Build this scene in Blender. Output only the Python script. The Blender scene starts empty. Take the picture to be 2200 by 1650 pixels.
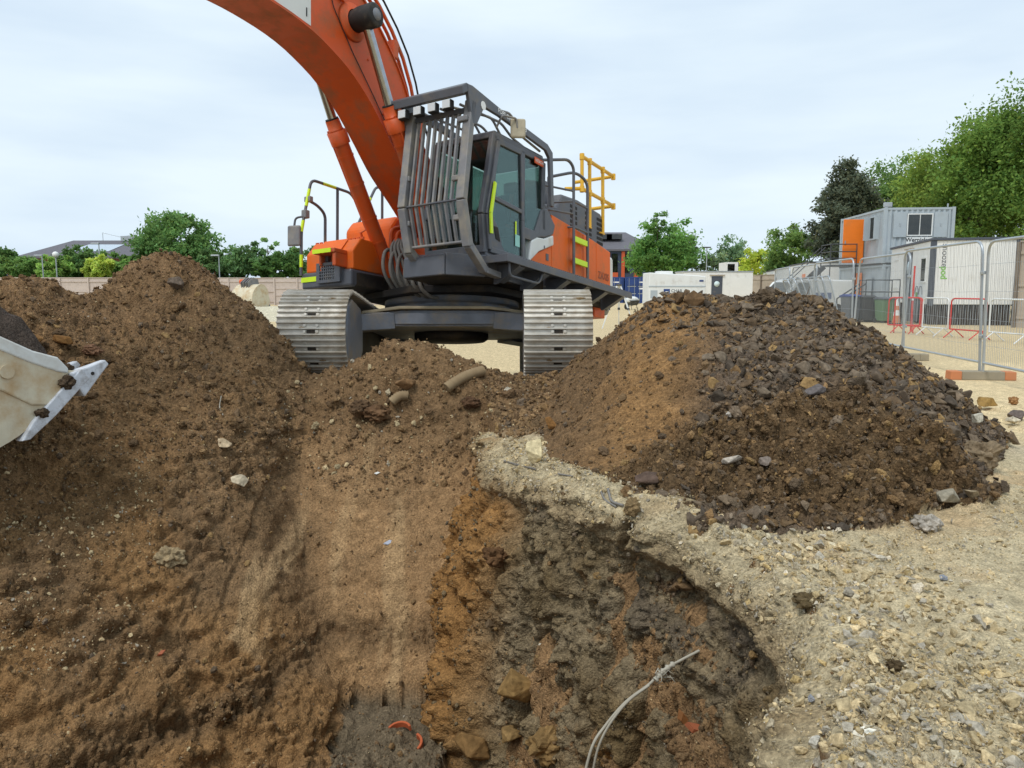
import bpy, math, random
import numpy as np
from mathutils import Matrix, Vector
random.seed(7)
RNG = np.random.default_rng(11)
SC = bpy.context.scene
COL = SC.collection
R = math.radians
# ------------------------------------------------------------------ camera
EYE = 1.35
FPX = 1652.0                       # focal length in photo pixels (2200 wide)
PITCH = math.atan((825 - 622) / FPX)
cam_d = bpy.data.cameras.new('camera')
cam = bpy.data.objects.new('camera', cam_d)
COL.objects.link(cam)
cam.location = (0, 0, EYE)
cam.rotation_euler = (R(90) - PITCH, 0, 0)
cam_d.sensor_width = 36.0
cam_d.lens = 36.0 * FPX / 2200
cam_d.clip_start = 0.05
cam_d.clip_end = 3000
SC.camera = cam
# ------------------------------------------------------------------ world, sun, exposure
SUN_EL, SUN_AZ = 58.0, 215.0       # degrees; azimuth clockwise from +Y
w = bpy.data.worlds.new('World')
SC.world = w
w.use_nodes = True
nt = w.node_tree
nt.nodes.clear()
N = nt.nodes.new
out = N('ShaderNodeOutputWorld'); bg = N('ShaderNodeBackground')
sky = N('ShaderNodeTexSky'); sky.sky_type = 'NISHITA'; sky.sun_disc = False
sky.sun_elevation = R(SUN_EL); sky.sun_rotation = R(SUN_AZ)
sky.air_density = 1.0; sky.dust_density = 3.0
tc = N('ShaderNodeTexCoord'); mp = N('ShaderNodeMapping'); mp.inputs['Scale'].default_value = (1.0, 1.0, 5.0)
cl = N('ShaderNodeTexNoise'); cl.inputs['Scale'].default_value = 1.7; cl.inputs['Detail'].default_value = 5; cl.inputs['Roughness'].default_value = 0.5
rp = N('ShaderNodeValToRGB')
rp.color_ramp.elements[0].position = 0.36; rp.color_ramp.elements[0].color = (7.5, 9.1, 10.9, 1)
rp.color_ramp.elements[1].position = 0.64; rp.color_ramp.elements[1].color = (9.8, 11.2, 12.1, 1)
mix = N('ShaderNodeMixRGB'); mix.inputs[0].default_value = 0.97     # thin overcast in front of the blue
nt.links.new(tc.outputs['Generated'], mp.inputs['Vector'])
nt.links.new(mp.outputs['Vector'], cl.inputs['Vector'])
nt.links.new(cl.outputs['Fac'], rp.inputs['Fac'])
nt.links.new(sky.outputs['Color'], mix.inputs[1])
nt.links.new(rp.outputs['Color'], mix.inputs[2])
nt.links.new(mix.outputs['Color'], bg.inputs['Color'])
bg.inputs['Strength'].default_value = 0.066
nt.links.new(bg.outputs['Background'], out.inputs['Surface'])
sd = bpy.data.lights.new('sun', 'SUN'); sun = bpy.data.objects.new('sun', sd); COL.objects.link(sun)
sd.energy = 1.5; sd.angle = R(18); sd.color = (1.0, 0.965, 0.92)
az = R(SUN_AZ)
sdir = Vector((math.sin(az) * math.cos(R(SUN_EL)), math.cos(az) * math.cos(R(SUN_EL)), math.sin(R(SUN_EL))))
sun.rotation_euler = (-sdir).to_track_quat('-Z', 'Y').to_euler()
sun.location = (0, 0, 30)
vs = SC.view_settings
vs.view_transform = 'Standard'; vs.look = 'None'; vs.exposure = 0.42; vs.gamma = 1.0; vs.use_curve_mapping = False
SC.render.engine = 'CYCLES'

# ------------------------------------------------------------------ helpers
def srgb(r, g, b):
    f = lambda c: (c / 255) / 12.92 if c / 255 <= 0.04045 else ((c / 255 + 0.055) / 1.055) ** 2.4
    return (f(r), f(g), f(b))

CP, SP = math.cos(PITCH), math.sin(PITCH)
def at(px, py, d):
    """world point at ground distance y=d seen at photo pixel (px,py): used only to read real positions off the photo"""
    a = (px - 1100) / FPX; b = (825 - py) / FPX
    r = (a, CP + b * SP, -SP + b * CP); k = d / r[1]
    return Vector((r[0] * k, d, EYE + r[2] * k))
def atz(px, py, z):
    a = (px - 1100) / FPX; b = (825 - py) / FPX
    r = (a, CP + b * SP, -SP + b * CP); k = (z - EYE) / r[2]
    return Vector((r[0] * k, r[1] * k, z))
def proj(x, y, z):
    z = z - EYE
    f = y * CP - z * SP; u = y * SP + z * CP
    return 1100 + FPX * x / f, 825 - FPX * u / f

def tag(o, label=None, cat=None, group=None, kind=None):
    if label: o['label'] = label
    if cat: o['category'] = cat
    if group: o['group'] = group
    if kind: o['kind'] = kind
    return o
def empty(name, loc=(0, 0, 0), rz=0.0):
    o = bpy.data.objects.new(name, None); COL.objects.link(o)
    o.location = loc; o.rotation_euler = (0, 0, rz); o.empty_display_size = 0.2
    return o
def link(name, me, parent=None, mat=None):
    o = bpy.data.objects.new(name, me); COL.objects.link(o)
    if parent is not None: o.parent = parent
    if mat is not None and not me.materials: me.materials.append(mat)
    return o
def copy_tree(o, parent=None):
    c = o.copy(); COL.objects.link(c)
    if parent is not None: c.parent = parent
    for ch in list(o.children): copy_tree(ch, c)
    return c

class MB:
    """mesh builder: collects faces, builds ONE mesh object"""
    def __init__(s): s.v = []; s.f = []; s.sm = []
    def add(s, vs, fs, smooth=False):
        b = len(s.v); s.v += [tuple(p) for p in vs]
        s.f += [tuple(i + b for i in f) for f in fs]; s.sm += [smooth] * len(fs); return s
    def box(s, c, d, rot=None):
        hx, hy, hz = d[0] / 2, d[1] / 2, d[2] / 2
        P = [Vector((x, y, z)) for x in (-hx, hx) for y in (-hy, hy) for z in (-hz, hz)]
        if rot is not None:
            M = rot if isinstance(rot, Matrix) else Matrix.Rotation(rot, 3, 'Z')
            P = [M @ p for p in P]
        c = Vector(c)
        return s.add([p + c for p in P], [(0, 1, 3, 2), (4, 6, 7, 5), (0, 4, 5, 1), (2, 3, 7, 6), (0, 2, 6, 4), (1, 5, 7, 3)])
    def box2(s, a, b):
        return s.box([(a[i] + b[i]) / 2 for i in range(3)], [abs(b[i] - a[i]) for i in range(3)])
    def bar(s, a, b, w, h, up=(0, 0, 1)):
        """rectangular bar from a to b"""
        a = Vector(a); b = Vector(b); d = (b - a); L = d.length; d.normalize()
        u = Vector(up)
        if abs(d.dot(u)) > 0.98: u = Vector((0, 1, 0))
        sd_ = d.cross(u).normalized(); u = sd_.cross(d).normalized()
        P = []
        for e in (a, b):
            for i, j in ((-1, -1), (1, -1), (1, 1), (-1, 1)): P.append(e + sd_ * (i * w / 2) + u * (j * h / 2))
        return s.add(P, [(3, 2, 1, 0), (4, 5, 6, 7), (0, 1, 5, 4), (1, 2, 6, 5), (2, 3, 7, 6), (3, 0, 4, 7)])
    def tube(s, pts, r, n=8, cap=True, closed=False):
        pts = [Vector(p) for p in pts]; m = len(pts)
        rs = r if isinstance(r, (list, tuple)) else [r] * m
        prev = None; V = []
        for i, p in enumerate(pts):
            if closed: d = pts[(i + 1) % m] - pts[i - 1]
            else: d = pts[min(i + 1, m - 1)] - pts[max(i - 1, 0)]
            d.normalize()
            if prev is None:
                u = Vector((0, 0, 1)) if abs(d.z) < 0.9 else Vector((1, 0, 0))
                u = (u - d * u.dot(d)).normalized()
            else:
                u = prev - d * prev.dot(d)
                if u.length < 1e-6: u = d.orthogonal()
                u.normalize()
            prev = u; v = d.cross(u)
            for k in range(n):
                t = 2 * math.pi * k / n
                V.append(p + (u * math.cos(t) + v * math.sin(t)) * rs[i])
        F = []
        for i in range(m if closed else m - 1):
            j = (i + 1) % m
            for k in range(n):
                k2 = (k + 1) % n
                F.append((i * n + k, i * n + k2, j * n + k2, j * n + k))
        s.add(V, F, True)
        if cap and not closed:
            s.add(V[:n], [tuple(range(n - 1, -1, -1))]); s.add(V[-n:], [tuple(range(n))])
        return s
    def cyl(s, a, b, r, n=16, r2=None): return s.tube([a, b], [r, r if r2 is None else r2], n)
    def prism(s, poly, axis, lo, hi):
        """polygon (list of 2-D points) extruded along axis 0/1/2"""
        def mk(p, h):
            q = list(p); q.insert(axis, h); return q
        n = len(poly); V = [mk(p, lo) for p in poly] + [mk(p, hi) for p in poly]
        F = [tuple(range(n - 1, -1, -1)), tuple(range(n, 2 * n))] + [(i, (i + 1) % n, n + (i + 1) % n, n + i) for i in range(n)]
        return s.add(V, F)
    def lathe(s, prof, c=(0, 0, 0), n=24, axis='Z'):
        V = []; F = []; c = Vector(c)
        for r, h in prof:
            for k in range(n):
                t = 2 * math.pi * k / n; a, b = r * math.cos(t), r * math.sin(t)
                V.append(c + (Vector((a, b, h)) if axis == 'Z' else Vector((h, a, b)) if axis == 'X' else Vector((a, h, b))))
        for i in range(len(prof) - 1):
            for k in range(n): F.append((i * n + k, i * n + (k + 1) % n, (i + 1) * n + (k + 1) % n, (i + 1) * n + k))
        s.add(V, F, True)
        return s
    def quad(s, a, b, c, d): return s.add([a, b, c, d], [(0, 1, 2, 3)])
    def mesh(s, name='mesh', mat=None):
        me = bpy.data.meshes.new(name); me.from_pydata(s.v, [], s.f)
        me.polygons.foreach_set('use_smooth', s.sm); me.update()
        if mat is not None: me.materials.append(mat)
        return me
    def obj(s, name, mat, parent=None, bevel=0.0, fix=True):
        me = s.mesh(name, mat)
        if fix:
            import bmesh
            bm = bmesh.new(); bm.from_mesh(me); bmesh.ops.recalc_face_normals(bm, faces=bm.faces); bm.to_mesh(me); bm.free()
        o = link(name, me, parent)
        if bevel:
            m = o.modifiers.new('bevel', 'BEVEL'); m.width = bevel; m.segments = 2; m.limit_method = 'ANGLE'; m.angle_limit = R(35)
        return o

def text_mesh(s, size=1.0, align='CENTER', ext=0.0, bold=0.0):
    cu = bpy.data.curves.new('lettering', 'FONT'); cu.body = s; cu.size = size; cu.align_x = align; cu.align_y = 'CENTER'
    cu.extrude = ext; cu.offset = bold; cu.resolution_u = 3
    o = bpy.data.objects.new('lettering', cu); COL.objects.link(o)
    bpy.context.view_layer.update()
    me = bpy.data.meshes.new_from_object(o.evaluated_get(bpy.context.evaluated_depsgraph_get()))
    bpy.data.objects.remove(o); bpy.data.curves.remove(cu)
    return me
def lettering(s, size, origin, xdir, ydir, mat, parent, name='lettering', bold=0.0, align='CENTER'):
    me = text_mesh(s, size, align, 0.0, bold); me.name = name
    x = Vector(xdir).normalized(); y = Vector(ydir).normalized(); z = x.cross(y)
    M = Matrix((x, y, z)).transposed().to_4x4(); M.translation = Vector(origin)
    me.transform(M); me.materials.clear(); me.materials.append(mat)
    return link(name, me, parent)

# ------------------------------------------------------------------ materials
def mk(name, col, rough=0.6, metal=0.0, var=0.12, vscale=3.0, dirt=None, dirt_amt=0.0, dirt_scale=2.0, bump=0.0, bscale=40.0,
       spec=0.5, rvar=0.0, objrand=0.0, attr=None, alpha=None, trans=0.0, coat=0.0, emit=None):
    m = bpy.data.materials.new(name); m.use_nodes = True
    t = m.node_tree; b = t.nodes['Principled BSDF']; L = t.links.new; Nn = t.nodes.new
    b.inputs['Roughness'].default_value = rough; b.inputs['Metallic'].default_value = metal
    b.inputs['Specular IOR Level'].default_value = spec
    if coat: b.inputs['Coat Weight'].default_value = coat; b.inputs['Coat Roughness'].default_value = 0.15
    co = Nn('ShaderNodeTexCoord')
    if attr:
        c0 = Nn('ShaderNodeAttribute'); c0.attribute_name = attr; src = c0.outputs['Color']
    else:
        c0 = Nn('ShaderNodeRGB'); c0.outputs[0].default_value = (*col, 1); src = c0.outputs[0]
    if var or objrand:
        n1 = Nn('ShaderNodeTexNoise'); n1.inputs['Scale'].default_value = vscale; n1.inputs['Detail'].default_value = 6; n1.inputs['Roughness'].default_value = 0.6
        L(co.outputs['Object'], n1.inputs['Vector'])
        mr = Nn('ShaderNodeMapRange'); mr.inputs['From Min'].default_value = 0.3; mr.inputs['From Max'].default_value = 0.7
        mr.inputs['To Min'].default_value = 1 - var; mr.inputs['To Max'].default_value = 1 + var
        L(n1.outputs['Fac'], mr.inputs['Value']); fac = mr.outputs[0]
        if objrand:
            oi = Nn('ShaderNodeObjectInfo'); m2 = Nn('ShaderNodeMapRange'); m2.inputs['To Min'].default_value = 1 - objrand; m2.inputs['To Max'].default_value = 1 + objrand
            L(oi.outputs['Random'], m2.inputs['Value']); mu = Nn('ShaderNodeMath'); mu.operation = 'MULTIPLY'
            L(fac, mu.inputs[0]); L(m2.outputs[0], mu.inputs[1]); fac = mu.outputs[0]
        vm = Nn('ShaderNodeVectorMath'); vm.operation = 'SCALE'; L(src, vm.inputs[0]); L(fac, vm.inputs['Scale']); src = vm.outputs[0]
    if dirt is not None:
        n2 = Nn('ShaderNodeTexNoise'); n2.inputs['Scale'].default_value = dirt_scale; n2.inputs['Detail'].default_value = 9; n2.inputs['Roughness'].default_value = 0.65
        L(co.outputs['Object'], n2.inputs['Vector'])
        m3 = Nn('ShaderNodeMapRange'); m3.inputs['From Min'].default_value = 0.62 - 0.3 * dirt_amt; m3.inputs['From Max'].default_value = 0.82 - 0.2 * dirt_amt
        m3.inputs['To Max'].default_value = min(1.0, 0.5 + dirt_amt * 0.5)
        L(n2.outputs['Fac'], m3.inputs['Value'])
        mx = Nn('ShaderNodeMixRGB'); mx.inputs[2].default_value = (*dirt, 1)
        L(m3.outputs[0], mx.inputs[0]); L(src, mx.inputs[1]); src = mx.outputs[0]
        ad = Nn('ShaderNodeMath'); ad.operation = 'MULTIPLY_ADD'; ad.inputs[1].default_value = 0.3; ad.inputs[2].default_value = rough; ad.use_clamp = True
        L(m3.outputs[0], ad.inputs[0]); L(ad.outputs[0], b.inputs['Roughness'])
    L(src, b.inputs['Base Color'])
    if bump:
        n4 = Nn('ShaderNodeTexNoise'); n4.inputs['Scale'].default_value = bscale; n4.inputs['Detail'].default_value = 8; n4.inputs['Roughness'].default_value = 0.65
        L(co.outputs['Object'], n4.inputs['Vector'])
        bp = Nn('ShaderNodeBump'); bp.inputs['Strength'].default_value = 1.0; bp.inputs['Distance'].default_value = bump
        L(n4.outputs['Fac'], bp.inputs['Height']); L(bp.outputs[0], b.inputs['Normal'])
    if trans: b.inputs['Transmission Weight'].default_value = trans
    if alpha is not None: b.inputs['Alpha'].default_value = alpha
    return m
DUST = srgb(150, 132, 104)
MUD = srgb(84, 66, 46)

# ------------------------------------------------------------------ numpy noise
def _h(ix, iy, iz, seed=0):
    n = (ix.astype(np.uint32) * np.uint32(374761393) + iy.astype(np.uint32) * np.uint32(668265263) + iz.astype(np.uint32) * np.uint32(2246822519) + np.uint32((seed * 3266489917 + 12345) & 0xffffffff))
    n = (n ^ (n >> np.uint32(13))) * np.uint32(1274126177)
    n = (n ^ (n >> np.uint32(16))) * np.uint32(2654435761)
    return ((n ^ (n >> np.uint32(15))) & np.uint32(0xffffff)).astype(np.float32) / np.float32(0xffffff)
def vnoise(P, seed=0):
    f = np.floor(P); i = f.astype(np.int64); t = (P - f).astype(np.float32); t = t * t * t * (t * (t * 6 - 15) + 10)
    r = 0
    for dx in (0, 1):
        wx = t[:, 0] if dx else 1 - t[:, 0]
        for dy in (0, 1):
            wy = t[:, 1] if dy else 1 - t[:, 1]
            for dz in (0, 1):
                wz = t[:, 2] if dz else 1 - t[:, 2]
                r = r + wx * wy * wz * _h(i[:, 0] + dx, i[:, 1] + dy, i[:, 2] + dz, seed)
    return r * 2 - 1
def fbm(P, scale, octv=4, gain=0.5, seed=0):
    a = 1.0; s = 0; tot = 0
    for o in range(octv):
        s = s + a * vnoise(P * (scale * 2 ** o) + 17.3 * o, seed + o); tot += a; a *= gain
    return s / tot
def cells(P, scale, seed=0, jit=0.9):
    """F1 distance of 3-D cellular noise, and the cell's random number"""
    Q = P * scale; i = np.floor(Q).astype(np.int64); best = np.full(len(P), 9.0, np.float32); cid = np.zeros(len(P), np.float32)
    for dx in (-1, 0, 1):
        for dy in (-1, 0, 1):
            for dz in (-1, 0, 1):
                a, b, c = i[:, 0] + dx, i[:, 1] + dy, i[:, 2] + dz
                h = _h(a, b, c, seed)
                px = a + 0.5 + jit * (h - 0.5); py = b + 0.5 + jit * (_h(a, b, c, seed + 1) - 0.5); pz = c + 0.5 + jit * (_h(a, b, c, seed + 2) - 0.5)
                d = ((Q[:, 0] - px) ** 2 + (Q[:, 1] - py) ** 2 + (Q[:, 2] - pz) ** 2).astype(np.float32)
                m = d < best; best = np.where(m, d, best); cid = np.where(m, h, cid)
    return np.sqrt(best), cid
def plates(P, scale, seed=0, jit=.95):
    """cracked-plate pattern: 0 in the cracks, 1 on the pieces; and each piece's random number"""
    Q = P * scale; i = np.floor(Q).astype(np.int64); b1 = np.full(len(P), 9.0, np.float32); b2 = b1.copy(); cid = np.zeros(len(P), np.float32)
    for dx in (-1, 0, 1):
        for dy in (-1, 0, 1):
            for dz in (-1, 0, 1):
                a, b, c = i[:, 0] + dx, i[:, 1] + dy, i[:, 2] + dz; h = _h(a, b, c, seed)
                d = np.sqrt((Q[:, 0] - (a + .5 + jit * (h - .5))) ** 2 + (Q[:, 1] - (b + .5 + jit * (_h(a, b, c, seed + 1) - .5))) ** 2 + (Q[:, 2] - (c + .5 + jit * (_h(a, b, c, seed + 2) - .5))) ** 2).astype(np.float32)
                m = d < b1; b2 = np.where(m, b1, np.minimum(b2, d)); b1 = np.where(m, d, b1); cid = np.where(m, h, cid)
    return sstep(.02, .22, b2 - b1), cid
def sstep(a, b, x):
    t = np.clip((x - a) / (b - a), 0, 1); return t * t * (3 - 2 * t)
def smin(a, b, k):
    h = np.clip(0.5 + 0.5 * (b - a) / k, 0, 1); return b * (1 - h) + a * h - k * h * (1 - h)
def smax(a, b, k): return -smin(-a, -b, k)
def tps(pts, lam=0.002):
    """thin-plate spline z(x,y) through control points"""
    P = np.array(pts, float); X = P[:, :2]; n = len(X)
    def U(r2): return np.where(r2 > 1e-12, 0.5 * r2 * np.log(np.maximum(r2, 1e-12)), 0)
    K = U(((X[:, None] - X[None]) ** 2).sum(-1)) + lam * np.eye(n); A = np.c_[np.ones(n), X]
    S = np.block([[K, A], [A.T, np.zeros((3, 3))]]); c = np.linalg.solve(S, np.r_[P[:, 2], 0, 0, 0])
    def f(x, y):
        r = c[n] + c[n + 1] * x + c[n + 2] * y
        for k in range(n): r = r + c[k] * U((x - X[k, 0]) ** 2 + (y - X[k, 1]) ** 2)
        return r
    return f
def np_mesh(name, V, F, mat=None, col=None, smooth=True):
    """fast mesh from numpy arrays (F: n x 3 or n x 4)"""
    me = bpy.data.meshes.new(name); V = np.ascontiguousarray(V, np.float32); F = np.ascontiguousarray(F, np.int32); k = F.shape[1]
    me.vertices.add(len(V)); me.vertices.foreach_set('co', V.ravel())
    me.loops.add(F.size); me.loops.foreach_set('vertex_index', F.ravel())
    me.polygons.add(len(F)); me.polygons.foreach_set('loop_start', np.arange(0, F.size, k, dtype=np.int32))
    me.polygons.foreach_set('use_smooth', np.full(len(F), smooth))
    me.update(calc_edges=True)
    if col is not None:
        a = me.color_attributes.new('Col', 'FLOAT_COLOR', 'POINT')
        a.data.foreach_set('color', np.ascontiguousarray(np.c_[col, np.ones(len(col))], np.float32).ravel())
    if mat is not None: me.materials.append(mat)
    return me
# ================================================================== TERRAIN
def rimz(px, py, z=0.0):
    p = atz(px, py, z); return (p.x, p.y)
RIM = [(-7.5, 1.0), (0.15, 1.0), (0.66, 1.5)] + [rimz(*p) for p in
       [(1635, 1640), (1672, 1500), (1690, 1400), (1668, 1320), (1590, 1235), (1470, 1165), (1350, 1128), (1230, 1082), (1140, 1040), (1062, 1000), (1045, 950)]] + [(-0.28, 7.6), (-0.3, 8.2)]
def _shift(pts, i0, dist_):
    q = list(pts)
    for i in range(i0, len(pts)):
        a, b = pts[max(i - 1, 0)], pts[min(i + 1, len(pts) - 1)]; tx, ty = b[0] - a[0], b[1] - a[1]; l = math.hypot(tx, ty); k = dist_ * (1 if i < len(pts) - 2 else .3)
        q[i] = (pts[i][0] + ty / l * k, pts[i][1] - tx / l * k)
    return q
RIM = _shift(RIM, 2, .20)
RIM_POLY = RIM + [(-0.3, 9.6), (-12, 9.6), (-12, 1.0)]
def seg_dist(x, y, pts):
    best = np.full(x.shape, 1e9); 
    for (ax, ay), (bx, by) in zip(pts[:-1], pts[1:]):
        dx, dy = bx - ax, by - ay; L = dx * dx + dy * dy
        t = np.clip(((x - ax) * dx + (y - ay) * dy) / L, 0, 1)
        best = np.minimum(best, np.hypot(x - ax - t * dx, y - ay - t * dy))
    return best
def in_poly(x, y, poly):
    r = np.zeros(x.shape, bool); n = len(poly)
    for i in range(n):
        (ax, ay), (bx, by) = poly[i], poly[(i + 1) % n]
        if ay == by: continue
        c = ((ay > y) != (by > y)) & (x < (bx - ax) * (y - ay) / (by - ay) + ax)
        r ^= c
    return r
HEAP_R = tps([(1.45, 7.4, 1.28), (2.0, 7.3, 1.26), (2.65, 7.0, 1.24), (2.3, 7.7, 1.12), (1.75, 7.0, 1.18), (2.4, 6.7, 1.10), (1.05, 8.0, .86), (0.9, 8.6, .66), (0.30, 7.9, .12), (.55, 7.2, .30), *[(*rimz(px, py), .02) for px, py in ((1175, 965), (1200, 1015), (1265, 1058), (1335, 1085), (1395, 1122), (1480, 1146), (1580, 1156), (1750, 1155), (1900, 1148), (2030, 1098), (2110, 1040))], *[(*rimz(px, py + 45), -.16) for px, py in ((1160, 985), (1265, 1058), (1395, 1122), (1580, 1156), (1900, 1148), (2060, 1090))], (.75, 6.4, .42), (.95, 5.5, .30), (1.3, 4.8, .22), (2.2, 4.75, .30),
              (1.6, 5.2, .46), (1.5, 6.2, .88), (2.3, 6.1, .92), (2.9, 5.0, .30), (3.95, 6.1, .0), (3.0, 6.0, .72), (2.97, 7.0, 1.07), (3.5, 7.0, .74), (3.9, 6.7, .38), (4.4, 6.9, .0),
              (2.2, 9.3, .3), (3.5, 8.8, .2), (1.3, 9.2, .6), (.9, 10.2, -.05), (2, 10.6, -.3), (4.9, 8.2, -.25), (4.6, 5.5, -.3), (-.1, 6.2, -.25), (3.6, 4.4, -.3), (4.5, 10.5, -.5), (0.1, 9.2, .05), (-.2, 10.5, -.3)])
HEAP_L = tps([(-4.1, 9.4, 1.72), (-4.9, 8.0, 1.40), (-4.72, 8.6, 1.24), (-4.95, 9.3, 1.12), (-4.2, 10.1, 1.1), (-5.3, 8.6, 1.2), (-5.6, 7.9, 1.3), (-4.55, 8.1, 1.12), (-4.4, 9.0, 1.55), (-3.73, 9.2, 1.50), (-3.27, 9.0, 1.20), (-2.90, 8.8, .92), (-2.64, 8.5, .62), (-2.5, 8.2, .35), (-2.72, 9.2, .6),
              (-5.6, 7.3, 1.42), (-6.2, 6.0, 1.2), (-6.8, 8.5, 1.3), (-4.3, 11, .5), (-3.3, 10.5, .35), (-5.6, 10.5, .6), (-4.3, 12.3, -.2), (-2.7, 10.2, .05), (-7, 11.5, 0), (-2.0, 9.6, -.4), (-1.6, 8.8, -.8), (-2.6, 11.8, -.5),
              *[tuple(at(*q)) for q in ((0, 720, 7.1), (200, 720, 7.8), (380, 700, 8.5), (480, 760, 8.3), (0, 860, 6.6), (200, 860, 7.0), (400, 860, 7.45), (520, 880, 7.5), (570, 860, 7.85), (0, 1000, 6.1), (150, 1000, 6.35), (300, 1000, 6.55), (450, 1000, 6.8), (560, 1000, 7.1),
              (0, 1200, 5.4), (150, 1200, 5.6), (300, 1200, 5.8), (450, 1200, 6.05), (560, 1200, 6.35), (0, 1400, 4.85), (200, 1400, 5.1), (400, 1400, 5.4), (560, 1400, 5.75), (650, 1420, 5.95), (0, 1640, 4.3), (200, 1640, 4.5), (400, 1640, 4.8), (600, 1620, 5.15), (690, 1560, 5.5), (700, 1640, 5.2))],
              (-2.0, 7.55, -.75), (-1.6, 6.79, -1.5), (-1.15, 6.17, -2.1), (-0.9, 5.4, -2.5), (-0.9, 7.8, -1.2), (-2.0, 3.0, -2.5), (-3.2, 2.6, -1.9), (-5.4, 4.4, .2), (-6, 2.6, -.2), (-0.2, 6, -3.0), (0.5, 4, -3.4), (-1.5, 8.4, -.4)])
def ground_z(x, y):
    ramp = -.06 + .1405 * (11.7 - np.clip(y, 8.9, 14.3))
    wx = sstep(-4.4, -3.2, x) * (1 - sstep(1.4, 3.4, x)); wy = sstep(6.7, 8.7, y) * (1 - sstep(15, 22, y))
    return ramp * wx * wy
def far_face(x, y): return .30 + .95 * (y - 8.25) + .10 * np.sin(x * 1.3 + 1)
def terrain(x, y):
    """returns z and zone weights (before fine displacement)"""
    P = np.c_[x, y, np.zeros_like(x)]
    g = ground_z(x, y)
    near = (np.hypot(x, y - 7) < 14)
    hr = np.where(near, HEAP_R(x, y), -1.0); hl = np.where(near & (x < 1.5), HEAP_L(x, y), -4.0)
    T = smax(g, hr, .10)
    ins = in_poly(x, y, RIM_POLY); sd_ = seg_dist(x, y, RIM)
    F = far_face(x, y)
    floor = np.full(x.shape, -2.25)
    Pz = smax(F, floor, .15)
    wob = .07 * fbm(np.c_[x, y, x * 0], 5.0, 3, .55, 61)
    notch = (x + wob > -1.34) & (x < -.50) & (y + wob < 5.97)
    Pz = np.where(notch, -2.07, Pz)
    Z = np.where(ins, np.maximum(smin(Pz, T, .12), np.where(x > -.6, T - 5.0 * sd_, -9) if True else 0), T)
    Z = np.where(ins & (y < 1.35), np.maximum(Z, g - 5 * (y - 1.0)), Z)
    lw = (x < 0.9) & (~((~ins) & (x > -.3)))
    hl = hl + np.where(near, .20 * fbm(np.c_[x, y, x * 0], 1.1, 4, .5, 71) * sstep(.6, -.8, hl), 0)
    zl = smax(Z, hl, .16)
    zl = np.where(notch & (Z < -1.9), np.minimum(zl, Z + .02), zl)
    Z2 = np.where(lw, zl, Z)
    # spoil bank between the tracks
    bank = .40 * np.exp(-((x + 1.12) / .62) ** 2 - ((y - 8.55) / .40) ** 2) + .16 * np.exp(-((x + 1.1) / .9) ** 2 - ((y - 8.0) / .5) ** 2) + .10 * np.exp(-((x + .45) / .35) ** 2 - ((y - 8.3) / .35) ** 2)
    Z2 = Z2 + bank
    zone = dict(lw=np.where(lw, sstep(-.45, .35, hl - Z), 0), heapR=(~ins | (x > -.3)) & (hr > g + .015), left=lw & (hl > Z - .05) , ins=ins, sd=sd_, notch=notch & (Z < -1.9), bank=bank, T=T, hl=hl, g=g)
    return Z2, zone
# polar grid: dense where the photograph looks, coarse round the back
fine_a = np.arange(-37.5, 37.51, 0.125)
ang = np.radians(np.r_[np.arange(-180, -41, 4.0), fine_a, np.arange(42, 178, 4.0)])
rad = [0.35, 0.6, 0.9]
r = 1.2
while r < 15.5: rad.append(r); r *= (1.0024 if 3.9 < r < 8.6 else 1.0050)
while r < 900: rad.append(r); r *= 1.035
rad = np.array(rad); NA, NR = len(ang), len(rad)
AA, RR = np.meshgrid(ang, rad)
gx = (RR * np.sin(AA)).ravel(); gy = (RR * np.cos(AA)).ravel()
gz, zn = terrain(gx, gy)
# normals from the grid
G = np.stack([gx, gy, gz], 1).reshape(NR, NA, 3)
du = np.gradient(G, axis=0); dv = np.gradient(G, axis=1)
nrm = np.cross(dv, du).reshape(-1, 3); nrm /= np.maximum(np.linalg.norm(nrm, axis=1, keepdims=True), 1e-9)
nrm *= np.sign(nrm[:, 2:3] + 1e-9)
P3 = np.stack([gx, gy, gz], 1)
dist = np.hypot(gx, gy)
act = (dist > 1.1) & (dist < 17) & (np.abs(np.arctan2(gx, gy)) < R(40))
idx = np.where(act)[0]; Q = P3[idx]
zs = {k: v[idx] for k, v in zn.items()}
x_, y_, z_ = Q.T
f1 = fbm(Q, 1.1, 4, .5, 3); f2 = fbm(Q, 5, 4, .55, 9); f3 = fbm(Q, 22, 3, .6, 21)
c1, id1 = cells(Q, 5.0, 40); c2, id2 = cells(Q, 13.0, 50); c3, id3 = cells(Q, 30.0, 60)
b1 = np.clip(1 - c1 * 1.25, 0, 1); b2 = np.clip(1 - c2 * 1.25, 0, 1); b3 = np.clip(1 - c3 * 1.2, 0, 1)
g1, j1 = plates(Q, 6.5, 640); g2, j2 = plates(Q, 17.0, 650)
mud = sstep(.0, .5, 1 - np.hypot((x_ - 1.9) / 1.9, (y_ - 4.75) / .85))          # lumps of wet clay at the foot of the right heap
smooth = np.where(zs['ins'] & (x_ > -2.3) & (y_ > 5.6) & (z_ < .1), 1.0, 0.0) * sstep(.2, -.4, z_)
hr, lf, ins = zs['heapR'], zs['left'], zs['ins']
loose = np.where(lf, sstep(-.9, .4, z_ + .35 * f1), np.where(hr, 1.0, .0))
disp = np.zeros(len(Q), np.float32)
yard = (~hr) & (~ins) & (~lf)
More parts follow.
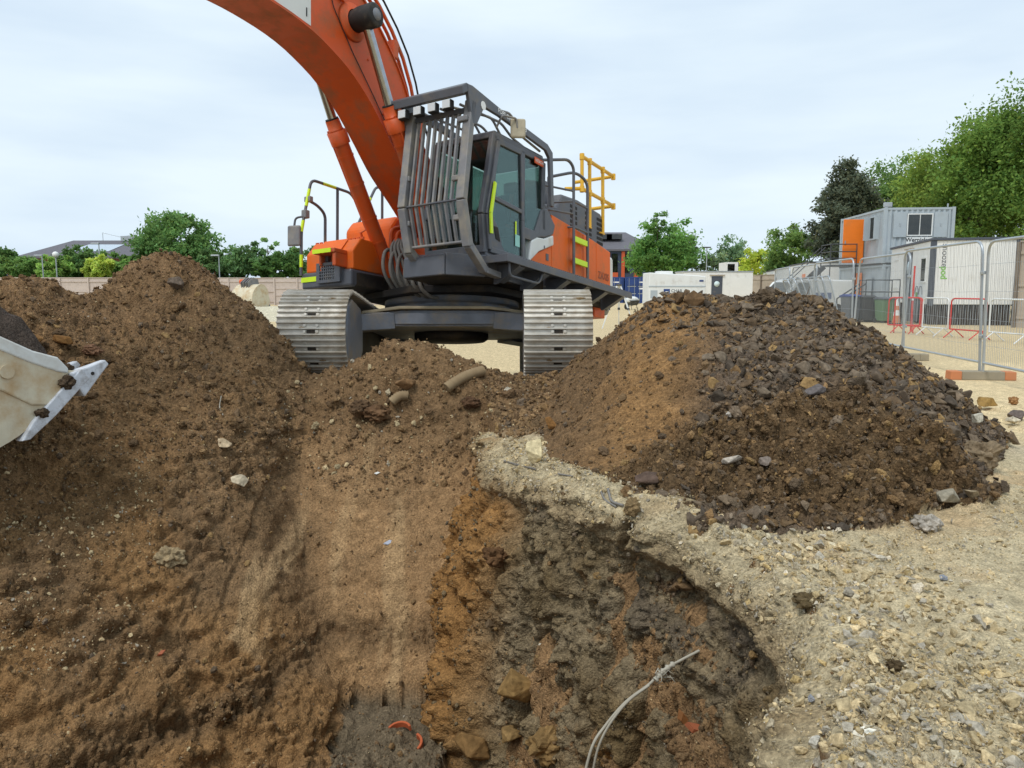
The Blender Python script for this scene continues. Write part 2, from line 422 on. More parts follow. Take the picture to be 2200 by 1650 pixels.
disp += np.where(yard, .014 * g2 * j2 * sstep(.8, .2, zs['sd']) + .03 * g1 * np.maximum(j1 - .6, 0) * 2.5 * sstep(.9, .2, zs['sd']) + .025 * f1 + .020 * f2 + .022 * b2 * (id2 > .7) + .007 * b3 * (id3 > .5) + .006 * f3 + .05 * b1 * (id1 > .85) + .05 * np.clip(fbm(Q, 1.0, 3, .5, 91) * sstep(.5, 1.6, x_) , 0, 1), 0) * sstep(14, 8, dist[idx])
pitw = ins & ~hr
ledge = np.abs(fbm(Q * np.array([.8, .8, 2.2]), 1.5, 4, .55, 131)); ledge = np.clip(.16 - ledge, 0, 1) / .16
hol = np.clip(fbm(Q, 2.4, 4, .55, 141) - .12, 0, 1)
disp += np.where(pitw | lf, -.085 * ledge * (1 - .5 * smooth) * sstep(.3, -.3, z_) - .12 * hol * (1 - .7 * smooth) * sstep(.3, -.2, z_) + .050 * f1 + .030 * f2 + .016 * f3 + loose * (.045 * b1 * (id1 > .35) + .065 * g1 * np.maximum(j1 - .45, 0) * 1.8 + .035 * g2 * j2 + .016 * b3) + (1 - loose) * (.012 * b2 * (id2 > .75) + (1 - .75 * smooth) * (.085 * g1 * np.maximum(j1 - .45, 0) * 1.8 * sstep(-.25, .15, f1 + .4 * f2) + .034 * g2 * j2) + .006 * b3 - .05 * np.clip(-.35 - f2, 0, 1)), 0) * (1 - .35 * smooth)
dark_side = sstep(-.25, .35, (x_ - 1.55) - (y_ - 6.3) * .30 + .35 * f1)
disp += np.where(hr, .05 * f1 + .035 * f2 + .012 * f3 + (.35 + .65 * dark_side) * (.06 * b1 * (id1 > .4) + .045 * b2 * (id2 > .35) + .012 * b3) + mud * (.08 * np.abs(f2) + .14 * fbm(Q, 2.6, 3, .5, 77) + .10 * g1 * j1 + .045 * g2 * j2 - .05), 0)
seam = np.exp(-((z_ + 1.62 + .10 * f1) / .085) ** 2) * np.where(ins & ~hr, 1.0, 0.) * (x_ < -.55) * (x_ > -3.2)
disp += seam * (-.07 + .075 * g1 * j1 + .04 * g2 * j2)
strk = fbm(np.c_[x_ * 7 + .8 * f1, y_ * .7, z_ * .7], 1.0, 3, .5, 171)
tooth = np.maximum(np.sin(x_ * 2 * np.pi / .24 + 1.5 * f1), .35) - .35
disp += smooth * (-.030 * tooth * sstep(-.1, .3, fbm(Q, 1.2, 2, .5, 191)) + .028 * strk + .02 * g2 * np.maximum(j2 - .75, 0) * 4)
P3[idx] += nrm[idx] * disp[:, None]
# ---- colours of the earths (their own colours: soil kinds, not light)
cGR = np.array(srgb(170, 156, 126)); cYD = np.array(srgb(196, 176, 138)); cBR = np.array(srgb(112, 89, 63)); cOR = np.array(srgb(140, 104, 62)); cSM = np.array(srgb(136, 108, 76))
cDK = np.array(srgb(96, 84, 72)); cGY = np.array(srgb(124, 110, 86)); cCLAY = np.array(srgb(96, 77, 54)); cBK = np.array(srgb(100, 88, 70)); cGREYG = np.array(srgb(158, 153, 140))
def lerp(a, b, t): return a * (1 - t)[:, None] + b * t[:, None]
C = np.tile(cYD, (len(P3), 1)) * (1 + .05 * fbm(P3, .35, 3, .5, 5))[:, None]
grv = lerp(np.tile(cGR, (len(Q), 1)), np.tile(cGREYG, (len(Q), 1)), sstep(.0, .7, f1 + .3 * f2) * .45)
grv = lerp(grv, np.tile(cOR * 1.3, (len(Q), 1)), .35 * sstep(.25, .7, -f1 + .3 * f2))
c_y = lerp(np.tile(cYD, (len(Q), 1)), grv, sstep(9.5, 6.5, y_ + np.abs(x_) * .3))
c_y = lerp(c_y, np.tile(cBR, (len(Q), 1)), sstep(.08, .3, zs['g'] + .1 * f1) * sstep(9.6, 8.9, y_) * (x_ < 1.2))
soilover = sstep(6.55, 7.3, y_ + .5 * f1 + .25 * f2) * sstep(10.0, 9.2, y_) * sstep(1.6, .9, x_)
c_y = lerp(c_y, np.tile(cBR * 1.05, (len(Q), 1)), soilover)
orange = sstep(.02, .4, fbm(Q, .9, 3, .5, 31) + .18)
c_l = lerp(np.tile(cBR, (len(Q), 1)), np.tile(cOR, (len(Q), 1)), orange * (.46 - .36 * loose))
c_s = lerp(np.tile(cSM, (len(Q), 1)), np.tile(cBR, (len(Q), 1)), .8 * sstep(.05, .5, f1 + .4 * f2))
c_s = lerp(c_s, np.tile(srgb(172, 148, 112), (len(Q), 1)), .7 * sstep(.45, .8, fbm(Q * np.array([1, 1, .45]), 1.9, 3, .5, 88) + .1))
c_p = lerp(lerp(c_s, np.tile(cBR * .9, (len(Q), 1)), sstep(-.35, .15, z_)), c_l, np.clip(zs['lw'] + .5 * f1 * zs['lw'] * (1 - zs['lw']) * 4, 0, 1))
c_p = lerp(c_p, np.tile(cBR * .8, (len(Q), 1)), .75 * np.clip(seam * 1.3, 0, 1))
c_p = lerp(c_p, np.tile(np.array(srgb(164, 138, 102)), (len(Q), 1)), .5 * smooth * sstep(.15, .5, strk))
c_p = np.where(zs['notch'][:, None], np.tile(cBK, (len(Q), 1)), c_p)
band = np.exp(-((x_ - 1.05 - (y_ - 6.0) * .22) / .38) ** 2) * sstep(4.6, 5.4, y_)
c_h = lerp(np.tile(cBR * .92, (len(Q), 1)), np.tile(cDK, (len(Q), 1)), dark_side)
c_h = lerp(c_h, np.tile(np.array(srgb(132, 101, 65)), (len(Q), 1)), np.clip(band * (1 + .5 * f2), 0, 1))
c_h = lerp(c_h, np.tile(cCLAY, (len(Q), 1)), mud)
CC = np.where(hr[:, None], c_h, np.where((pitw | lf)[:, None], c_p, c_y))
CC = lerp(CC, np.tile(cBR * .95, (len(Q), 1)), np.clip(zs['bank'] * 5, 0, 1))
CC = CC * np.where((lf | pitw) & ~hr, 1.24, 1.14)[:, None]
C[idx] = np.clip(CC * (1 + .16 * f2 + .14 * f3)[:, None], .01, .9)
rest_ = (~act) & (dist < 17) & (zn['left'] | zn['ins'] | ((gx < -2.4) & (gy > .8) & (gy < 12)))
C[rest_] = cBR * 1.24
# ---- split faces by what they belong to
ii, jj = np.meshgrid(np.arange(NR - 1), np.arange(NA - 1), indexing='ij')
q0 = (ii * NA + jj).ravel(); FQ = np.stack([q0, q0 + 1, q0 + NA + 1, q0 + NA], 1)
cls = np.zeros(len(P3), np.int8)
cls[idx] = np.where(hr, 3, np.where(lf & (z_ > .12 + .15 * f1), 2, np.where(ins | lf, 1, 0)))
cls[(zn['ins'] | zn['left']) & ~act] = 1
fc = cls[FQ].max(1) * 0 + np.sort(cls[FQ], 1)[:, 2]
# close the wrap-around seam behind the camera and the centre
seam = np.arange(NR - 1) * NA
FS = np.stack([seam + NA - 1, seam, seam + NA, seam + 2 * NA - 1], 1)

def soil_material(name, bump=.012, sc=1.0, rough=.97, stones=.5):
    m = bpy.data.materials.new(name); m.use_nodes = True; t = m.node_tree; b = t.nodes['Principled BSDF']; L = t.links.new; Nn = t.nodes.new
    b.inputs['Roughness'].default_value = rough; b.inputs['Specular IOR Level'].default_value = .18
    co = Nn('ShaderNodeTexCoord'); at_ = Nn('ShaderNodeAttribute'); at_.attribute_name = 'Col'
    n1 = Nn('ShaderNodeTexNoise'); n1.inputs['Scale'].default_value = 55 * sc; n1.inputs['Detail'].default_value = 8; n1.inputs['Roughness'].default_value = .7
    n2 = Nn('ShaderNodeTexVoronoi'); n2.inputs['Scale'].default_value = 75 * sc; n2.inputs['Randomness'].default_value = 1
    n3 = Nn('ShaderNodeTexNoise'); n3.inputs['Scale'].default_value = 9 * sc; n3.inputs['Detail'].default_value = 6
    for n in (n1, n2, n3): L(co.outputs['Object'], n.inputs['Vector'])
    mr = Nn('ShaderNodeMapRange'); mr.inputs['From Min'].default_value = .3; mr.inputs['From Max'].default_value = .7; mr.inputs['To Min'].default_value = .62; mr.inputs['To Max'].default_value = 1.38
    L(n1.outputs['Fac'], mr.inputs['Value'])
    m3 = Nn('ShaderNodeMapRange'); m3.inputs['From Min'].default_value = .3; m3.inputs['From Max'].default_value = .7; m3.inputs['To Min'].default_value = .8; m3.inputs['To Max'].default_value = 1.2
    L(n3.outputs['Fac'], m3.inputs['Value'])
    mu = Nn('ShaderNodeMath'); mu.operation = 'MULTIPLY'; L(mr.outputs[0], mu.inputs[0]); L(m3.outputs[0], mu.inputs[1])
    # a few grains are pale or dark bits of stone
    gr = Nn('ShaderNodeMapRange'); gr.inputs['From Min'].default_value = 0; gr.inputs['From Max'].default_value = 1; gr.inputs['To Min'].default_value = 1 - .35 * stones; gr.inputs['To Max'].default_value = 1 + .45 * stones
    sepc = Nn('ShaderNodeSeparateColor'); L(n2.outputs['Color'], sepc.inputs[0]); L(sepc.outputs[0], gr.inputs['Value'])
    mu2 = Nn('ShaderNodeMath'); mu2.operation = 'MULTIPLY'; L(mu.outputs[0], mu2.inputs[0]); L(gr.outputs[0], mu2.inputs[1])
    vm = Nn('ShaderNodeVectorMath'); vm.operation = 'SCALE'; L(at_.outputs['Color'], vm.inputs[0]); L(mu2.outputs[0], vm.inputs['Scale']); L(vm.outputs[0], b.inputs['Base Color'])
    hsum = Nn('ShaderNodeMath'); hsum.operation = 'MULTIPLY_ADD'; hsum.inputs[1].default_value = -.6; L(n2.outputs['Distance'], hsum.inputs[0]); L(n1.outputs['Fac'], hsum.inputs[2])
    bp = Nn('ShaderNodeBump'); bp.inputs['Distance'].default_value = bump; bp.inputs['Strength'].default_value = 1; L(hsum.outputs[0], bp.inputs['Height']); L(bp.outputs[0], b.inputs['Normal'])
    return m
M_soil = soil_material('earth', .014, 1.0, .97, .6)
M_grav = soil_material('hardcore', .007, 1.7, .95, .55)
M_heap = soil_material('spoil', .020, .8, .96, .7)
def submesh(name, faces, mat):
    u, inv = np.unique(faces.ravel(), return_inverse=True)
    return np_mesh(name, P3[u], inv.reshape(faces.shape), mat, C[u], True)
o_ground = link('ground', submesh('ground', np.r_[FQ[fc == 0], FS], M_grav)); tag(o_ground, kind='structure')
o_pit = link('excavation_pit', submesh('excavation_pit', FQ[fc == 1], M_soil)); tag(o_pit, kind='structure')
o_heapL = link('spoil_heap', submesh('spoil_heap', FQ[fc == 2], M_heap))
tag(o_heapL, 'big brown heap of dug-out soil left of the excavator', 'soil heap', 'heaps of dug-out soil')
o_heapR = link('spoil_heap', submesh('spoil_heap', FQ[fc == 3], M_heap))
tag(o_heapR, 'heap of dark rocks and orange sand right of the excavator', 'soil heap', 'heaps of dug-out soil')

# ---- the cut wall under the right-hand rim: a sheet with real overhang, cracks and bulges
def wall_sheet():
    pts = [Vector((p[0], p[1])) for p in RIM[2:-1]]
    # smooth + resample
    for _ in range(2):
        q = [pts[0]]
        for a, b in zip(pts[:-1], pts[1:]): q += [a * .75 + b * .25, a * .25 + b * .75]
        q.append(pts[-1]); pts = q
    Ls = [0]
    for a, b in zip(pts[:-1], pts[1:]): Ls.append(Ls[-1] + (b - a).length)
    n = int(Ls[-1] / .0125); S = np.linspace(0, Ls[-1], n)
    X = np.interp(S, Ls, [p.x for p in pts]); Y = np.interp(S, Ls, [p.y for p in pts])
    tx, ty = np.gradient(X), np.gradient(Y); l = np.hypot(tx, ty); nx, ny = -ty / l, tx / l      # towards the pit (left of travel)
    k = np.ones(41) / 41
    nx = np.convolve(np.pad(nx, 20, 'edge'), k, 'valid'); ny = np.convolve(np.pad(ny, 20, 'edge'), k, 'valid')
    d = np.r_[np.linspace(-.22, 0, 14)[:-1], np.arange(0, 2.62, .0135)]
    SS, DD = np.meshgrid(S, d, indexing='ij')
    Xg, Yg = np.broadcast_to(X[:, None], SS.shape), np.broadcast_to(Y[:, None], SS.shape); NX, NY = np.broadcast_to(nx[:, None], SS.shape), np.broadcast_to(ny[:, None], SS.shape)
    batter = .07 + .26 * sstep(5.0, 6.3, Yg)
    top = np.clip(-DD, 0, None); dep = np.clip(DD, 0, None)
    off = -top + .03 + batter * dep + .05 * sstep(0, .1, dep) + .10 * sstep(.0, .28, dep)
    bx, by = Xg + NX * off, Yg + NY * off
    zt, zz = terrain(bx.ravel() - (NX * .12).ravel(), by.ravel() - (NY * .12).ravel())
    ztop = terrain((Xg - NX * .2).ravel(), (Yg - NY * .2).ravel())[0].reshape(SS.shape)
    endf = sstep(S[-1] - .6, S[-1], SS) * .10
    bz = -endf + np.where(DD < 0, ztop + .015 - .03 * sstep(.12, .22, top), ztop + .015 - dep)
    Pw = np.stack([bx.ravel(), by.ravel(), bz.ravel()], 1)
    D = dep.ravel(); s_ = SS.ravel(); yy = Yg.ravel()
    e1 = fbm(Pw, 1.6, 4, .5, 200); e2 = fbm(Pw, 5.5, 4, .55, 210); e3 = fbm(Pw, 26, 3, .6, 220)
    k1, i1 = cells(Pw * np.array([1, 1, .8]), 5.5, 230); k2, i2 = cells(Pw, 15, 240)
    G1, J1 = plates(Pw * np.array([1, 1, .75]), 6.0, 660); G2, J2 = plates(Pw, 16.0, 670); G3, J3 = plates(Pw, 36.0, 680)
    B1 = np.clip(1 - 1.2 * k1, 0, 1); B2 = np.clip(1 - 1.2 * k2, 0, 1)
    amt = sstep(0, .12, D)
    a = amt * (.14 * e1 + .05 * e2 + .085 * G1 * (J1 - .35) * sstep(-.35, .25, e1 + .3 * e2)) + (.35 + .65 * amt) * (.050 * G2 * J2 * sstep(-.4, .3, e2) + .018 * G3 * J3 + .014 * e3 + .02 * e2) - .03
    a += (1 - .6 * amt) * (.10 * fbm(Pw, 3.2, 3, .55, 261) + .06 * G1 * (J1 - .5)) * sstep(-.10, .0, DD.ravel())
    crust = sstep(.36, .18, D + .10 * e2) * sstep(.02, .1, D)
    a += .05 * crust - .06 * sstep(.20, .32, D + .08 * e2) * sstep(.75, .40, D)
    # shrinkage cracks running down the face
    for s0, dd0, dd1, wd, dp in ((rim_s(S, X, Y, 1290, 1140), .10, 1.0, .030, .42), (rim_s(S, X, Y, 1160, 1060), .7, 1.9, .03, .30), (rim_s(S, X, Y, 1420, 1150), .9, 1.6, .03, .28)):
        path = s0 + .10 * (D - dd0) + .04 * fbm(np.c_[D, D * 0, D * 0], 4, 3, .5, 300)
        a -= dp * np.exp(-((s_ - path) / wd) ** 2) * sstep(dd0, dd0 + .1, D) * sstep(dd1 + .1, dd1 - .25, D)
    a *= sstep(0, .35, s_) * .3 + .7
    a -= .25 * sstep(S[-1] - .5, S[-1], s_)
    Pw[:, 0] += NX.ravel() * a; Pw[:, 1] += NY.ravel() * a
    Pw[:, 2] += np.where(DD.ravel() < 0, .02 * e2 + .01 * e3 + .02 * B2 * (i2 > .5), .02 * e2)
    far = sstep(5.3, 5.9, yy)
    nQ = len(Pw); T_ = lambda c: np.tile(np.array(c), (nQ, 1))
    c = lerp(T_(cGY), T_(srgb(100, 84, 58)), sstep(-.1, .5, e1 + .3 * e2))
    c = lerp(c, T_(srgb(74, 66, 58)), .8 * sstep(.1, .5, -e1 + .4 * e2) * sstep(1.6, .3, D))
    c = lerp(c, T_(srgb(140, 100, 54)), .8 * sstep(.28, .5, fbm(Pw, 2.2, 3, .5, 250) + .20 * sstep(1.0, 1.6, D) - .22))
    c = lerp(c, T_(cOR * .95), far * sstep(-.5, .1, e1 + .25))
    crc = lerp(T_(cGR), T_(srgb(134, 114, 84)), np.clip(.75 * sstep(.02, .22, D + .12 * e2) + .45 * sstep(.1, .6, e1 + .6 * e2), 0, .85))
    c = lerp(c, crc, sstep(.40, .12, D + .20 * e2 + .14 * e1))
    c = np.clip(1.15 * c * (1 + .22 * e2 + .18 * e3)[:, None], .01, .8)
    nS, nD = SS.shape
    a_, b_ = np.meshgrid(np.arange(nS - 1), np.arange(nD - 1), indexing='ij'); q = (a_ * nD + b_).ravel()
    Fw = np.stack([q, q + nD, q + nD + 1, q + 1], 1)
    return Pw, Fw, c
def rim_s(S, X, Y, px, py):
    p = atz(px, py, 0); return S[np.argmin((X - p.x) ** 2 + (Y - p.y) ** 2)]
WV, WF, WC = wall_sheet()
o_wall = link('excavation_wall', np_mesh('excavation_wall', WV, WF, M_soil, WC, True)); tag(o_wall, kind='structure')
# ================================================================== STONES AND CLODS
import bmesh
def hull_rock(seed, n=14, flat=.7, jag=.25):
    rg = random.Random(seed); bm = bmesh.new()
    for _ in range(n):
        v = Vector((rg.gauss(0, 1), rg.gauss(0, 1), rg.gauss(0, 1))).normalized() * (1 - rg.random() * jag)
        bm.verts.new((v.x * rg.uniform(.95, 1.05), v.y * .78, v.z * flat))
    r_ = bmesh.ops.convex_hull(bm, input=bm.verts)
    for g in [v for v in bm.verts if not v.link_faces]: bm.verts.remove(g)
    bmesh.ops.triangulate(bm, faces=bm.faces); bmesh.ops.recalc_face_normals(bm, faces=bm.faces)
    bm.verts.ensure_lookup_table(); bm.verts.index_update()
    V = np.array([v.co[:] for v in bm.verts], np.float32); F_ = np.array([[v.index for v in f.verts] for f in bm.faces], np.int32); bm.free()
    return V, F_
def lump(seed, sub=2, amp=.35, flat=.8):
    bm = bmesh.new(); bmesh.ops.create_icosphere(bm, subdivisions=sub, radius=1)
    bm.verts.index_update(); V = np.array([v.co[:] for v in bm.verts]); F_ = np.array([[v.index for v in f.verts] for f in bm.faces], np.int32); bm.free()
    k, i = cells(V + seed * 3.1, 1.9, seed); n = fbm(V + seed * 7.7, 1.3, 3, .55, seed)
    V = V * (1 + amp * n + .45 * (1 - 1.4 * k) + (.16 * fbm(V + seed, 3.5, 2, .5, seed + 9) if sub > 2 else 0))[:, None]; V[:, 1] *= .82; V[:, 2] *= flat
    return V.astype(np.float32), F_
ROCKS = [hull_rock(100 + i, 8 + i % 4, .45 + .08 * (i % 4), .35) for i in range(12)]
def block(seed):
    v, f = hull_rock(seed, 13, .55 + .06 * (seed % 4), .28); bm = bmesh.new(); vs_ = [bm.verts.new(p) for p in v.tolist()]
    for t in f.tolist(): bm.faces.new([vs_[i] for i in t])
    bmesh.ops.dissolve_limit(bm, angle_limit=R(14), verts=bm.verts, edges=bm.edges); bmesh.ops.bevel(bm, geom=bm.edges[:], offset=.05, segments=1, affect='EDGES'); bmesh.ops.triangulate(bm, faces=bm.faces); bmesh.ops.subdivide_edges(bm, edges=[e for e in bm.edges if e.calc_length() > .35], cuts=2, use_grid_fill=True); bmesh.ops.triangulate(bm, faces=bm.faces)
    bm.verts.index_update(); V = np.array([q.co[:] for q in bm.verts]); F_ = np.array([[q.index for q in g.verts] for g in bm.faces], np.int32); bm.free()
    n_ = fbm(V + seed, 2.2, 4, .6, seed); V = V * (1 + .09 * n_)[:, None]; return V.astype(np.float32), F_
BIGR = [block(200 + i) for i in range(8)]
LUMPS = [lump(i + 1, 1, .55, .6) for i in range(8)]
BIGL = [lump(i + 20, 3, .5, .62) for i in range(6)]
def rand_rot(n):
    q = RNG.normal(size=(n, 4)); q /= np.linalg.norm(q, axis=1, keepdims=True); w_, x, y, z = q.T
    return np.stack([np.stack([1 - 2 * (y * y + z * z), 2 * (x * y - z * w_), 2 * (x * z + y * w_)], -1), np.stack([2 * (x * y + z * w_), 1 - 2 * (x * x + z * z), 2 * (y * z - x * w_)], -1), np.stack([2 * (x * z - y * w_), 2 * (y * z + x * w_), 1 - 2 * (x * x + y * y)], -1)], 1)
def tilt_rot(nr, tilt=.5):
    """rotation whose z axis lies near the surface normal"""
    z = nr + RNG.normal(size=nr.shape) * tilt; z /= np.linalg.norm(z, axis=1, keepdims=True)
    a = RNG.normal(size=nr.shape); x = np.cross(a, z); x /= np.linalg.norm(x, axis=1, keepdims=True); y = np.cross(z, x)
    return np.stack([x, y, z], 2)
# area of each terrain vertex, for even scattering
Gd = P3.reshape(NR, NA, 3)
area = (np.linalg.norm(np.gradient(Gd, axis=0), axis=2) * np.linalg.norm(np.gradient(Gd, axis=1), axis=2)).ravel()
Gn = np.cross(np.gradient(Gd, axis=1), np.gradient(Gd, axis=0)).reshape(-1, 3); Gn /= np.maximum(np.linalg.norm(Gn, axis=1, keepdims=True), 1e-9); Gn *= np.sign(Gn[:, 2:3] + 1e-9)
ppx, ppy = proj(P3[:, 0], np.maximum(P3[:, 1], .3), P3[:, 2])
view = (ppx > -120) & (ppx < 2320) & (ppy < 1760) & (ppy > 400) & (P3[:, 1] > 1.2)
def scatter(mask_w, n):
    """n vertex indices drawn by weight x area x rough solid angle"""
    wgt = np.where(view, mask_w, 0) * area; wgt = wgt / wgt.sum()
    return RNG.choice(len(wgt), n, p=wgt)
def sizes(n, lo, hi, pw=2.2):
    u = RNG.random(n); a = 1 - pw; return (lo ** a + u * (hi ** a - lo ** a)) ** (1 / a)
def merged(name, variants, pos, rot, sz, cols, mat, parent, smooth=False):
    Vs, Fs, Cs = [], [], []; base = 0; pick = RNG.integers(0, len(variants), len(pos))
    for k, (v, f) in enumerate(variants):
        s = np.where(pick == k)[0]
        if not len(s): continue
        q = np.einsum('nij,vj->nvi', rot[s], v) * sz[s][:, None, None] + pos[s][:, None]
        nv = len(v); Vs.append(q.reshape(-1, 3)); Fs.append((f[None] + (np.arange(len(s)) * nv)[:, None, None] + base).reshape(-1, 3)); base += nv * len(s)
        Cs.append(np.repeat(cols[s], nv, 0))
    o = link(name, np_mesh(name, np.concatenate(Vs), np.concatenate(Fs), mat, np.concatenate(Cs), smooth), parent); tag(o, kind='stuff'); return o
M_stone = soil_material('stone_surface', .006, 1.4, .9, .25)
M_clod = soil_material('clod_surface', .012, 1.2, .97, .4)
M_stone1 = soil_material('rock_surface', .004, .05, .9, .2); M_clod1 = soil_material('lump_surface', .006, .06, .97, .35)   # for stones that are scaled unit meshes
_vm = {}
def vmesh(kind, k, col):
    """shared mesh data for single stones: variant x colour"""
    key = (kind, k, tuple(np.round(col, 3)))
    if key not in _vm:
        v, f = (BIGR if kind == 'r' else BIGL)[k]
        _vm[key] = np_mesh('stone' if kind == 'r' else 'clod', v, f, M_stone1 if kind == 'r' else M_clod1, np.tile(col, (len(v), 1)), False)
    return _vm[key]
PAL = {k: [np.array(srgb(*c)) * (1.0 if k in ('pale', 'dark') else 1.15) for c in v] for k, v in dict(
    dark=[(102, 89, 74), (91, 79, 66), (110, 95, 77), (99, 82, 63), (116, 103, 87), (82, 73, 63)],
    brown=[(114, 92, 66), (98, 80, 58), (128, 102, 70), (92, 78, 62), (140, 114, 76), (108, 94, 78)],
    pale=[(190, 172, 136), (172, 152, 112), (196, 184, 156), (166, 154, 130), (182, 158, 110), (152, 143, 126), (200, 188, 166)],
    dust=[(178, 160, 124), (168, 151, 117), (188, 168, 130), (158, 142, 110), (158, 150, 134)],
    wall=[(116, 102, 78), (106, 94, 73), (124, 107, 80), (98, 88, 73)],
    soil=[(114, 91, 64), (104, 83, 60), (124, 100, 70), (98, 79, 58), (132, 107, 76)],
    clay=[(100, 80, 56), (110, 87, 60), (92, 75, 56), (116, 94, 68)]).items()}
def pal_cols(name, n, mixname=None, frac=0.0):
    a = np.array(PAL[name])[RNG.integers(0, len(PAL[name]), n)]
    if mixname:
        b = np.array(PAL[mixname])[RNG.integers(0, len(PAL[mixname]), n)]; a = np.where((RNG.random(n) < frac)[:, None], b, a)
    return a * RNG.uniform(.8, 1.2, (n, 1))
def litter(name_stuff, single, parent, weight, n, lo, hi, pw, pal, mixpal=None, frac=0., kind='r', nbig=150, sink=.25, tilt=.6, smooth=False, spread=0.0):
    ix = scatter(weight, n); p = P3[ix] + RNG.normal(size=(n, 3)) * .012; nr = Gn[ix]; s = sizes(n, lo, hi, pw)
    cols = pal_cols(pal, n, mixpal, frac); rot = tilt_rot(nr, tilt)
    p = p + nr * (s * (.5 - sink * 1.6))[:, None]
    app = s / np.linalg.norm(p - np.array([0, 0, EYE]), axis=1); order = np.argsort(-app); big, rest = order[:nbig], order[nbig:]
    variants = ROCKS if kind == 'r' else LUMPS
    merged(name_stuff, variants, p[rest], rot[rest], s[rest], cols[rest], M_stone if kind == 'r' else M_clod, parent, smooth)
    pc = np.array(PAL[pal]); mc = np.array(PAL[mixpal]) if mixpal else pc
    for i in big:
        base = mc if (mixpal and RNG.random() < frac) else pc
        me = vmesh(kind, int(RNG.integers(0, 8 if kind == 'r' else 6)), base[RNG.integers(0, len(base))])
        o = link(single, me, parent); M = Matrix(rot[i].tolist()).to_4x4()
        o.location = p[i].tolist(); o.rotation_euler = M.to_euler(); o.scale = [float(s[i]) * q for q in (1, random.uniform(.85, 1.15), random.uniform(.8, 1.1))]
W_ = lambda a: a.astype(np.float64)
full = np.zeros(len(P3)); 
def on(maskarr):
    f = full.copy(); f[idx] = maskarr; return f
nearw = 1.0 / np.maximum(dist[idx], 2.0)
yardw = on(yard * sstep(11, 5, dist[idx]) * (.25 + 2.2 * sstep(.0, .4, fbm(Q, 1.3, 3, .5, 333))) * nearw ** 1.2 * (x_ > -.6))
litter('gravel', 'stone', o_ground, yardw, 22000, .003, .034, 3.1, 'dust', 'pale', .25, 'r', 200, .38, .45)
crest = sstep(.75, 1.2, z_)
litter('gravel', 'stone', o_ground, on(yard * sstep(.9, .15, zs['sd']) * (y_ < 6.5)), 3500, .012, .05, 2.5, 'dust', 'pale', .3, 'r', 60, .34, .6)
rub = hr * sstep(.45, .75, dark_side) * (1 - mud)
litter('gravel', 'stone', o_heapR, on(rub + .6 * hr * crest), 6500, .028, .10, 2.6, 'dark', 'brown', .25, 'r', 230, .36, .7)
litter('gravel', 'stone', o_heapR, on(hr * (.10 + 1.0 * dark_side + .8 * crest) * (1 - .7 * mud) * (1 - .9 * np.clip(band, 0, 1) * (1 - crest))), 12000, .008, .035, 2.6, 'dark', 'brown', .45, 'r', 20, .30, .6)
litter('crumbs', 'clod', o_heapR, on(hr * (.5 + 1.3 * mud)), 9000, .006, .045, 2.7, 'clay', 'brown', .35, 'l', 40, .34, .8, False)
litter('gravel', 'stone', o_heapL, on(lf * loose * (z_ > .0)), 15000, .006, .085, 2.6, 'soil', 'brown', .35, 'r', 190, .34, .6)
litter('crumbs', 'clod', o_heapL, on(lf * loose * (z_ > -.1)), 8000, .008, .05, 2.7, 'soil', 'clay', .4, 'l', 60, .36, .8, False)
litter('gravel', 'pebble', o_heapL, on(lf * loose * (z_ > -.2)), 2500, .005, .022, 2.6, 'pale', 'dust', .5, 'r', 20, .34, .6)
litter('gravel', 'pebble', o_pit, on((lf & (ppx[idx] < 330) & (ppy[idx] > 860) & (ppy[idx] < 1450)) * (.2 + sstep(0, .4, f1))), 4500, .005, .030, 2.5, 'dust', 'soil', .55, 'r', 60, .32, .6)
pitl = (lf | pitw) & (z_ < .1)
litter('crumbs', 'clod', o_pit, on(pitl * (.12 + loose + .8 * sstep(.1, .5, f2) * (1 - smooth * .7))), 12000, .005, .032, 2.9, 'soil', 'brown', .3, 'l', 70, .36, .8, False)
litter('gravel', 'stone', o_pit, on(pitl * (.08 + .8 * loose + .5 * sstep(.2, .6, f2))), 7000, .004, .02, 2.8, 'dust', 'brown', .5, 'r', 60, .34, .6)
litter('crumbs', 'clod', o_pit, on((zs['bank'] > .02) * 1.0), 4000, .006, .045, 2.7, 'soil', 'dust', .12, 'l', 40, .34, .8, False)
litter('crumbs', 'clod', o_ground, on(yard * soilover), 4000, .006, .05, 2.6, 'soil', 'brown', .3, 'l', 60, .34, .8, False)
# broken hardcore along the crumbling rim of the cut wall, and bits stuck in its face
Wn = np.zeros_like(WV); 
tri = np.cross(WV[WF[:, 1]] - WV[WF[:, 0]], WV[WF[:, 3]] - WV[WF[:, 0]])
for k in range(4): np.add.at(Wn, WF[:, k], tri)
Wn /= np.maximum(np.linalg.norm(Wn, axis=1, keepdims=True), 1e-9)
wpx, wpy = proj(WV[:, 0], WV[:, 1], WV[:, 2])
wv = (wpx > 900) & (wpy < 1720)
if (Wn[wv] @ np.array([-.5, -.6, .3])).mean() < 0: Wn = -Wn
ND = len(np.r_[np.linspace(-.22, 0, 14)[:-1], np.arange(0, 2.62, .0135)])
row = np.tile(np.arange(ND), len(WV) // ND)
def wall_litter(name, single, wgt, n, lo, hi, pw, pal, mixp, frac, kind, nbig):
    global P3, Gn, area, view
    keep = (P3, Gn, area, view)
    P3, Gn, area, view = WV, Wn, np.ones(len(WV)), wv
    litter(name, single, o_wall, wgt, n, lo, hi, pw, pal, mixp, frac, kind, nbig, .34, .7, kind == 'l')
    P3, Gn, area, view = keep
wall_litter('gravel', 'stone', W_(row < 26), 11000, .004, .034, 2.6, 'dust', 'pale', .35, 'r', 110)
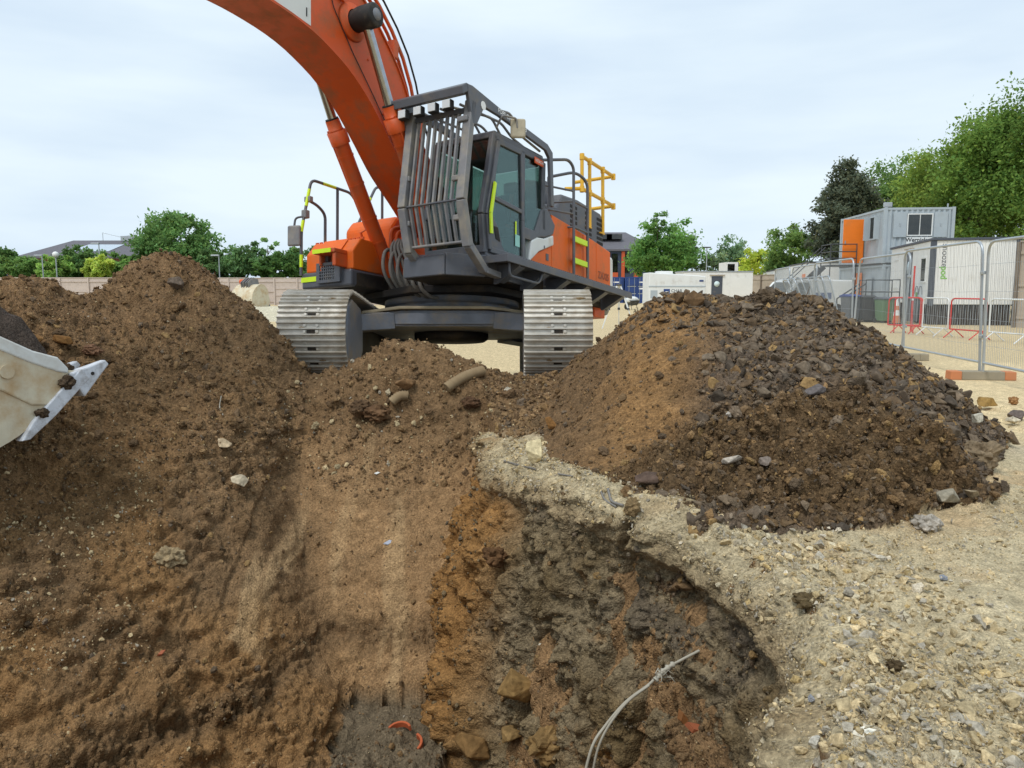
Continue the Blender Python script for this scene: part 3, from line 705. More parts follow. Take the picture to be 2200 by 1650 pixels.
wall_litter('crumbs', 'clod', W_(row >= 20) * (.2 + sstep(.1, .5, fbm(WV, 5.5, 3, .5, 210))), 5000, .004, .028, 2.8, 'wall', 'brown', .25, 'l', 40)
# ================================================================== EXCAVATOR
M_or = mk('orange_paint', srgb(206, 84, 30), .46, 0, .09, 1.2, srgb(142, 100, 72), .50, 3.4, .0015, 6, .35)
M_or2 = mk('orange_panel', srgb(226, 104, 30), .48, 0, .06, 1.2, srgb(166, 118, 84), .42, 3.2, .001, 5, .3)
M_gry = mk('dark_grey_paint', srgb(82, 84, 90), .42, 0, .12, 4, srgb(132, 120, 100), .34, 3.0, .001, 20, .5)
M_grd = mk('dusty_guard_paint', srgb(120, 120, 122), .5, 0, .2, 5, srgb(160, 150, 130), .52, 4.0, .001, 30, .4)
M_blk = mk('black_underbody', srgb(38, 36, 35), .7, 0, .2, 4, srgb(92, 78, 60), .40, 2.5, .002, 18, .3)
M_frm = mk('undercarriage_paint', srgb(112, 116, 124), .55, 0, .18, 4, srgb(160, 140, 108), .55, 2.6, .002, 25, .4)
M_trk = mk('worn_track_steel', srgb(196, 191, 180), .45, .25, .18, 6, srgb(158, 140, 112), .50, 4.0, .002, 40, .5)
M_chr = mk('chromed_rod', srgb(160, 163, 167), .20, 1.0, .10, 14, srgb(120, 112, 100), .15, 6)
M_hiv = mk('reflective_lime_tape', srgb(206, 236, 18), .4, 0, .05, 8, srgb(150, 150, 60), .1, 8)
M_yel = mk('yellow_rail_paint', srgb(222, 172, 44), .45, 0, .08, 6, srgb(150, 120, 70), .25, 5)
M_wht = mk('white_paint', srgb(214, 216, 212), .4, 0, .05, 3, srgb(160, 140, 108), .30, 2.2, .001, 12)
M_bkt = mk('cream_bucket_paint', srgb(206, 197, 172), .55, 0, .10, 3, srgb(178, 142, 92), .62, 3.6, .003, 14, .4)
M_lip = mk('white_tooth_paint', srgb(206, 210, 216), .5, 0, .10, 8, srgb(104, 90, 72), .42, 9, .004, 30, .4)
M_rub = mk('black_rubber', srgb(34, 33, 33), .75, 0, .15, 10, srgb(110, 100, 86), .25, 6)
M_hos = mk('grey_dusty_hose', srgb(118, 114, 108), .75, 0, .1, 10, srgb(150, 140, 122), .4, 8)
M_seat = mk('seat_fabric', srgb(48, 48, 50), .9, 0, .1, 8)
M_red = mk('red_plastic', srgb(196, 44, 40), .4, 0, .05, 4)
M_lens = mk('work_light_lens', srgb(206, 210, 212), .18, 0, .03, 20)
M_blku = mk('black_lettering', srgb(30, 30, 32), .5, 0, 0)
M_whtu = mk('white_lettering', srgb(232, 232, 230), .5, 0, 0)
def glass_mat(name, tint, gloss=.16, rough=.03, dust=.10):
    m = bpy.data.materials.new(name); m.use_nodes = True; t = m.node_tree; t.nodes.clear(); Nn = t.nodes.new; L = t.links.new
    o = Nn('ShaderNodeOutputMaterial'); tr = Nn('ShaderNodeBsdfTransparent'); tr.inputs[0].default_value = (*tint, 1)
    gl = Nn('ShaderNodeBsdfGlossy'); gl.inputs['Roughness'].default_value = rough; gl.inputs[0].default_value = (.9, .95, .95, 1)
    fr = Nn('ShaderNodeLayerWeight'); fr.inputs[0].default_value = .2
    mr = Nn('ShaderNodeMapRange'); mr.inputs['To Min'].default_value = gloss * .3; mr.inputs['To Max'].default_value = .45; L(fr.outputs['Fresnel'], mr.inputs['Value'])
    mx = Nn('ShaderNodeMixShader'); L(mr.outputs[0], mx.inputs[0]); L(tr.outputs[0], mx.inputs[1]); L(gl.outputs[0], mx.inputs[2])
    df = Nn('ShaderNodeBsdfDiffuse'); df.inputs[0].default_value = (.35, .34, .3, 1)
    nz = Nn('ShaderNodeTexNoise'); nz.inputs['Scale'].default_value = 3; nz.inputs['Detail'].default_value = 7
    m2 = Nn('ShaderNodeMapRange'); m2.inputs['From Min'].default_value = .35; m2.inputs['From Max'].default_value = .8; m2.inputs['To Max'].default_value = dust * 2; L(nz.outputs['Fac'], m2.inputs['Value'])
    mx2 = Nn('ShaderNodeMixShader'); L(m2.outputs[0], mx2.inputs[0]); L(mx.outputs[0], mx2.inputs[1]); L(df.outputs[0], mx2.inputs[2]); L(mx2.outputs[0], o.inputs['Surface'])
    return m
M_gls = glass_mat('cab_glass', (.52, .63, .59), .12, .03, .02)

EX = empty('excavator', (-0.92, 11.7, -.05)); EX.rotation_euler = (R(-8), 0, 0)
tag(EX, 'large orange tracked excavator with barred grey cab at the pit edge', 'excavator')
UROT = R(-30)
def U(u, t, z): return Vector((t, -u, z))
def up(mb, name, mat, bevel=0.0):
    o = mb.obj(name, mat, EX, bevel); o.rotation_euler = (0, 0, UROT); return o
def sub(mb, name, mat, par, bevel=0.0): return mb.obj(name, mat, par, bevel)
def B(u0, u1, t0, t1, z0, z1, mb=None): return (mb or MB()).box2((t0, -u0, z0), (t1, -u1, z1))
def prism_t(poly, t0, t1, mb=None):        # polygon in (u,z), extruded across t
    return (mb or MB()).prism([(-u, z) for u, z in poly], 0, t0, t1)
def prism_z(poly, z0, z1, mb=None):        # polygon in (u,t), extruded in z
    return (mb or MB()).prism([(t, -u) for u, t in poly], 2, z0, z1)
def arc(pts, r=.06, n=4):
    """polyline with rounded corners"""
    pts = [Vector(p) for p in pts]; q = [pts[0]]
    for a, b, c in zip(pts[:-2], pts[1:-1], pts[2:]):
        d1 = (a - b); d2 = (c - b); rr = min(r, d1.length * .45, d2.length * .45); p1 = b + d1.normalized() * rr; p2 = b + d2.normalized() * rr
        for k in range(n + 1):
            t = k / n; q.append(p1 * (1 - t) ** 2 + b * 2 * t * (1 - t) + p2 * t * t)
    q.append(pts[-1]); return q
# ---------------------------------------------------------------- undercarriage
def shoe_mesh():
    m = MB(); w_, p_ = .82, .207
    m.box((0, 0, 0), (w_, p_, .022))
    for k, h in ((-.082, .034), (-.008, .03), (.066, .034)):
        m.prism([(k - .014, .01), (k + .014, .01), (k + .007, .01 + h), (k - .007, .01 + h)], 0, -w_ / 2, w_ / 2)
    for bx in (-.075, .075):
        for by in (-.045, .03): m.cyl((bx, by, .008), (bx, by, .030), .019, 8)
    return m.mesh('track_shoe', M_trk)
ME_shoe = shoe_mesh()
def slot_mesh():
    m = MB()
    m.box((0, -.045, .0135), (.10, .040, .006)); return m.mesh('mud_hole', M_blk)
ME_slot = slot_mesh()
def track_path():
    ci, cs, ra, rs = (2.13, .56), (-2.13, .60), .50, .52
    P_ = []
    for k in range(25): a = R(-90 + 180 * k / 24); P_.append((ci[0] + ra * math.cos(a), ci[1] + ra * math.sin(a)))
    for k in range(1, 20): f = k / 20; P_.append((ci[0] + (cs[0] - ci[0]) * f, ci[1] + ra + (cs[1] + rs - ci[1] - ra) * f - .05 * math.sin(math.pi * f) ** 2))
    for k in range(25): a = R(90 + 180 * k / 24); P_.append((cs[0] + rs * math.cos(a), cs[1] + rs * math.sin(a)))
    P_.append(P_[0]); return P_
def place_on_path(n):
    P_ = track_path(); L_ = [0]
    for a, b in zip(P_[:-1], P_[1:]): L_.append(L_[-1] + math.dist(a, b))
    res = []
    for k in range(n):
        s = L_[-1] * k / n; i = max(j for j in range(len(L_)) if L_[j] <= s + 1e-9); i = min(i, len(P_) - 2)
        f = (s - L_[i]) / (L_[i + 1] - L_[i]); u = P_[i][0] + (P_[i + 1][0] - P_[i][0]) * f; z = P_[i][1] + (P_[i + 1][1] - P_[i][1]) * f
        du_, dz_ = P_[i + 1][0] - P_[i][0], P_[i + 1][1] - P_[i][1]; l = math.hypot(du_, dz_); res.append((u, z, dz_ / l, -du_ / l))
    return res
for sx in (-1, 1):
    tc_ = 1.475 * sx
    m = MB()
    m.prism([(-2.05, .34), (-1.7, .24), (1.7, .24), (2.05, .34), (2.05, .74), (1.6, .86), (-1.6, .86), (-2.05, .74)], 0, tc_ - .22, tc_ + .22)
    for k in range(9): m.cyl((tc_ - .24, -1.6 + .4 * k, .22), (tc_ + .24, -1.6 + .4 * k, .22), .13, 14)
    for k in (-.8, .7): m.cyl((tc_ - .2, k, .98), (tc_ + .2, k, .98), .09, 12)
    tr = m.obj('track', M_blk, EX, .01)
    # idler, its inner guard plate, sprocket
    m = MB().cyl((tc_ - .30, -2.13, .56), (tc_ + .30, -2.13, .56), .44, 28); sub(m, 'idler_wheel', M_blk, tr)
    xi = tc_ - sx * .34
    m = MB(); m.prism([(-2.50, .20), (-2.55, .50), (-2.46, .86), (-2.20, .98), (-1.70, .92), (-1.55, .70), (-1.55, .36), (-1.85, .14), (-2.3, .10)], 0, min(xi, xi - sx * .07), max(xi, xi - sx * .07))
    sub(m, 'idler_guard', M_frm, tr, .02)
    m = MB().cyl((tc_ - .32, 2.13, .60), (tc_ + .32, 2.13, .60), .46, 24); sub(m, 'sprocket', M_blk, tr)
    for k, (u, z, nu, nz_) in enumerate(place_on_path(58)):
        o = link('track_shoe', ME_shoe, tr); o.location = (tc_, -u, z)
        # local z -> outward normal (nu,nz) ; local y along path
        ang_ = math.atan2(nz_, nu); o.rotation_euler = (math.pi / 2 - ang_, 0, 0)
        if u > 1.6 and z > .1:
            s_ = link('mud_hole', ME_slot, tr); s_.location = o.location; s_.rotation_euler = o.rotation_euler
    for j_, (u, z, nu, nz_) in enumerate(place_on_path(58)):
        if u > 1.7 and z > .12 and j_ % 2 == 0:
            v_, f_ = lump(70 + j_, 1, .4, .5); q_ = link('dried_mud', np_mesh('dried_mud', v_ * random.uniform(.018, .038), f_, M_heap, np.tile(np.array(srgb(150, 128, 96)), (len(v_), 1)), False), tr); q_.location = (tc_ + random.uniform(-.34, .34), -u - nu * .02, z + nz_ * .02); q_.scale = (random.uniform(1, 3), 1, 1)
# X-frame and slew ring
m = MB()
m.prism([(-1.10, .78), (-.62, .73), (.62, .73), (1.10, .78), (1.10, .90), (.55, .945), (-.55, .945), (-1.10, .90)], 1, -1.32, -1.22)
for sx in (-1, 1):
    m.bar((sx * .8, -1.15, .80), (sx * 1.3, -1.45, .74), .5, .22); m.bar((sx * .8, 1.15, .80), (sx * 1.3, 1.45, .74), .5, .22)
m.prism([(-1.2, -1.3), (-.5, -1.36), (.5, -1.36), (1.2, -1.3), (1.2, 1.3), (.5, 1.38), (-.5, 1.38), (-1.2, 1.3)], 2, .75, .905)
m.prism([(-1.14, -1.33), (1.14, -1.33), (1.14, 1.2), (-1.14, 1.2)], 2, .725, .745)
for sx in (-1, 1): m.box((sx * .9, -1.36, .82), (.34, .08, .18))
xf = m.obj('centre_frame', M_frm, EX, .015)
m = MB(); m.prism([(-1.12, .885), (-.6, .955), (.6, .955), (1.12, .885), (1.12, .925), (.6, .995), (-.6, .995), (-1.12, .925)], 1, -1.40, -1.20); sub(m, 'dusty_top_edge', mk('dust_coated_steel', srgb(156, 142, 116), .8, 0, .15, 5, srgb(110, 104, 96), .3, 4), xf, .008)
MB().lathe([(.001, .905), (.96, .905), (.96, 1.05), (.92, 1.06), (.92, 1.12), (1.02, 1.12), (1.02, 1.28), (.001, 1.28)], n=56).obj('slew_ring', M_frm, EX)
m = MB().lathe([(.001, .60), (.50, .60), (.56, .64), (.56, .72), (.001, .72)], (0, -.1, 0), n=36); sub(m, 'belly_plate', M_blk, xf)
# ---------------------------------------------------------------- upper deck
deck = [(1.80, .48), (1.80, 1.12), (1.42, 1.46), (-2.7, 1.46), (-3.35, 1.1), (-3.35, -1.1), (-2.7, -1.42), (1.62, -1.42), (1.62, -.50), (.95, -.46), (.95, .48)]
dk = up(prism_z(deck, 1.30, 1.50), 'deck', M_blk, .015)
sub(prism_z([(1.3, .2), (.8, 1.2), (-.8, 1.25), (-2.4, 1.1), (-2.4, -1.1), (-.5, -1.25), (.9, -1.0)], 1.20, 1.30), 'belly_plate', M_blk, dk, .01)
m = MB(); m.prism([(1.84, 1.32), (1.84, 1.56), (1.70, 1.60), (1.70, 1.32)][::-1] and [(-1.84, 1.30), (-1.84, 1.55), (-1.74, 1.60), (-1.74, 1.30)], 0, .50, 1.14)
cb_ = sub(m, 'front_beam', M_gry, dk, .012)
m = MB(); a, b = U(1.80, 1.13, 1.44), U(1.40, 1.47, 1.44); m.bar(a, b, .06, .28); sub(m, 'corner_plate', M_gry, dk, .01)
m = MB(); m.bar(U(1.40, 1.49, 1.45), U(.2, 1.49, 1.45), .05, .28); sub(m, 'side_beam', M_gry, dk, .01)
m = MB()
for k in range(14): m.cyl(U(.9 - .28 * k, 1.475, 1.38), U(.9 - .28 * k, 1.50, 1.38), .014, 6)
sub(m, 'bolts', M_hos, dk)
# walkway along the cab side, with brackets
wk = MB(); prism_z([(1.50, 1.86), (1.50, 1.50), (-2.72, 1.50), (-2.72, 1.86)], 1.495, 1.525, wk)
wk = up(wk, 'walkway', M_gry, .006)
sub(MB().bar(U(1.50, 1.865, 1.50), U(-2.72, 1.865, 1.50), .03, .095), 'edge_strip', M_gry, wk, .006)
sub(MB().bar(U(1.505, 1.50, 1.50), U(1.505, 1.88, 1.50), .03, .095), 'edge_strip', M_gry, wk, .006)
m = MB()
for k in range(60): u = 1.35 - .068 * k; m.box(U(u, 1.86, 1.545), (.03, .03, .03))
sub(m, 'grip_teeth', M_gry, wk)
for u in (1.15, .45, -.25, -.95, -1.65, -2.35):
    m = MB().prism([(1.46, 1.49), (1.84, 1.49), (1.84, 1.44), (1.50, 1.24), (1.46, 1.24)], 1, -u - .02, -u + .02); sub(m, 'bracket', M_gry, wk)
    m = MB().bar(U(u - .1, 1.5, 1.27), U(u - .1, 1.82, 1.455), .16, .012); sub(m, 'bracket_flange', M_gry, wk)
m = MB().tube(arc([U(1.35, 1.80, 1.50), U(1.35, 1.80, 1.30), U(.55, 1.80, 1.30), U(.45, 1.80, 1.46)], .08), .018, 8); sub(m, 'step_rail', M_gry, wk)
# toolbox and steps on the far (right-hand) side
tb = up(prism_t([(1.00, 1.54), (1.66, 1.54), (1.66, 1.80), (1.50, 1.99), (1.00, 1.99)], -1.40, -.52), 'toolbox', M_or2, .02)
sub(B(1.0, 1.72, -1.43, -.5, 1.30, 1.535), 'base', M_gry, tb, .03)
sub(prism_t([(1.663, 1.815), (1.507, 2.0), (1.51, 2.005), (1.666, 1.82)], -1.18, -.74), 'lid_panel', M_or2, tb)
sub(B(1.60, 1.72, -1.05, -.93, 1.66, 1.78), 'handle', M_gry, tb, .01)
m = MB(); prism_t([(1.66, 1.74), (1.92, 1.74), (1.92, 1.80), (1.66, 1.80)], -1.02, -.62, m); B(1.66, 1.90, -.68, -.62, 1.56, 1.74, m); B(1.66, 1.8, -1.02, -.98, 1.60, 1.74, m)
st = sub(m, 'step', M_or, tb, .012); sub(B(1.922, 1.930, -1.02, -.68, 1.742, 1.80), 'reflective_strip', M_hiv, tb)
m = MB(); B(1.75, 1.77, -1.10, -.70, 1.36, 1.40, m); B(1.75, 1.77, -1.10, -.70, 1.60, 1.64, m); B(1.75, 1.77, -1.10, -1.04, 1.40, 1.60, m); B(1.75, 1.77, -.76, -.70, 1.40, 1.60, m); B(1.6, 1.77, -.70, -.66, 1.36, 1.64, m)
for k in range(1, 7): B(1.752, 1.768, -1.04 + k * .04 - .006, -1.04 + k * .04 + .006, 1.40, 1.60, m)
for k in range(1, 5): B(1.751, 1.769, -1.04, -.76, 1.40 + k * .04 - .006, 1.40 + k * .04 + .006, m)
sub(m, 'lamp_grille', M_gry, tb); sub(B(1.70, 1.745, -1.03, -.77, 1.41, 1.59), 'lamp', M_lens, tb)
sub(B(1.722, 1.73, -1.43, -1.14, 1.40, 1.47), 'reflective_strip', M_hiv, tb)
m = MB()
for k in range(12): m.box(U(1.46, -1.38 + .078 * k, 2.0), (.05, .02, .03))
sub(m, 'grip_teeth', M_or, tb)
sub(MB().box(U(1.45, -1.25, 1.24), (.14, .12, .06)), 'red_lamp', M_red, tb, .01)
m = MB(); prism_t([(.85, 1.5), (.85, 2.30), (.72, 2.46), (-.7, 2.46), (-.7, 1.5)], -1.40, -.50, m)
ft = up(m, 'fuel_tank', M_or2, .05); sub(B(.855, .862, -1.0, -.6, 2.0, 2.07), 'reflective_strip', M_hiv, ft)
sub(B(.4, .5, -.54, -.47, 2.38, 2.52), 'latch', M_gry, ft)
# handrails on the far side
hr_ = up(MB().tube(arc([U(1.74, -1.42, 1.50), U(1.74, -1.42, 2.15), U(1.55, -1.42, 2.93), U(.70, -1.42, 2.93), U(.2, -1.42, 2.45)], .10, 5), .022, 10), 'handrail', M_gry)
for z0, z1 in ((1.62, 1.80), (2.13, 2.30), (2.52, 2.78)):
    f = lambda z: U(1.74 - .19 * max(0, (z - 2.15) / .78), -1.42, z)
    sub(MB().cyl(f(z0), f(z1), .0245, 10), 'reflective_band', M_hiv, hr_)
sub(MB().cyl(U(1.32, -1.42, 2.93), U(1.05, -1.42, 2.93), .0245, 10), 'reflective_band', M_hiv, hr_)
sub(MB().tube([U(1.0, -1.42, 2.92), U(1.0, -1.42, 1.99)], .022, 8), 'rail_post', M_gry, hr_)
sub(MB().tube(arc([U(1.64, -1.42, 2.62), U(1.42, -1.42, 2.58), U(1.26, -1.42, 2.48), U(1.26, -1.42, 1.99)], .10, 5), .022, 8), 'grab_rail', M_gry, hr_)
h2 = up(MB().tube(arc([U(.55, -1.42, 2.45), U(.1, -1.42, 3.18), U(-.5, -1.42, 3.18), U(-1.1, -1.42, 2.6)], .1, 5), .022, 8), 'handrail', M_gry)
sub(MB().cyl(U(.46, -1.42, 2.60), U(.24, -1.42, 2.95), .0245, 10), 'reflective_band', M_hiv, h2)
for u in (.55, -.05, -.6): sub(MB().cyl(U(u, -1.42, 2.45 if u < .5 else 1.99), U(u, -1.42, 3.16 if u < .5 else 2.5), .022, 8), 'rail_post', M_gry, h2)
mr_ = up(MB().box(U(1.80, -1.50, 2.07), (.20, .05, .30), Matrix.Rotation(R(18), 3, 'Z')), 'mirror', M_grd, .03)
sub(MB().tube(arc([U(1.70, -1.42, 2.36), U(1.76, -1.52, 2.34), U(1.78, -1.54, 2.1)], .05), .016, 8), 'mirror_arm', M_gry, mr_)
sub(MB().box(U(1.66, -1.42, 2.40), (.09, .09, .12)), 'clamp', M_grd, mr_, .015)
sub(MB().box(U(1.60, -1.42, 2.63), (.12, .07, .08)), 'clamp', M_grd, hr_, .012)
# ---------------------------------------------------------------- engine side: panels, hood, counterweight
TS = 1.46
for k, (u0, u1, za, zb) in enumerate(((-.50, -1.10, 2.50, 2.46), (-1.106, -1.62, 2.46, 2.42), (-1.626, -2.15, 2.42, 2.37), (-2.156, -2.76, 2.37, 2.30))):
    up(prism_t([(u0, 1.53), (u0, za), (u1, zb), (u1, 1.53)], TS - .5, TS), 'side_panel', M_or2, .014)
sw = up(prism_t([(.30, 1.53), (.30, 1.66), (-.02, 1.84), (-.48, 2.02), (-.494, 1.53)], TS - .3, TS + .004), 'side_panel', M_or2, .01)
sub(B(-.30, -.38, TS + .004, TS + .012, 1.78, 1.88), 'latch_recess', M_gry, sw)
sub(B(.06, -.10, TS + .005, TS + .010, 1.56, 1.70), 'data_plate', M_whtu, sw)
sub(B(.055, -.095, TS + .011, TS + .013, 1.64, 1.69), 'data_plate_print', M_blku, sw)
wp = up(prism_t([(.33, 1.56), (.20, 1.98), (.02, 2.06), (-.20, 2.08), (-.48, 2.18), (-.49, 2.03), (-.02, 1.86), (.22, 1.70)], TS - .2, TS + .045), 'white_side_panel', M_wht, .02)
sub(B(-.16, -.19, TS + .045, TS + .05, 1.93, 1.97), 'latch_recess', M_gry, wp)
up(prism_t([(.0, 2.08), (-.14, 2.52), (-.30, 2.54), (-.56, 2.34), (-.494, 2.19), (-.20, 2.09)], TS - .3, TS + .035), 'grey_side_panel', M_gry, .02)
lt = lettering('ZAXIS', .17, U(-2.45, TS + .006, 1.83), (0, 1, 0), (0, 0, 1), mk('faded_brown_lettering', srgb(156, 76, 40), .6, 0, 0), EX, 'lettering', .004); lt.rotation_euler = (0, 0, UROT)
hd = up(prism_t([(-.62, 2.30), (-.62, 2.78), (-1.35, 2.86), (-1.55, 3.10), (-2.15, 3.14), (-3.15, 3.10), (-3.25, 2.95), (-3.25, 2.30)], -.55, 1.12), 'engine_hood', M_gry, .04)
up(B(-.55, -2.8, -1.4, 1.1, 1.5, 2.42), 'engine_bay', M_gry, .03)
for u0 in (-1.85, -2.45, -2.95):
    for k in range(6): sub(B(u0, u0 - .26, 1.118, 1.126, 2.52 + k * .085, 2.57 + k * .085), 'vent_slot', M_blk, hd)
sub(B(-.82, -.93, 1.118, 1.126, 2.62, 2.72), 'warning_label', M_yel, hd)
ex_ = sub(MB().lathe([(.001, 3.05), (.17, 3.05), (.17, 3.30), (.15, 3.34), (.001, 3.34)], U(-1.45, .55, 0), 20), 'exhaust_cover', mk('rusty_cover', srgb(140, 74, 48), .7, 0, .2, 6, srgb(70, 56, 48), .4, 6), hd)
sub(B(-1.25, -1.45, .75, .95, 2.9, 3.28), 'intake_box', M_gry, hd, .02)
sub(B(-2.0, -3.1, 1.125, 1.30, 2.36, 2.385), 'ledge', M_gry, hd)
cw = [(-2.78, 1.40), (-3.10, 1.36), (-3.45, 1.05), (-3.62, .5), (-3.62, -.5), (-3.45, -1.05), (-3.10, -1.36), (-2.78, -1.40)]
cwt = up(prism_z(cw, 1.52, 2.28), 'counterweight', M_wht, .06)
sub(prism_z([(u * .985, t * .96) for u, t in cw], 1.22, 1.515), 'lower_block', mk('counterweight_grey', srgb(120, 116, 108), .6, 0, .1, 3, DUST, .3, 3), cwt, .08)
sub(B(-2.3, -2.75, 1.0, 1.36, 1.14, 1.31), 'guard_panel', M_or, cwt, .02)
# access ladder with lime steps
ld = MB()
for pts in ([U(-.55, 1.30, 3.36), U(-.95, 1.52, 3.44), U(-1.10, 1.54, 3.36), U(-1.10, 1.54, 1.53)], [U(-.9, 1.2, 3.2), U(-1.35, 1.45, 3.36), U(-1.62, 1.54, 3.26), U(-1.62, 1.54, 1.53)]):
    ld.tube(arc(pts, .14, 5), .024, 10)
ld.tube([U(-.9, 1.2, 3.2), U(-.9, 1.2, 2.4)], .022, 8)
for z in (2.98, 2.62): ld.tube([U(-.45, 1.25, z), U(-1.10, 1.54, z)], .017, 8)
for z in (2.82, 2.42): ld.tube([U(-1.10, 1.54, z), U(-1.62, 1.54, z)], .018, 8); ld.tube([U(-.9, 1.2, z - .02), U(-1.10, 1.54, z)], .016, 8)
ld = up(ld, 'access_ladder', M_gry)
for z in (2.24, 1.90, 1.57): sub(MB().box(U(-1.36, 1.53, z), (.04, .49, .085)), 'step', M_hiv, ld)
# yellow safety rail on the hood
yr = MB()
for u in (-2.30, -2.62, -3.20): yr.tube([U(u, 1.13, 2.75 if u < -2.5 else 3.3), U(u, 1.13, 3.88)], .032, 10)
yr.tube([U(-2.30, 1.13, 3.92), U(-3.70, 1.13, 3.92), U(-3.70, .3, 3.92)], .034, 10)
yr.tube([U(-2.10, .9, 3.34), U(-2.30, 1.13, 3.36), U(-3.70, 1.13, 3.36), U(-3.70, .3, 3.36)], .034, 10)
yr = up(yr, 'safety_rail', M_yel)
for u, z in ((-2.30, 3.92), (-2.62, 3.92), (-3.20, 3.92), (-3.70, 3.92), (-2.30, 3.36), (-2.62, 3.36), (-3.20, 3.36), (-3.70, 3.36)):
    sub(MB().cyl(U(u, 1.13, z - .06), U(u, 1.13, z + .045), .043, 10), 'fitting', M_yel, yr)
for u in (-2.62, -3.20): sub(MB().box(U(u + .06, 1.13, 2.74), (.06, .18, .02)), 'foot_plate', M_yel, yr)
# ---------------------------------------------------------------- cab
t0, t1 = .56, 1.49
cab = MB()
B(1.42, -.22, t0, t1, 1.52, 1.62, cab)
prism_t([(-.10, 1.62), (-.22, 1.62), (-.24, 3.22), (-.12, 3.22)], t0, t1, cab)          # rear wall posts are drawn below; this is the back panel base
cab = MB()
B(1.42, .38, t0, t1, 1.52, 1.64, cab); B(.38, -.22, t0, t1 - .12, 1.52, 1.64, cab)
prism_t([(1.22, 3.16), (1.16, 3.27), (-.20, 3.30), (-.26, 3.18)], t0 + .02, t1 - .02, cab)
B(-.16, -.24, t0, t1 - .1, 1.62, 2.35, cab)
for tt in (t0 + .03, t1 - .03):
    for pts in ([(1.40, 1.62), (1.46, 2.10), (1.18, 3.20)], [(.40, 1.62), (.44, 2.2), (.42, 3.2)], [(-.19, 2.2), (-.17, 2.5), (-.20, 3.2)]):
        for (a, b), (c, d) in zip(pts[:-1], pts[1:]): cab.bar(U(a, tt, b), U(c, tt, d), .07, .10)
    cab.bar(U(1.20, tt, 3.19), U(-.2, tt, 3.21), .07, .09)
cab.bar(U(1.42, t0, 1.66), U(1.42, t1, 1.66), .08, .10); cab.bar(U(1.18, t0, 3.20), U(1.18, t1, 3.20), .08, .08)
cab = up(cab, 'cab', M_gry, .012)
# door: frame, glass, lime strip, handle
dr = MB(); T2 = t1 + .012
outer = [(1.34, 1.66), (1.41, 2.10), (1.13, 3.12), (.52, 3.14), (.48, 2.2), (.46, 1.66)]
for (a, b), (c, d) in zip(outer, outer[1:] + outer[:1]): dr.bar(U(a, T2, b), U(c, T2, d), .05, .075)
dr.bar(U(1.36, T2, 2.36), U(.49, T2, 2.32), .045, .06)
prism_t([(1.36, 1.68), (1.40, 2.05), (1.28, 2.12), (1.12, 1.96), (1.04, 1.76), (.95, 1.68)], T2 - .02, T2 + .012, dr)
dr = sub(dr, 'door', M_gry, cab, .01)
sub(prism_t([(1.37, 2.38), (1.13, 3.09), (.54, 3.11), (.50, 2.35)], T2 - .006, T2 + .0), 'window_pane', M_gls, cab)
sub(prism_t([(1.30, 1.70), (1.36, 2.33), (.50, 2.29), (.49, 1.70)], T2 - .008, T2 - .002), 'window_pane', M_gls, cab)
sub(prism_t([(1.21, 1.82), (1.26, 1.98), (1.16, 1.98), (1.10, 1.80)], T2 + .012, T2 + .02), 'handle_recess', M_blk, cab, .004)
sub(MB().bar(U(1.37, T2 + .05, 1.86), U(1.385, T2 + .05, 2.12), .02, .052).bar(U(1.385, T2 + .05, 2.12), U(1.28, T2 + .05, 2.54), .02, .052), 'reflective_strip', M_hiv, cab)
sub(prism_t([(.36, 2.06), (.38, 3.12), (-.10, 3.14), (-.10, 2.45), (.10, 2.10)], t1 - .012, t1 - .004), 'window_pane', M_gls, cab)
sub(prism_t([(.40, 1.98), (.42, 2.14), (.10, 2.14), (-.10, 2.48), (-.22, 2.48), (-.24, 2.12), (.02, 2.06), (.2, 1.98)], t1 - .03, t1 + .004), 'rear_quarter_panel', M_gry, cab, .01)
sub(prism_t([(1.44, 1.72), (1.49, 2.08), (1.21, 3.14), (1.20, 3.14), (1.48, 2.08), (1.43, 1.72)], t0 + .06, t1 - .06), 'windscreen', M_gls, cab)
sub(prism_t([(1.36, 2.1), (1.10, 3.12), (-.12, 3.14), (-.12, 2.3), (.4, 2.0)], t0 + .005, t0 + .011), 'window_pane', M_gls, cab)
sub(prism_t([(-.20, 2.38), (-.20, 3.14), (-.21, 3.14), (-.21, 2.38)], t0 + .08, t1 - .08), 'rear_window', M_gls, cab)
m = MB(); B(.55, .05, .80, 1.28, 2.02, 2.14, m); prism_t([(.12, 2.10), (.02, 2.75), (-.08, 2.75), (-.02, 2.08)], .80, 1.26, m); B(.02, -.06, .92, 1.14, 2.74, 2.92, m); B(.5, .1, .85, 1.2, 1.64, 2.02, m)
sub(B(1.1, -.15, t0 + .07, t1 - .07, 3.13, 3.16), 'headlining', M_seat, cab); sub(B(-.12, -.19, t0 + .05, t1 - .12, 1.64, 2.40), 'rear_trim', M_seat, cab); sub(B(1.38, -.15, t0 + .05, t1 - .12, 1.642, 1.66), 'floor_mat', M_rub, cab); sub(B(1.3, .1, t0 + .07, t0 + .22, 1.66, 2.18), 'console', M_seat, cab, .02)
seat = sub(m, 'operator_seat', M_seat, cab, .03)
sub(prism_t([(.60, 2.16), (.62, 2.24), (.10, 2.30), (.10, 2.20)], .70, .78), 'armrest', M_seat, cab, .02); sub(prism_t([(.60, 2.16), (.62, 2.24), (.10, 2.30), (.10, 2.20)], 1.30, 1.38), 'armrest', M_seat, cab, .02)
sub(MB().bar(U(.07, 1.10, 2.72), U(.16, 1.06, 2.10), .06, .02, (0, 1, 0)), 'seat_belt', M_or, cab)
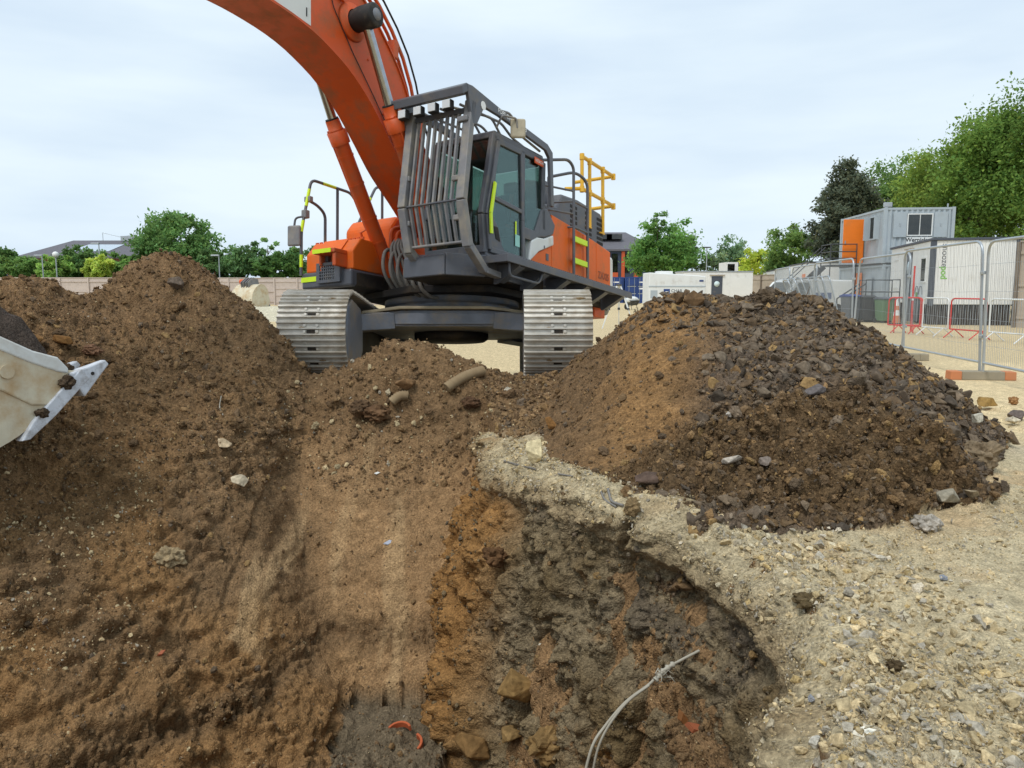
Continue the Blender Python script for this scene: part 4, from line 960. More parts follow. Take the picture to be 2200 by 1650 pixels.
sub(MB().tube([U(.58, .74, 2.2), U(.62, .74, 2.42)], [.02, .035], 10), 'joystick', M_rub, cab); sub(MB().tube([U(.58, 1.34, 2.2), U(.62, 1.34, 2.42)], [.02, .035], 10), 'joystick', M_rub, cab)
sub(MB().box(U(1.05, .72, 2.35), (.05, .10, .26)), 'display', M_rub, cab, .015)
sub(MB().box(U(.62, T2 + .004, 1.90), (.004, .12, .16)), 'document_pouch', mk('pale_card', srgb(150, 206, 196), .5), cab)
sub(MB().box(U(.66, T2 + .003, 2.0), (.003, .035, .32)), 'reflective_strip', M_hiv, cab)
pl = sub(B(.14, -.12, t1 + .02, t1 + .035, 3.10, 3.19), 'name_plate', M_or, cab, .004)
lt = lettering('HITACHI', .062, U(.01, t1 + .0365, 3.145), (0, 1, 0), (0, 0, 1), M_wht, cab, 'lettering', .001)
# cab guard
gd = MB(); GP = [(1.86, 3.40), (2.06, 2.14), (1.92, 1.60)]
for tt in (.66, 1.55):
    for (a, b), (c, d) in zip(GP[:-1], GP[1:]): gd.bar(U(a, tt, b), U(c, tt, d), .11, .10, (0, -1, 0))
    gd.bar(U(1.92, tt, 1.62), U(1.55, tt, 1.36), .10, .10); gd.bar(U(1.55, tt, 1.36), U(1.2, tt, 1.34), .10, .08)
gd = up(gd, 'cab_guard', M_grd, .012)
vis = sub(prism_t([(2.10, 3.40), (2.12, 3.50), (2.02, 3.565), (1.84, 3.565), (1.84, 3.50), (2.0, 3.46)], .50, 1.60), 'visor', M_gry, gd, .012)
for tt in (.60, 1.58):
    m = MB(); prism_t([(2.02, 3.555), (1.90, 3.57), (1.20, 3.50), (-.10, 3.42), (-.26, 3.34), (-.30, 2.55), (-.22, 2.55), (-.16, 3.24), (-.05, 3.32), (1.25, 3.40), (1.62, 3.40), (1.80, 3.12), (1.90, 3.10)], tt - .025, tt + .025, m)
    sub(m, 'side_arm', M_gry, gd, .008)
for k in range(9):
    tt = .755 + k * .089; m = MB()
    for (a, b), (c, d) in zip([(1.84, 3.34), (2.03, 2.15), (1.90, 1.66)][:-1], [(1.84, 3.34), (2.03, 2.15), (1.90, 1.66)][1:]): m.bar(U(a, tt, b), U(c, tt, d), .028, .05, (0, -1, 0))
    sub(m, 'guard_bar', M_grd, gd, .004)
for k in range(6):
    tt = .72 + k * .15; m = MB(); m.tube(arc([U(1.75, tt, 3.44), U(.75, tt, 3.62 if k % 2 else 3.52), U(.45, tt, 3.40), U(-.1, tt, 3.34)], .1, 4), .018, 8); sub(m, 'roof_bar', M_grd, gd)
m = MB().tube([U(2.055, .60, 2.15), U(2.055, 1.52, 2.15)], .015, 8); sub(m, 'cross_bar', M_gry, gd)
m = MB().tube([U(1.93, .60, 1.66), U(1.93, 1.55, 1.66)], .02, 8); sub(m, 'cross_bar', M_grd, gd)
m = MB().bar(U(1.86, .60, 3.30), U(1.86, 1.55, 3.30), .04, .06); sub(m, 'cross_bar', M_gry, gd)
for tt, u, z in ((1.50, 1.95, 3.16), (1.47, 2.03, 2.42), (1.49, 2.02, 1.94), (.66, 2.0, 2.52), (.66, 2.0, 1.95)): sub(MB().box(U(u, tt, z), (.15, .07, .07)), 'hinge', M_grd, gd, .015)
for tt in (.66, .90, 1.12, 1.34):
    l_ = sub(MB().box(U(2.04, tt, 3.33), (.125, .08, .12)), 'work_light', M_rub, gd, .01); sub(MB().box(U(2.088, tt, 3.332), (.11, .014, .10)), 'lens', M_lens, gd, .004)
sub(B(1.36, 1.30, .98, 1.4, 1.50, 1.58), 'wiper', M_rub, gd) if False else None
m = MB().cyl(U(1.66, 1.607, 3.40), U(1.66, 1.611, 3.40), .055, 20); sub(m, 'round_badge', M_whtu, gd)
lt = lettering('FOPS Certified Guard', .085, U(.92, 1.6065, 3.445), (0, 1, -.05), (0, .05, 1), M_whtu, gd, 'lettering', .001)
mr_ = up(MB().box(U(.98, 1.72, 3.30), (.05, .20, .26), Matrix.Rotation(R(-55), 3, 'Z')), 'mirror', mk('dusty_mirror_back', srgb(168, 158, 134), .6, 0, .2, 8, srgb(80, 78, 74), .35, 6), .03)
sub(MB().tube(arc([U(1.2, 1.52, 3.28), U(1.22, 1.62, 3.42), U(1.02, 1.72, 3.42), U(1.0, 1.72, 3.3)], .04), .014, 8), 'mirror_arm', M_grd, mr_)
# ---------------------------------------------------------------- boom, arm, cylinders
def curve2(pts, n=8):
    """Catmull-Rom through 2-D points"""
    P_ = [Vector(p) for p in pts]; P_ = [P_[0] * 2 - P_[1]] + P_ + [P_[-1] * 2 - P_[-2]]; q = []
    for i in range(1, len(P_) - 2):
        for k in range(n):
            t = k / n; a, b, c, d = P_[i - 1], P_[i], P_[i + 1], P_[i + 2]
            q.append(.5 * ((2 * b) + (c - a) * t + (2 * a - 5 * b + 4 * c - d) * t * t + (3 * b - a - 3 * c + d) * t ** 3))
    q.append(P_[-2]); return q
bot = curve2([(.42, 1.95), (1.06, 2.49), (1.53, 2.84), (1.87, 3.18), (2.2, 3.5), (2.58, 3.77), (2.95, 3.93), (3.3, 4.03), (3.75, 4.08), (4.3, 4.08), (5.2, 3.98), (6.2, 3.68), (7.0, 3.30)], 4)
top = curve2([(.02, 2.25), (.62, 2.80), (1.18, 3.36), (1.5, 3.95), (1.84, 4.36), (2.35, 4.78), (2.9, 5.05), (3.6, 5.18), (4.4, 5.10), (5.4, 4.75), (6.3, 4.25), (7.12, 3.66)], 4)
def resample(c, n):
    L_ = [0]
    for a, b in zip(c[:-1], c[1:]): L_.append(L_[-1] + (b - a).length)
    return [Vector((np.interp(L_[-1] * k / n, L_, [p.x for p in c]), np.interp(L_[-1] * k / n, L_, [p.y for p in c]))) for k in range(n + 1)]
bt, tp = resample(bot, 48), resample(top, 48); bl, br = -.30, .25
m = MB(); n = 49
V = [U(p.x, bl, p.y) for p in bt] + [U(p.x, br, p.y) for p in bt] + [U(p.x, bl, p.y) for p in tp] + [U(p.x, br, p.y) for p in tp]; F_ = []
for k in range(48):
    F_ += [(k, k + 1, n + k + 1, n + k), (2 * n + k, 3 * n + k, 3 * n + k + 1, 2 * n + k + 1), (n + k, n + k + 1, 3 * n + k + 1, 3 * n + k), (k, 2 * n + k, 2 * n + k + 1, k + 1)]
F_ += [(0, n, 3 * n, 2 * n), (48, 2 * n + 48, 3 * n + 48, n + 48)]
m.add(V, F_); boom = up(m, 'boom', M_or, .012)
def flange(side, off, name):
    m = MB(); e = .022; V = []
    for p in side: V += [U(p.x, bl - e, p.y - off), U(p.x, br + e, p.y - off), U(p.x, bl - e, p.y + off), U(p.x, br + e, p.y + off)]
    F_ = []
    for k in range(48):
        a = 4 * k; F_ += [(a, a + 1, a + 5, a + 4), (a + 2, a + 6, a + 7, a + 3), (a + 1, a + 3, a + 7, a + 5), (a, a + 4, a + 6, a + 2)]
    m.add(V, F_ + [(0, 2, 3, 1), (4 * 48, 4 * 48 + 1, 4 * 48 + 3, 4 * 48 + 2)]); return sub(m, name, M_or, boom)
flange(bt, .014, 'bottom_plate'); flange(tp, .014, 'top_plate')
sub(prism_t([(3.26, 4.06), (3.27, 5.12), (4.6, 5.0), (4.6, 4.10), (3.8, 4.11)], br + .001, br + .006), 'white_decal', M_wht, boom)
for p in ((3.30, 4.36), ): sub(MB().tube([U(3.33, br + .008, 4.14), U(3.33, br + .008, 4.24)], .008, 6), 'hook_mark', M_blku, boom)
for s_, e_ in ((br, br + .40), (bl, bl - .40)):
    b_ = sub(MB().lathe([(.001, s_), (.24, s_), (.22, s_ + (e_ - s_) * .10), (.14, s_ + (e_ - s_) * .14), (.14, s_ + (e_ - s_) * .16)], (0, -2.56, 4.40), 26, 'X'), 'pin_boss', M_or, boom)
    b2_ = sub(MB().lathe([(.125, s_ + (e_ - s_) * .12), (.145, s_ + (e_ - s_) * .4), (.145, s_ + (e_ - s_) * .95), (.12, e_), (.001, e_)], (0, -2.56, 4.40), 26, 'X'), 'pin_cap', M_rub, boom)
    sub(MB().lathe([(.001, e_ + (e_ - s_) * .015), (.075, e_ + (e_ - s_) * .015), (.075, e_)], (0, -2.56, 4.40), 12, 'X'), 'cap_plate', M_frm, boom)
for tt in (.46, -.51):
    a, g, c = U(2.56, tt, 4.40), U(2.02, tt, 3.36), U(.72, tt, 1.36)
    d = (c - g).normalized()
    cy = up(MB().tube([g, c], .105, 22), 'boom_cylinder', M_or)
    sub(MB().tube([a, g], .062, 20), 'piston_rod', M_chr, cy)
    sub(MB().tube([g - d * .13, g + d * .02, g + d * .02, g + d * .20], [.095, .10, .135, .13], 22), 'gland', M_or, cy)
    sub(MB().tube([g - d * .15, g - d * .10], .09, 18), 'wiper_seal', M_rub, cy)
    for f in (.35, .75, 1.25, 1.6): sub(MB().tube([g + d * f, g + d * (f + .025)], .112, 22), 'clamp_band', M_or, cy)
    o_ = U(.09, -.07, .05) if tt < 0 else U(.09, .07, .05)
    sub(MB().tube([g + d * .1 + o_ * 1.2, g + d * .16 + o_ * 1.25, g + d * 1.5 + o_ * 1.1, g + d * 1.62 + o_ * 2.2, g + d * 1.9 + o_ * 2.6], .02, 8), 'oil_pipe', M_or, cy)
    sub(MB().box(g + d * .12 + o_ * .9, (.07, .07, .07)), 'pipe_block', M_or, cy, .01)
# pipes along the boom's back and the thin grease line on its side
for k, tt in enumerate((.16, .06, -.06)):
    pts = [U(p.x - .12 - .03 * k - .12 * math.sin(math.pi * min(1, j / 9)), tt, p.y + .14 + .12 * math.sin(math.pi * min(1, j / 9))) for j, p in enumerate(tp[8:34:2])]; sub(MB().tube(pts, .024, 8), 'oil_pipe', M_or, boom)
    pts = [p_ + Vector((.05, .05, .05)) for p_ in pts[:9]]; sub(MB().tube(pts, .014, 8), 'hose', M_rub, boom)
for k in (9, 15, 20, 26): p = tp[k]; sub(MB().box(U(p.x - .12, .06, p.y + .13), (.34, .10, .24)), 'pipe_clamp', M_or, boom, .01)
gl_ = [U(2.95, br + .012, 4.62), U(2.9, br + .012, 4.45), U(2.55, br + .012, 4.02), U(2.2, br + .012, 3.66), U(1.8, br + .012, 3.22), U(1.5, br + .012, 2.86)]
sub(MB().tube(arc(gl_, .05), .006, 6), 'grease_line', M_rub, boom)
sub(MB().box(U(2.86, br + .03, 4.63), (.04, .28, .05), Matrix.Rotation(R(-20), 3, 'X')), 'line_bracket', M_or, boom, .006)
for u, z in ((2.25, 4.05), (2.05, 3.9), (1.75, 3.6), (1.95, 3.45), (2.4, 4.3), (1.62, 3.75)): sub(MB().cyl(U(u, br, z), U(u, br + .012, z), .014, 8), 'bolt_head', M_or, boom)
sub(MB().tube([U(6.98, bl - .12, 3.50), U(6.98, br + .12, 3.50)], .14, 20), 'arm_pin', M_rub, boom)
arm = up(prism_t([(6.55, 4.55), (6.95, 4.35), (7.25, 3.75), (7.60, 1.35), (7.48, 1.05), (7.25, 1.10), (6.95, 2.6), (6.75, 3.4), (6.62, 3.5)], -.24, .19), 'arm', M_or, .012)
sub(MB().tube([U(5.2, -.02, 5.15), U(6.6, -.02, 4.5)], [.10, .06], 16), 'arm_cylinder', M_or, arm)
sub(prism_t([(7.45, 1.2), (7.75, 1.05), (7.95, .62), (7.80, .58), (7.6, .92), (7.38, 1.05)], -.34, -.28), 'bucket_link', M_or, arm); sub(prism_t([(7.45, 1.2), (7.75, 1.05), (7.95, .62), (7.80, .58), (7.6, .92), (7.38, 1.05)], .22, .28), 'bucket_link', M_or, arm)
# bucket, full of soil
BW = .78
shell = curve2([(6.22, -.04), (6.46, -.30), (6.70, -.52), (6.98, -.66), (7.32, -.70), (7.66, -.52), (7.84, -.12), (7.84, .30), (7.62, .62)], 4)
m = MB(); V = []; F_ = []
for p in shell:
    q = (p - Vector((7.1, .1))); q.normalize(); q = p - q * .035; V += [U(p.x, -BW, p.y), U(p.x, BW, p.y), U(q.x, -BW, q.y), U(q.x, BW, q.y)]
for k in range(len(shell) - 1): a = 4 * k; F_ += [(a, a + 1, a + 5, a + 4), (a + 2, a + 6, a + 7, a + 3), (a + 1, a + 3, a + 7, a + 5), (a, a + 4, a + 6, a + 2)]
m.add(V, F_ + [(0, 2, 3, 1)]); bk = up(m, 'bucket', M_bkt)
side = [(p.x, p.y) for p in shell] + [(7.30, .46), (6.90, .17), (6.62, .06), (6.40, -.03)]
for s_ in (BW, -BW - .03):
    sub(prism_t(side, s_, s_ + .03), 'side_plate', M_bkt, bk)
    sub(prism_t([(7.30, .50), (6.90, .215), (6.62, .10), (6.44, .06), (6.36, -.02), (6.36, -.06), (6.44, -.05), (6.64, .01), (6.92, .12), (7.32, .40)], s_ - .012, s_ + .055), 'rim_bar', M_wht, bk, .012)
    sub(prism_t([(6.36, -.06), (6.30, -.14), (6.42, -.30), (6.62, -.30), (6.98, -.12), (7.2, .10), (7.1, .20)], s_ - .006, s_ + .045) , 'wear_plate', M_bkt, bk, .012)
    sub(MB().cyl(U(6.80, s_ + (.04 if s_ > 0 else -.01), -.06), U(6.80, s_ + (.062 if s_ > 0 else -.032), -.06), .05, 16), 'bolt_head', M_bkt, bk)
    sub(prism_t([(6.20, -.09), (6.27, -.02), (6.40, -.16), (6.62, -.42), (6.70, -.56), (6.64, -.55), (6.46, -.38)], s_ - .03, s_ + .07), 'lip_edge', M_lip, bk, .008)
for k in range(5):
    tt = -BW + .03 + k * (2 * BW - .03) / 4
    m = MB(); a = [(6.33, -.05), (6.16, -.20), (6.02, .03), (6.045, .055), (6.24, .01)]
    m.add([U(6.36, tt - .07, -.06), U(6.24, tt - .07, -.24), U(6.24, tt + .07, -.24), U(6.36, tt + .07, -.06), U(6.20, tt - .055, .00), U(6.13, tt - .055, -.10), U(6.13, tt + .055, -.10), U(6.20, tt + .055, .0), U(6.055, tt - .03, .06), U(6.02, tt - .03, .025), U(6.02, tt + .03, .025), U(6.055, tt + .03, .06)],
          [(0, 3, 2, 1), (0, 1, 5, 4), (1, 2, 6, 5), (2, 3, 7, 6), (3, 0, 4, 7), (4, 5, 9, 8), (5, 6, 10, 9), (6, 7, 11, 10), (7, 4, 8, 11), (8, 9, 10, 11)]); sub(m, 'tooth', M_lip, bk, .012)
    sub(MB().cyl(U(6.175, tt - .063, -.055), U(6.175, tt + .063, -.055), .014, 8), 'tooth_pin', M_rub, bk)
for (u_, t_, z_m, r_m, sd_m) in ((6.37, .82, -.13, .085, 61), (6.30, .70, -.02, .07, 62), (6.56, .84, -.36, .06, 63), (6.42, .30, -.04, .08, 64)):
    v_, f_ = lump(sd_m, 3, .4, .7); q_ = link('caked_mud', np_mesh('caked_mud', v_ * r_m * .8, f_, M_heap, np.tile(np.array(srgb(80, 66, 52)), (len(v_), 1)), False), bk); q_.location = U(u_, t_, z_m)
# hoses between deck and boom foot
hz = MB()
for k in range(6):
    tt = -.34 + .13 * k
    hz.tube(curve3 if False else arc([U(.62, tt, 1.72 + .02 * k), U(1.18, tt, 1.92 - .05 * k), U(1.34, tt + .06, 1.55 - .06 * k), U(1.05, tt + .10, 1.22 - .02 * k), U(.5, tt + .05, 1.30)], .22, 6), .026, 8)
hs = up(hz, 'hydraulic_hoses', M_hos)
hz = MB()
for k in range(5):
    tt = -.30 + .06 * k; hz.tube(arc([U(.98 + .03 * k, tt, 2.05 - .02 * k), U(1.15, tt + .03, 1.9), U(1.20, tt + .12 + .05 * k, 1.5), U(1.10, tt + .2 + .05 * k, 1.28)], .15, 5), .024, 8)
sub(hz, 'hose_bundle', M_hos, hs)
for k in range(3): sub(MB().tube(arc([U(1.05, -.36 + .10 * k, 1.75), U(1.02, -.36 + .10 * k, 2.20 - .06 * k), U(.80, -.30 + .11 * k, 2.25 - .06 * k), U(.7, -.3 + .11 * k, 1.7)], .10, 5), .03, 8), 'oil_pipe', M_or, hs)
sub(MB().box(U(.92, -.2, 1.62), (.36, .16, .30)), 'valve_block', M_or, hs, .03)
up(B(.9, -.6, -.42, .42, 1.5, 2.05), 'boom_foot_bracket', M_or, .03)
# soil carried in the bucket
def soil_load():
    n = 70; tt, uu = np.meshgrid(np.linspace(-BW + .02, BW - .02, n), np.linspace(6.30, 7.72, n))
    e = np.minimum(np.minimum((tt + BW) / .3, (BW - tt) / .3), np.minimum((uu - 6.28) / .35, (7.74 - uu) / .3)).clip(0, 1); e = e * (2 - e)
    base = np.interp(uu, [6.3, 6.5, 6.9, 7.3, 7.72], [-.14, -.06, .05, .30, .45]); zz = base + .50 * e * np.interp(uu, [6.3, 6.6, 7.1, 7.7], [.5, .8, 1, .6])
    Pt = np.stack([tt.ravel(), -uu.ravel(), zz.ravel()], 1); nn = fbm(Pt, 4, 4, .55, 400); k, i = cells(Pt, 8, 410); Pt[:, 2] += .07 * nn + .06 * np.clip(1 - 1.2 * k, 0, 1)
    a, b = np.meshgrid(np.arange(n - 1), np.arange(n - 1), indexing='ij'); q = (a * n + b).ravel()
    c = np.tile(np.array(srgb(78, 68, 60)), (len(Pt), 1)) * (1 + .3 * nn)[:, None]
    return np_mesh('soil_load', Pt, np.stack([q, q + 1, q + n + 1, q + n], 1), M_heap, c, True)
sl = link('soil_load', soil_load()); bpy.context.view_layer.update()
sl.matrix_world = EX.matrix_world @ Matrix.Rotation(UROT, 4, 'Z')
tag(sl, 'dark grey soil piled in the cream bucket at the left edge', 'soil')
# ================================================================== BACKGROUND: buildings, cabins, trees, fences
def flatmat(name, c, rough=.6, var=.08, dirt=None, amt=.2, metal=0., **k): return mk(name, srgb(*c), rough, metal, var, 2.5, dirt, amt, 1.5, **k)
M_cabw = flatmat('white_cabin_sheet', (230, 230, 226), .5, .03, srgb(176, 168, 150), .16)
M_cabg = flatmat('grey_container_paint', (168, 178, 184), .5, .05, srgb(140, 136, 124), .18)
M_slate = flatmat('dark_slate_trim', (72, 78, 88), .55, .08, DUST, .15)
M_ordr = flatmat('orange_door_paint', (232, 122, 30), .45, .05, srgb(180, 120, 70), .12)
M_blue = flatmat('blue_container_paint', (38, 66, 124), .5, .10, srgb(90, 100, 120), .2)
M_galv = flatmat('galvanised_steel', (172, 178, 182), .38, .10, srgb(150, 146, 136), .2, .55)
M_dkst = flatmat('dark_steel', (70, 72, 74), .5, .1, DUST, .2, .2)
M_wood = flatmat('weathered_boards', (178, 164, 146), .85, .12, srgb(138, 126, 110), .35)
M_woodd = flatmat('grey_timber_post', (122, 110, 96), .85, .15, srgb(90, 80, 70), .3)
M_hoard = flatmat('pale_hoarding_boards', (196, 182, 172), .8, .07, srgb(160, 146, 134), .25)
M_barr = flatmat('red_barrier_paint', (206, 52, 42), .5, .08, DUST, .15)
M_barw = flatmat('white_barrier_paint', (222, 224, 222), .5, .05, DUST, .2)
M_conc = flatmat('concrete_block', (150, 140, 120), .9, .12, srgb(176, 160, 130), .3, bump=.004, bscale=30)
M_orbl = flatmat('orange_block_paint', (196, 124, 80), .7, .12, DUST, .4)
M_roof = flatmat('slate_roof', (98, 96, 102), .8, .10, srgb(120, 116, 112), .2, bump=.01, bscale=8)
M_brick = flatmat('brown_brick', (112, 72, 58), .85, .12)
M_navy = flatmat('navy_cladding', (54, 66, 88), .5, .08)
M_terra = flatmat('orange_cladding', (190, 86, 46), .6, .06)
M_solar = flatmat('solar_panel_glass', (176, 188, 200), .2, .05)
M_bark = flatmat('bark', (86, 72, 58), .9, .2, bump=.02, bscale=12)
M_win = glass_mat('window_glass', (.22, .20, .17), .25, .02, .04)
M_dark = flatmat('dark_interior', (46, 40, 36), .8, .1)
M_skirt = flatmat('dark_timber_slats', (60, 52, 46), .85, .2)
M_leaf = {}
def leaf_mat():
    m = bpy.data.materials.new('leaves'); m.use_nodes = True; t = m.node_tree; t.nodes.clear(); Nn = t.nodes.new; L = t.links.new
    o = Nn('ShaderNodeOutputMaterial'); a = Nn('ShaderNodeAttribute'); a.attribute_name = 'Col'
    d = Nn('ShaderNodeBsdfDiffuse'); tr = Nn('ShaderNodeBsdfTranslucent'); mx = Nn('ShaderNodeMixShader'); mx.inputs[0].default_value = .48
    L(a.outputs['Color'], d.inputs[0]); L(a.outputs['Color'], tr.inputs[0]); L(d.outputs[0], mx.inputs[1]); L(tr.outputs[0], mx.inputs[2]); L(mx.outputs[0], o.inputs['Surface']); return m
M_lv = leaf_mat()
def crown_mesh(center, rx, ry, rz, nclump, nleaf, leaf, col, seed, cone=0.0, ragged=.28, updroop=0.0, core=.35):
    """many leaf-sized faces in clumps through the crown's volume"""
    rg = np.random.default_rng(seed)
    d = rg.normal(size=(nclump, 3)); d /= np.linalg.norm(d, axis=1, keepdims=True)
    rr = rg.uniform(core, 1.0, nclump) ** .6; cc = d * rr[:, None] * (1 + ragged * rg.normal(size=(nclump, 1)))
    cc[:, 2] = np.clip(cc[:, 2], -.95, 1.25)
    if cone: k = 1 - cone * (cc[:, 2] + 1) / 2; cc[:, 0] *= k; cc[:, 1] *= k
    cc = cc * np.array([rx, ry, rz]); cs = rg.uniform(.5, 1.1, nclump) * min(rx, rz) * (.26 if not cone else .16)
    pick = rg.integers(0, nclump, nleaf); off = rg.normal(size=(nleaf, 3)) * np.array([1, 1, .7]) * .62
    p = cc[pick] + off * cs[pick][:, None]
    nrm_ = rg.normal(size=(nleaf, 3)) + np.array([0, 0, .8]); nrm_ /= np.linalg.norm(nrm_, axis=1, keepdims=True)
    a = rg.normal(size=(nleaf, 3)); x = np.cross(a, nrm_); x /= np.linalg.norm(x, axis=1, keepdims=True); y = np.cross(nrm_, x)
    s = leaf * rg.uniform(.55, 1.3, nleaf)[:, None]
    q = np.stack([p - x * s * .5, p + y * s * .28 + x * s * .05, p + x * s * .55, p - y * s * .28], 1).reshape(-1, 3) + np.array(center)
    base = np.array(srgb(*[min(255, v * 1.08 + 8) for v in col])); base = (base * .82 + base.mean() * .18) * (1.4 if center[2] < 6.5 and not cone else 1.2); cl_ = rg.uniform(.72, 1.3, nclump)[pick] * rg.uniform(.75, 1.25, nleaf); hue = rg.normal(0, .07, nleaf)
    c = base[None] * cl_[:, None] * np.stack([1 + hue, np.ones(nleaf), 1 - hue], 1)
    return np_mesh('crown', q, np.arange(nleaf * 4).reshape(-1, 4), M_lv, np.repeat(np.clip(c, .005, .8), 4, 0), False)
def tree(name, label, px, d, top_py, halfw_px, low_py, col, seed, nleaf=6000, leaf=None, cone=0., ragged=.25, nclump=60, group=None, cat='tree', base_z=0., core=.35):
    x = (px - 1100) / FPX * d * 1.0; ztop = EYE + (622 - top_py) / FPX * d; zlow = max(base_z + .3, EYE + (622 - low_py) / FPX * d)
    rx = halfw_px / FPX * d; rz = (ztop - zlow) / 2 / 1.0; cz = (ztop + zlow) / 2
    t = empty(name, (x, d, base_z)); tag(t, label, cat, group)
    rg = random.Random(seed); h = cz - base_z
    m = MB(); r0 = max(.06, min(.35, rx * .07)); pts = [Vector((0, 0, -.3))]
    for k in range(1, 7): f = k / 6; pts.append(Vector((rg.uniform(-.1, .1) * rx * f, rg.uniform(-.1, .1) * rx * f, f * (h + rz * .6))))
    m.tube(pts, [r0 * (1 - .13 * k) for k in range(7)], 8)
    for k in range(7):
        i = rg.randint(2, 5); a = rg.uniform(0, 6.28); e = pts[i] + Vector((math.cos(a) * rx * .6, math.sin(a) * rx * .6, rz * rg.uniform(.1, .5)))
        m.tube([pts[i], pts[i].lerp(e, .5) + Vector((0, 0, .1 * rz)), e], [r0 * .5, r0 * .3, r0 * .1], 6)
    m.obj('trunk', M_bark, t)
    link('crown', crown_mesh((0, 0, h), rx * .92, rx * .92, rz * .92, nclump, nleaf, leaf or d * .0042, col, seed, cone, ragged, 0, core), t)
    return t
# ---- left background trees and shrubs (px, dist, top, halfw, low)
GL = 'trees and shrubs beyond the left hoarding'
tree('tree', 'large round full-crowned tree behind the peak of the left soil heap', 384, 82, 452, 88, 600, (90, 124, 60), 1, 17000, .40, nclump=170, ragged=.10)
for i, (px, d, tp_, hw, lo, col, lab) in enumerate([
    (12, 84, 535, 34, 606, (70, 100, 44), 'dark green shrub at the far left edge of the photo'),
    (70, 80, 556, 36, 606, (100, 132, 58), 'pale green shrub below the left end of the slate roof'),
    (128, 78, 560, 34, 606, (116, 146, 58), 'bright green bush in front of the globe lamp post'),
    (190, 82, 540, 36, 606, (78, 108, 50), 'dark green small tree below the solar panel'),
    (224, 74, 560, 24, 606, (150, 168, 52), 'yellow-green bush left of the big round tree'),
    (282, 80, 556, 42, 606, (92, 126, 52), 'mid green bush against the left flank of the round tree'),
    (330, 76, 566, 40, 606, (88, 118, 50), 'low green bush at the foot of the round tree'),
    (470, 80, 545, 44, 606, (86, 114, 60), 'grey-green bush right of the big round tree'),
    (528, 78, 540, 42, 604, (88, 120, 66), 'leafy shrub behind the spare digging bucket'),
    (584, 82, 512, 26, 600, (104, 136, 74), 'sparse sapling sticking up above the hedge near the excavator'),
    (596, 77, 560, 44, 604, (72, 104, 44), 'dense dark hedge shrub just left of the excavator mirror'),
    (648, 80, 540, 40, 604, (84, 118, 58), 'shrub partly hidden by the excavator handrail')]):
    tree('shrub', lab, px, d, tp_ - (8 if i != 9 else 0), hw * (1.2 if i != 9 else 1), lo, col, 20 + i, 6500 if i != 9 else 1000, .38, nclump=70 if i != 9 else 16, group=GL, cat='shrub', ragged=.22)
# ---- centre and right trees
GR_ = 'trees beyond the site cabins'
tree('tree', 'feathery green tree with a thin leader right of the office building', 1428, 92, 488, 78, 622, (86, 124, 52), 51, 14000, .42, nclump=130, group=GR_, ragged=.18)
tree('tree', 'thin drooping leading shoot of the feathery tree by the office', 1405, 91, 455, 30, 540, (92, 128, 58), 52, 1100, .34, nclump=18, group=GR_, ragged=.35, core=.1)
tree('conifer', 'small grey conifer behind the feathery tree, left of two', 1452, 118, 494, 20, 560, (78, 92, 70), 53, 1500, .4, .6, nclump=40, group=GR_)
tree('conifer', 'small grey conifer behind the feathery tree, right of two', 1482, 118, 502, 16, 560, (78, 92, 70), 54, 1300, .4, .6, nclump=40, group=GR_)
tree('tree', 'blue-green tree behind the white cabin with the dark door', 1562, 95, 518, 44, 612, (96, 124, 84), 55, 4500, .38, nclump=50, group=GR_)
tree('shrub', 'pale grey-green willow shrub left of the blue-green tree', 1528, 92, 548, 34, 612, (104, 124, 88), 56, 2500, .36, nclump=34, group=GR_, cat='shrub')
tree('shrub', 'bright yellow-green shrub above the white cabin roof', 1618, 78, 534, 42, 610, (158, 172, 34), 57, 4200, .30, nclump=50, group=GR_, cat='shrub')
tree('tree', 'bushy mid green tree between the yellow shrub and the dark pine', 1690, 66, 490, 66, 616, (92, 118, 50), 58, 9000, .30, nclump=90, group=GR_, ragged=.15)
tree('pine_tree', 'tall dark grey-green pine behind the white cabin row', 1806, 54, 352, 100, 590, (88, 96, 74), 59, 30000, .24, .55, .10, 260, GR_, core=.2)
tree('tree', 'light green tree between the dark pine and the big right-hand trees', 1926, 60, 360, 98, 560, (100, 130, 60), 60, 20000, .26, nclump=130, group=GR_, ragged=.15)
tree('tree', 'big spreading tree behind the grey stacked cabin', 2025, 50, 318, 118, 560, (116, 138, 46), 61, 24000, .23, nclump=140, group=GR_, ragged=.14)
tree('tree', 'tallest broad-leaved tree cut off by the right edge', 2205, 42, 178, 150, 560, (96, 126, 46), 62, 40000, .21, nclump=190, group=GR_, ragged=.13)
tree('tree', 'broad-leaved tree behind the white pod cabin roof', 2100, 45, 258, 128, 570, (104, 132, 44), 63, 26000, .22, nclump=150, group=GR_, ragged=.13)
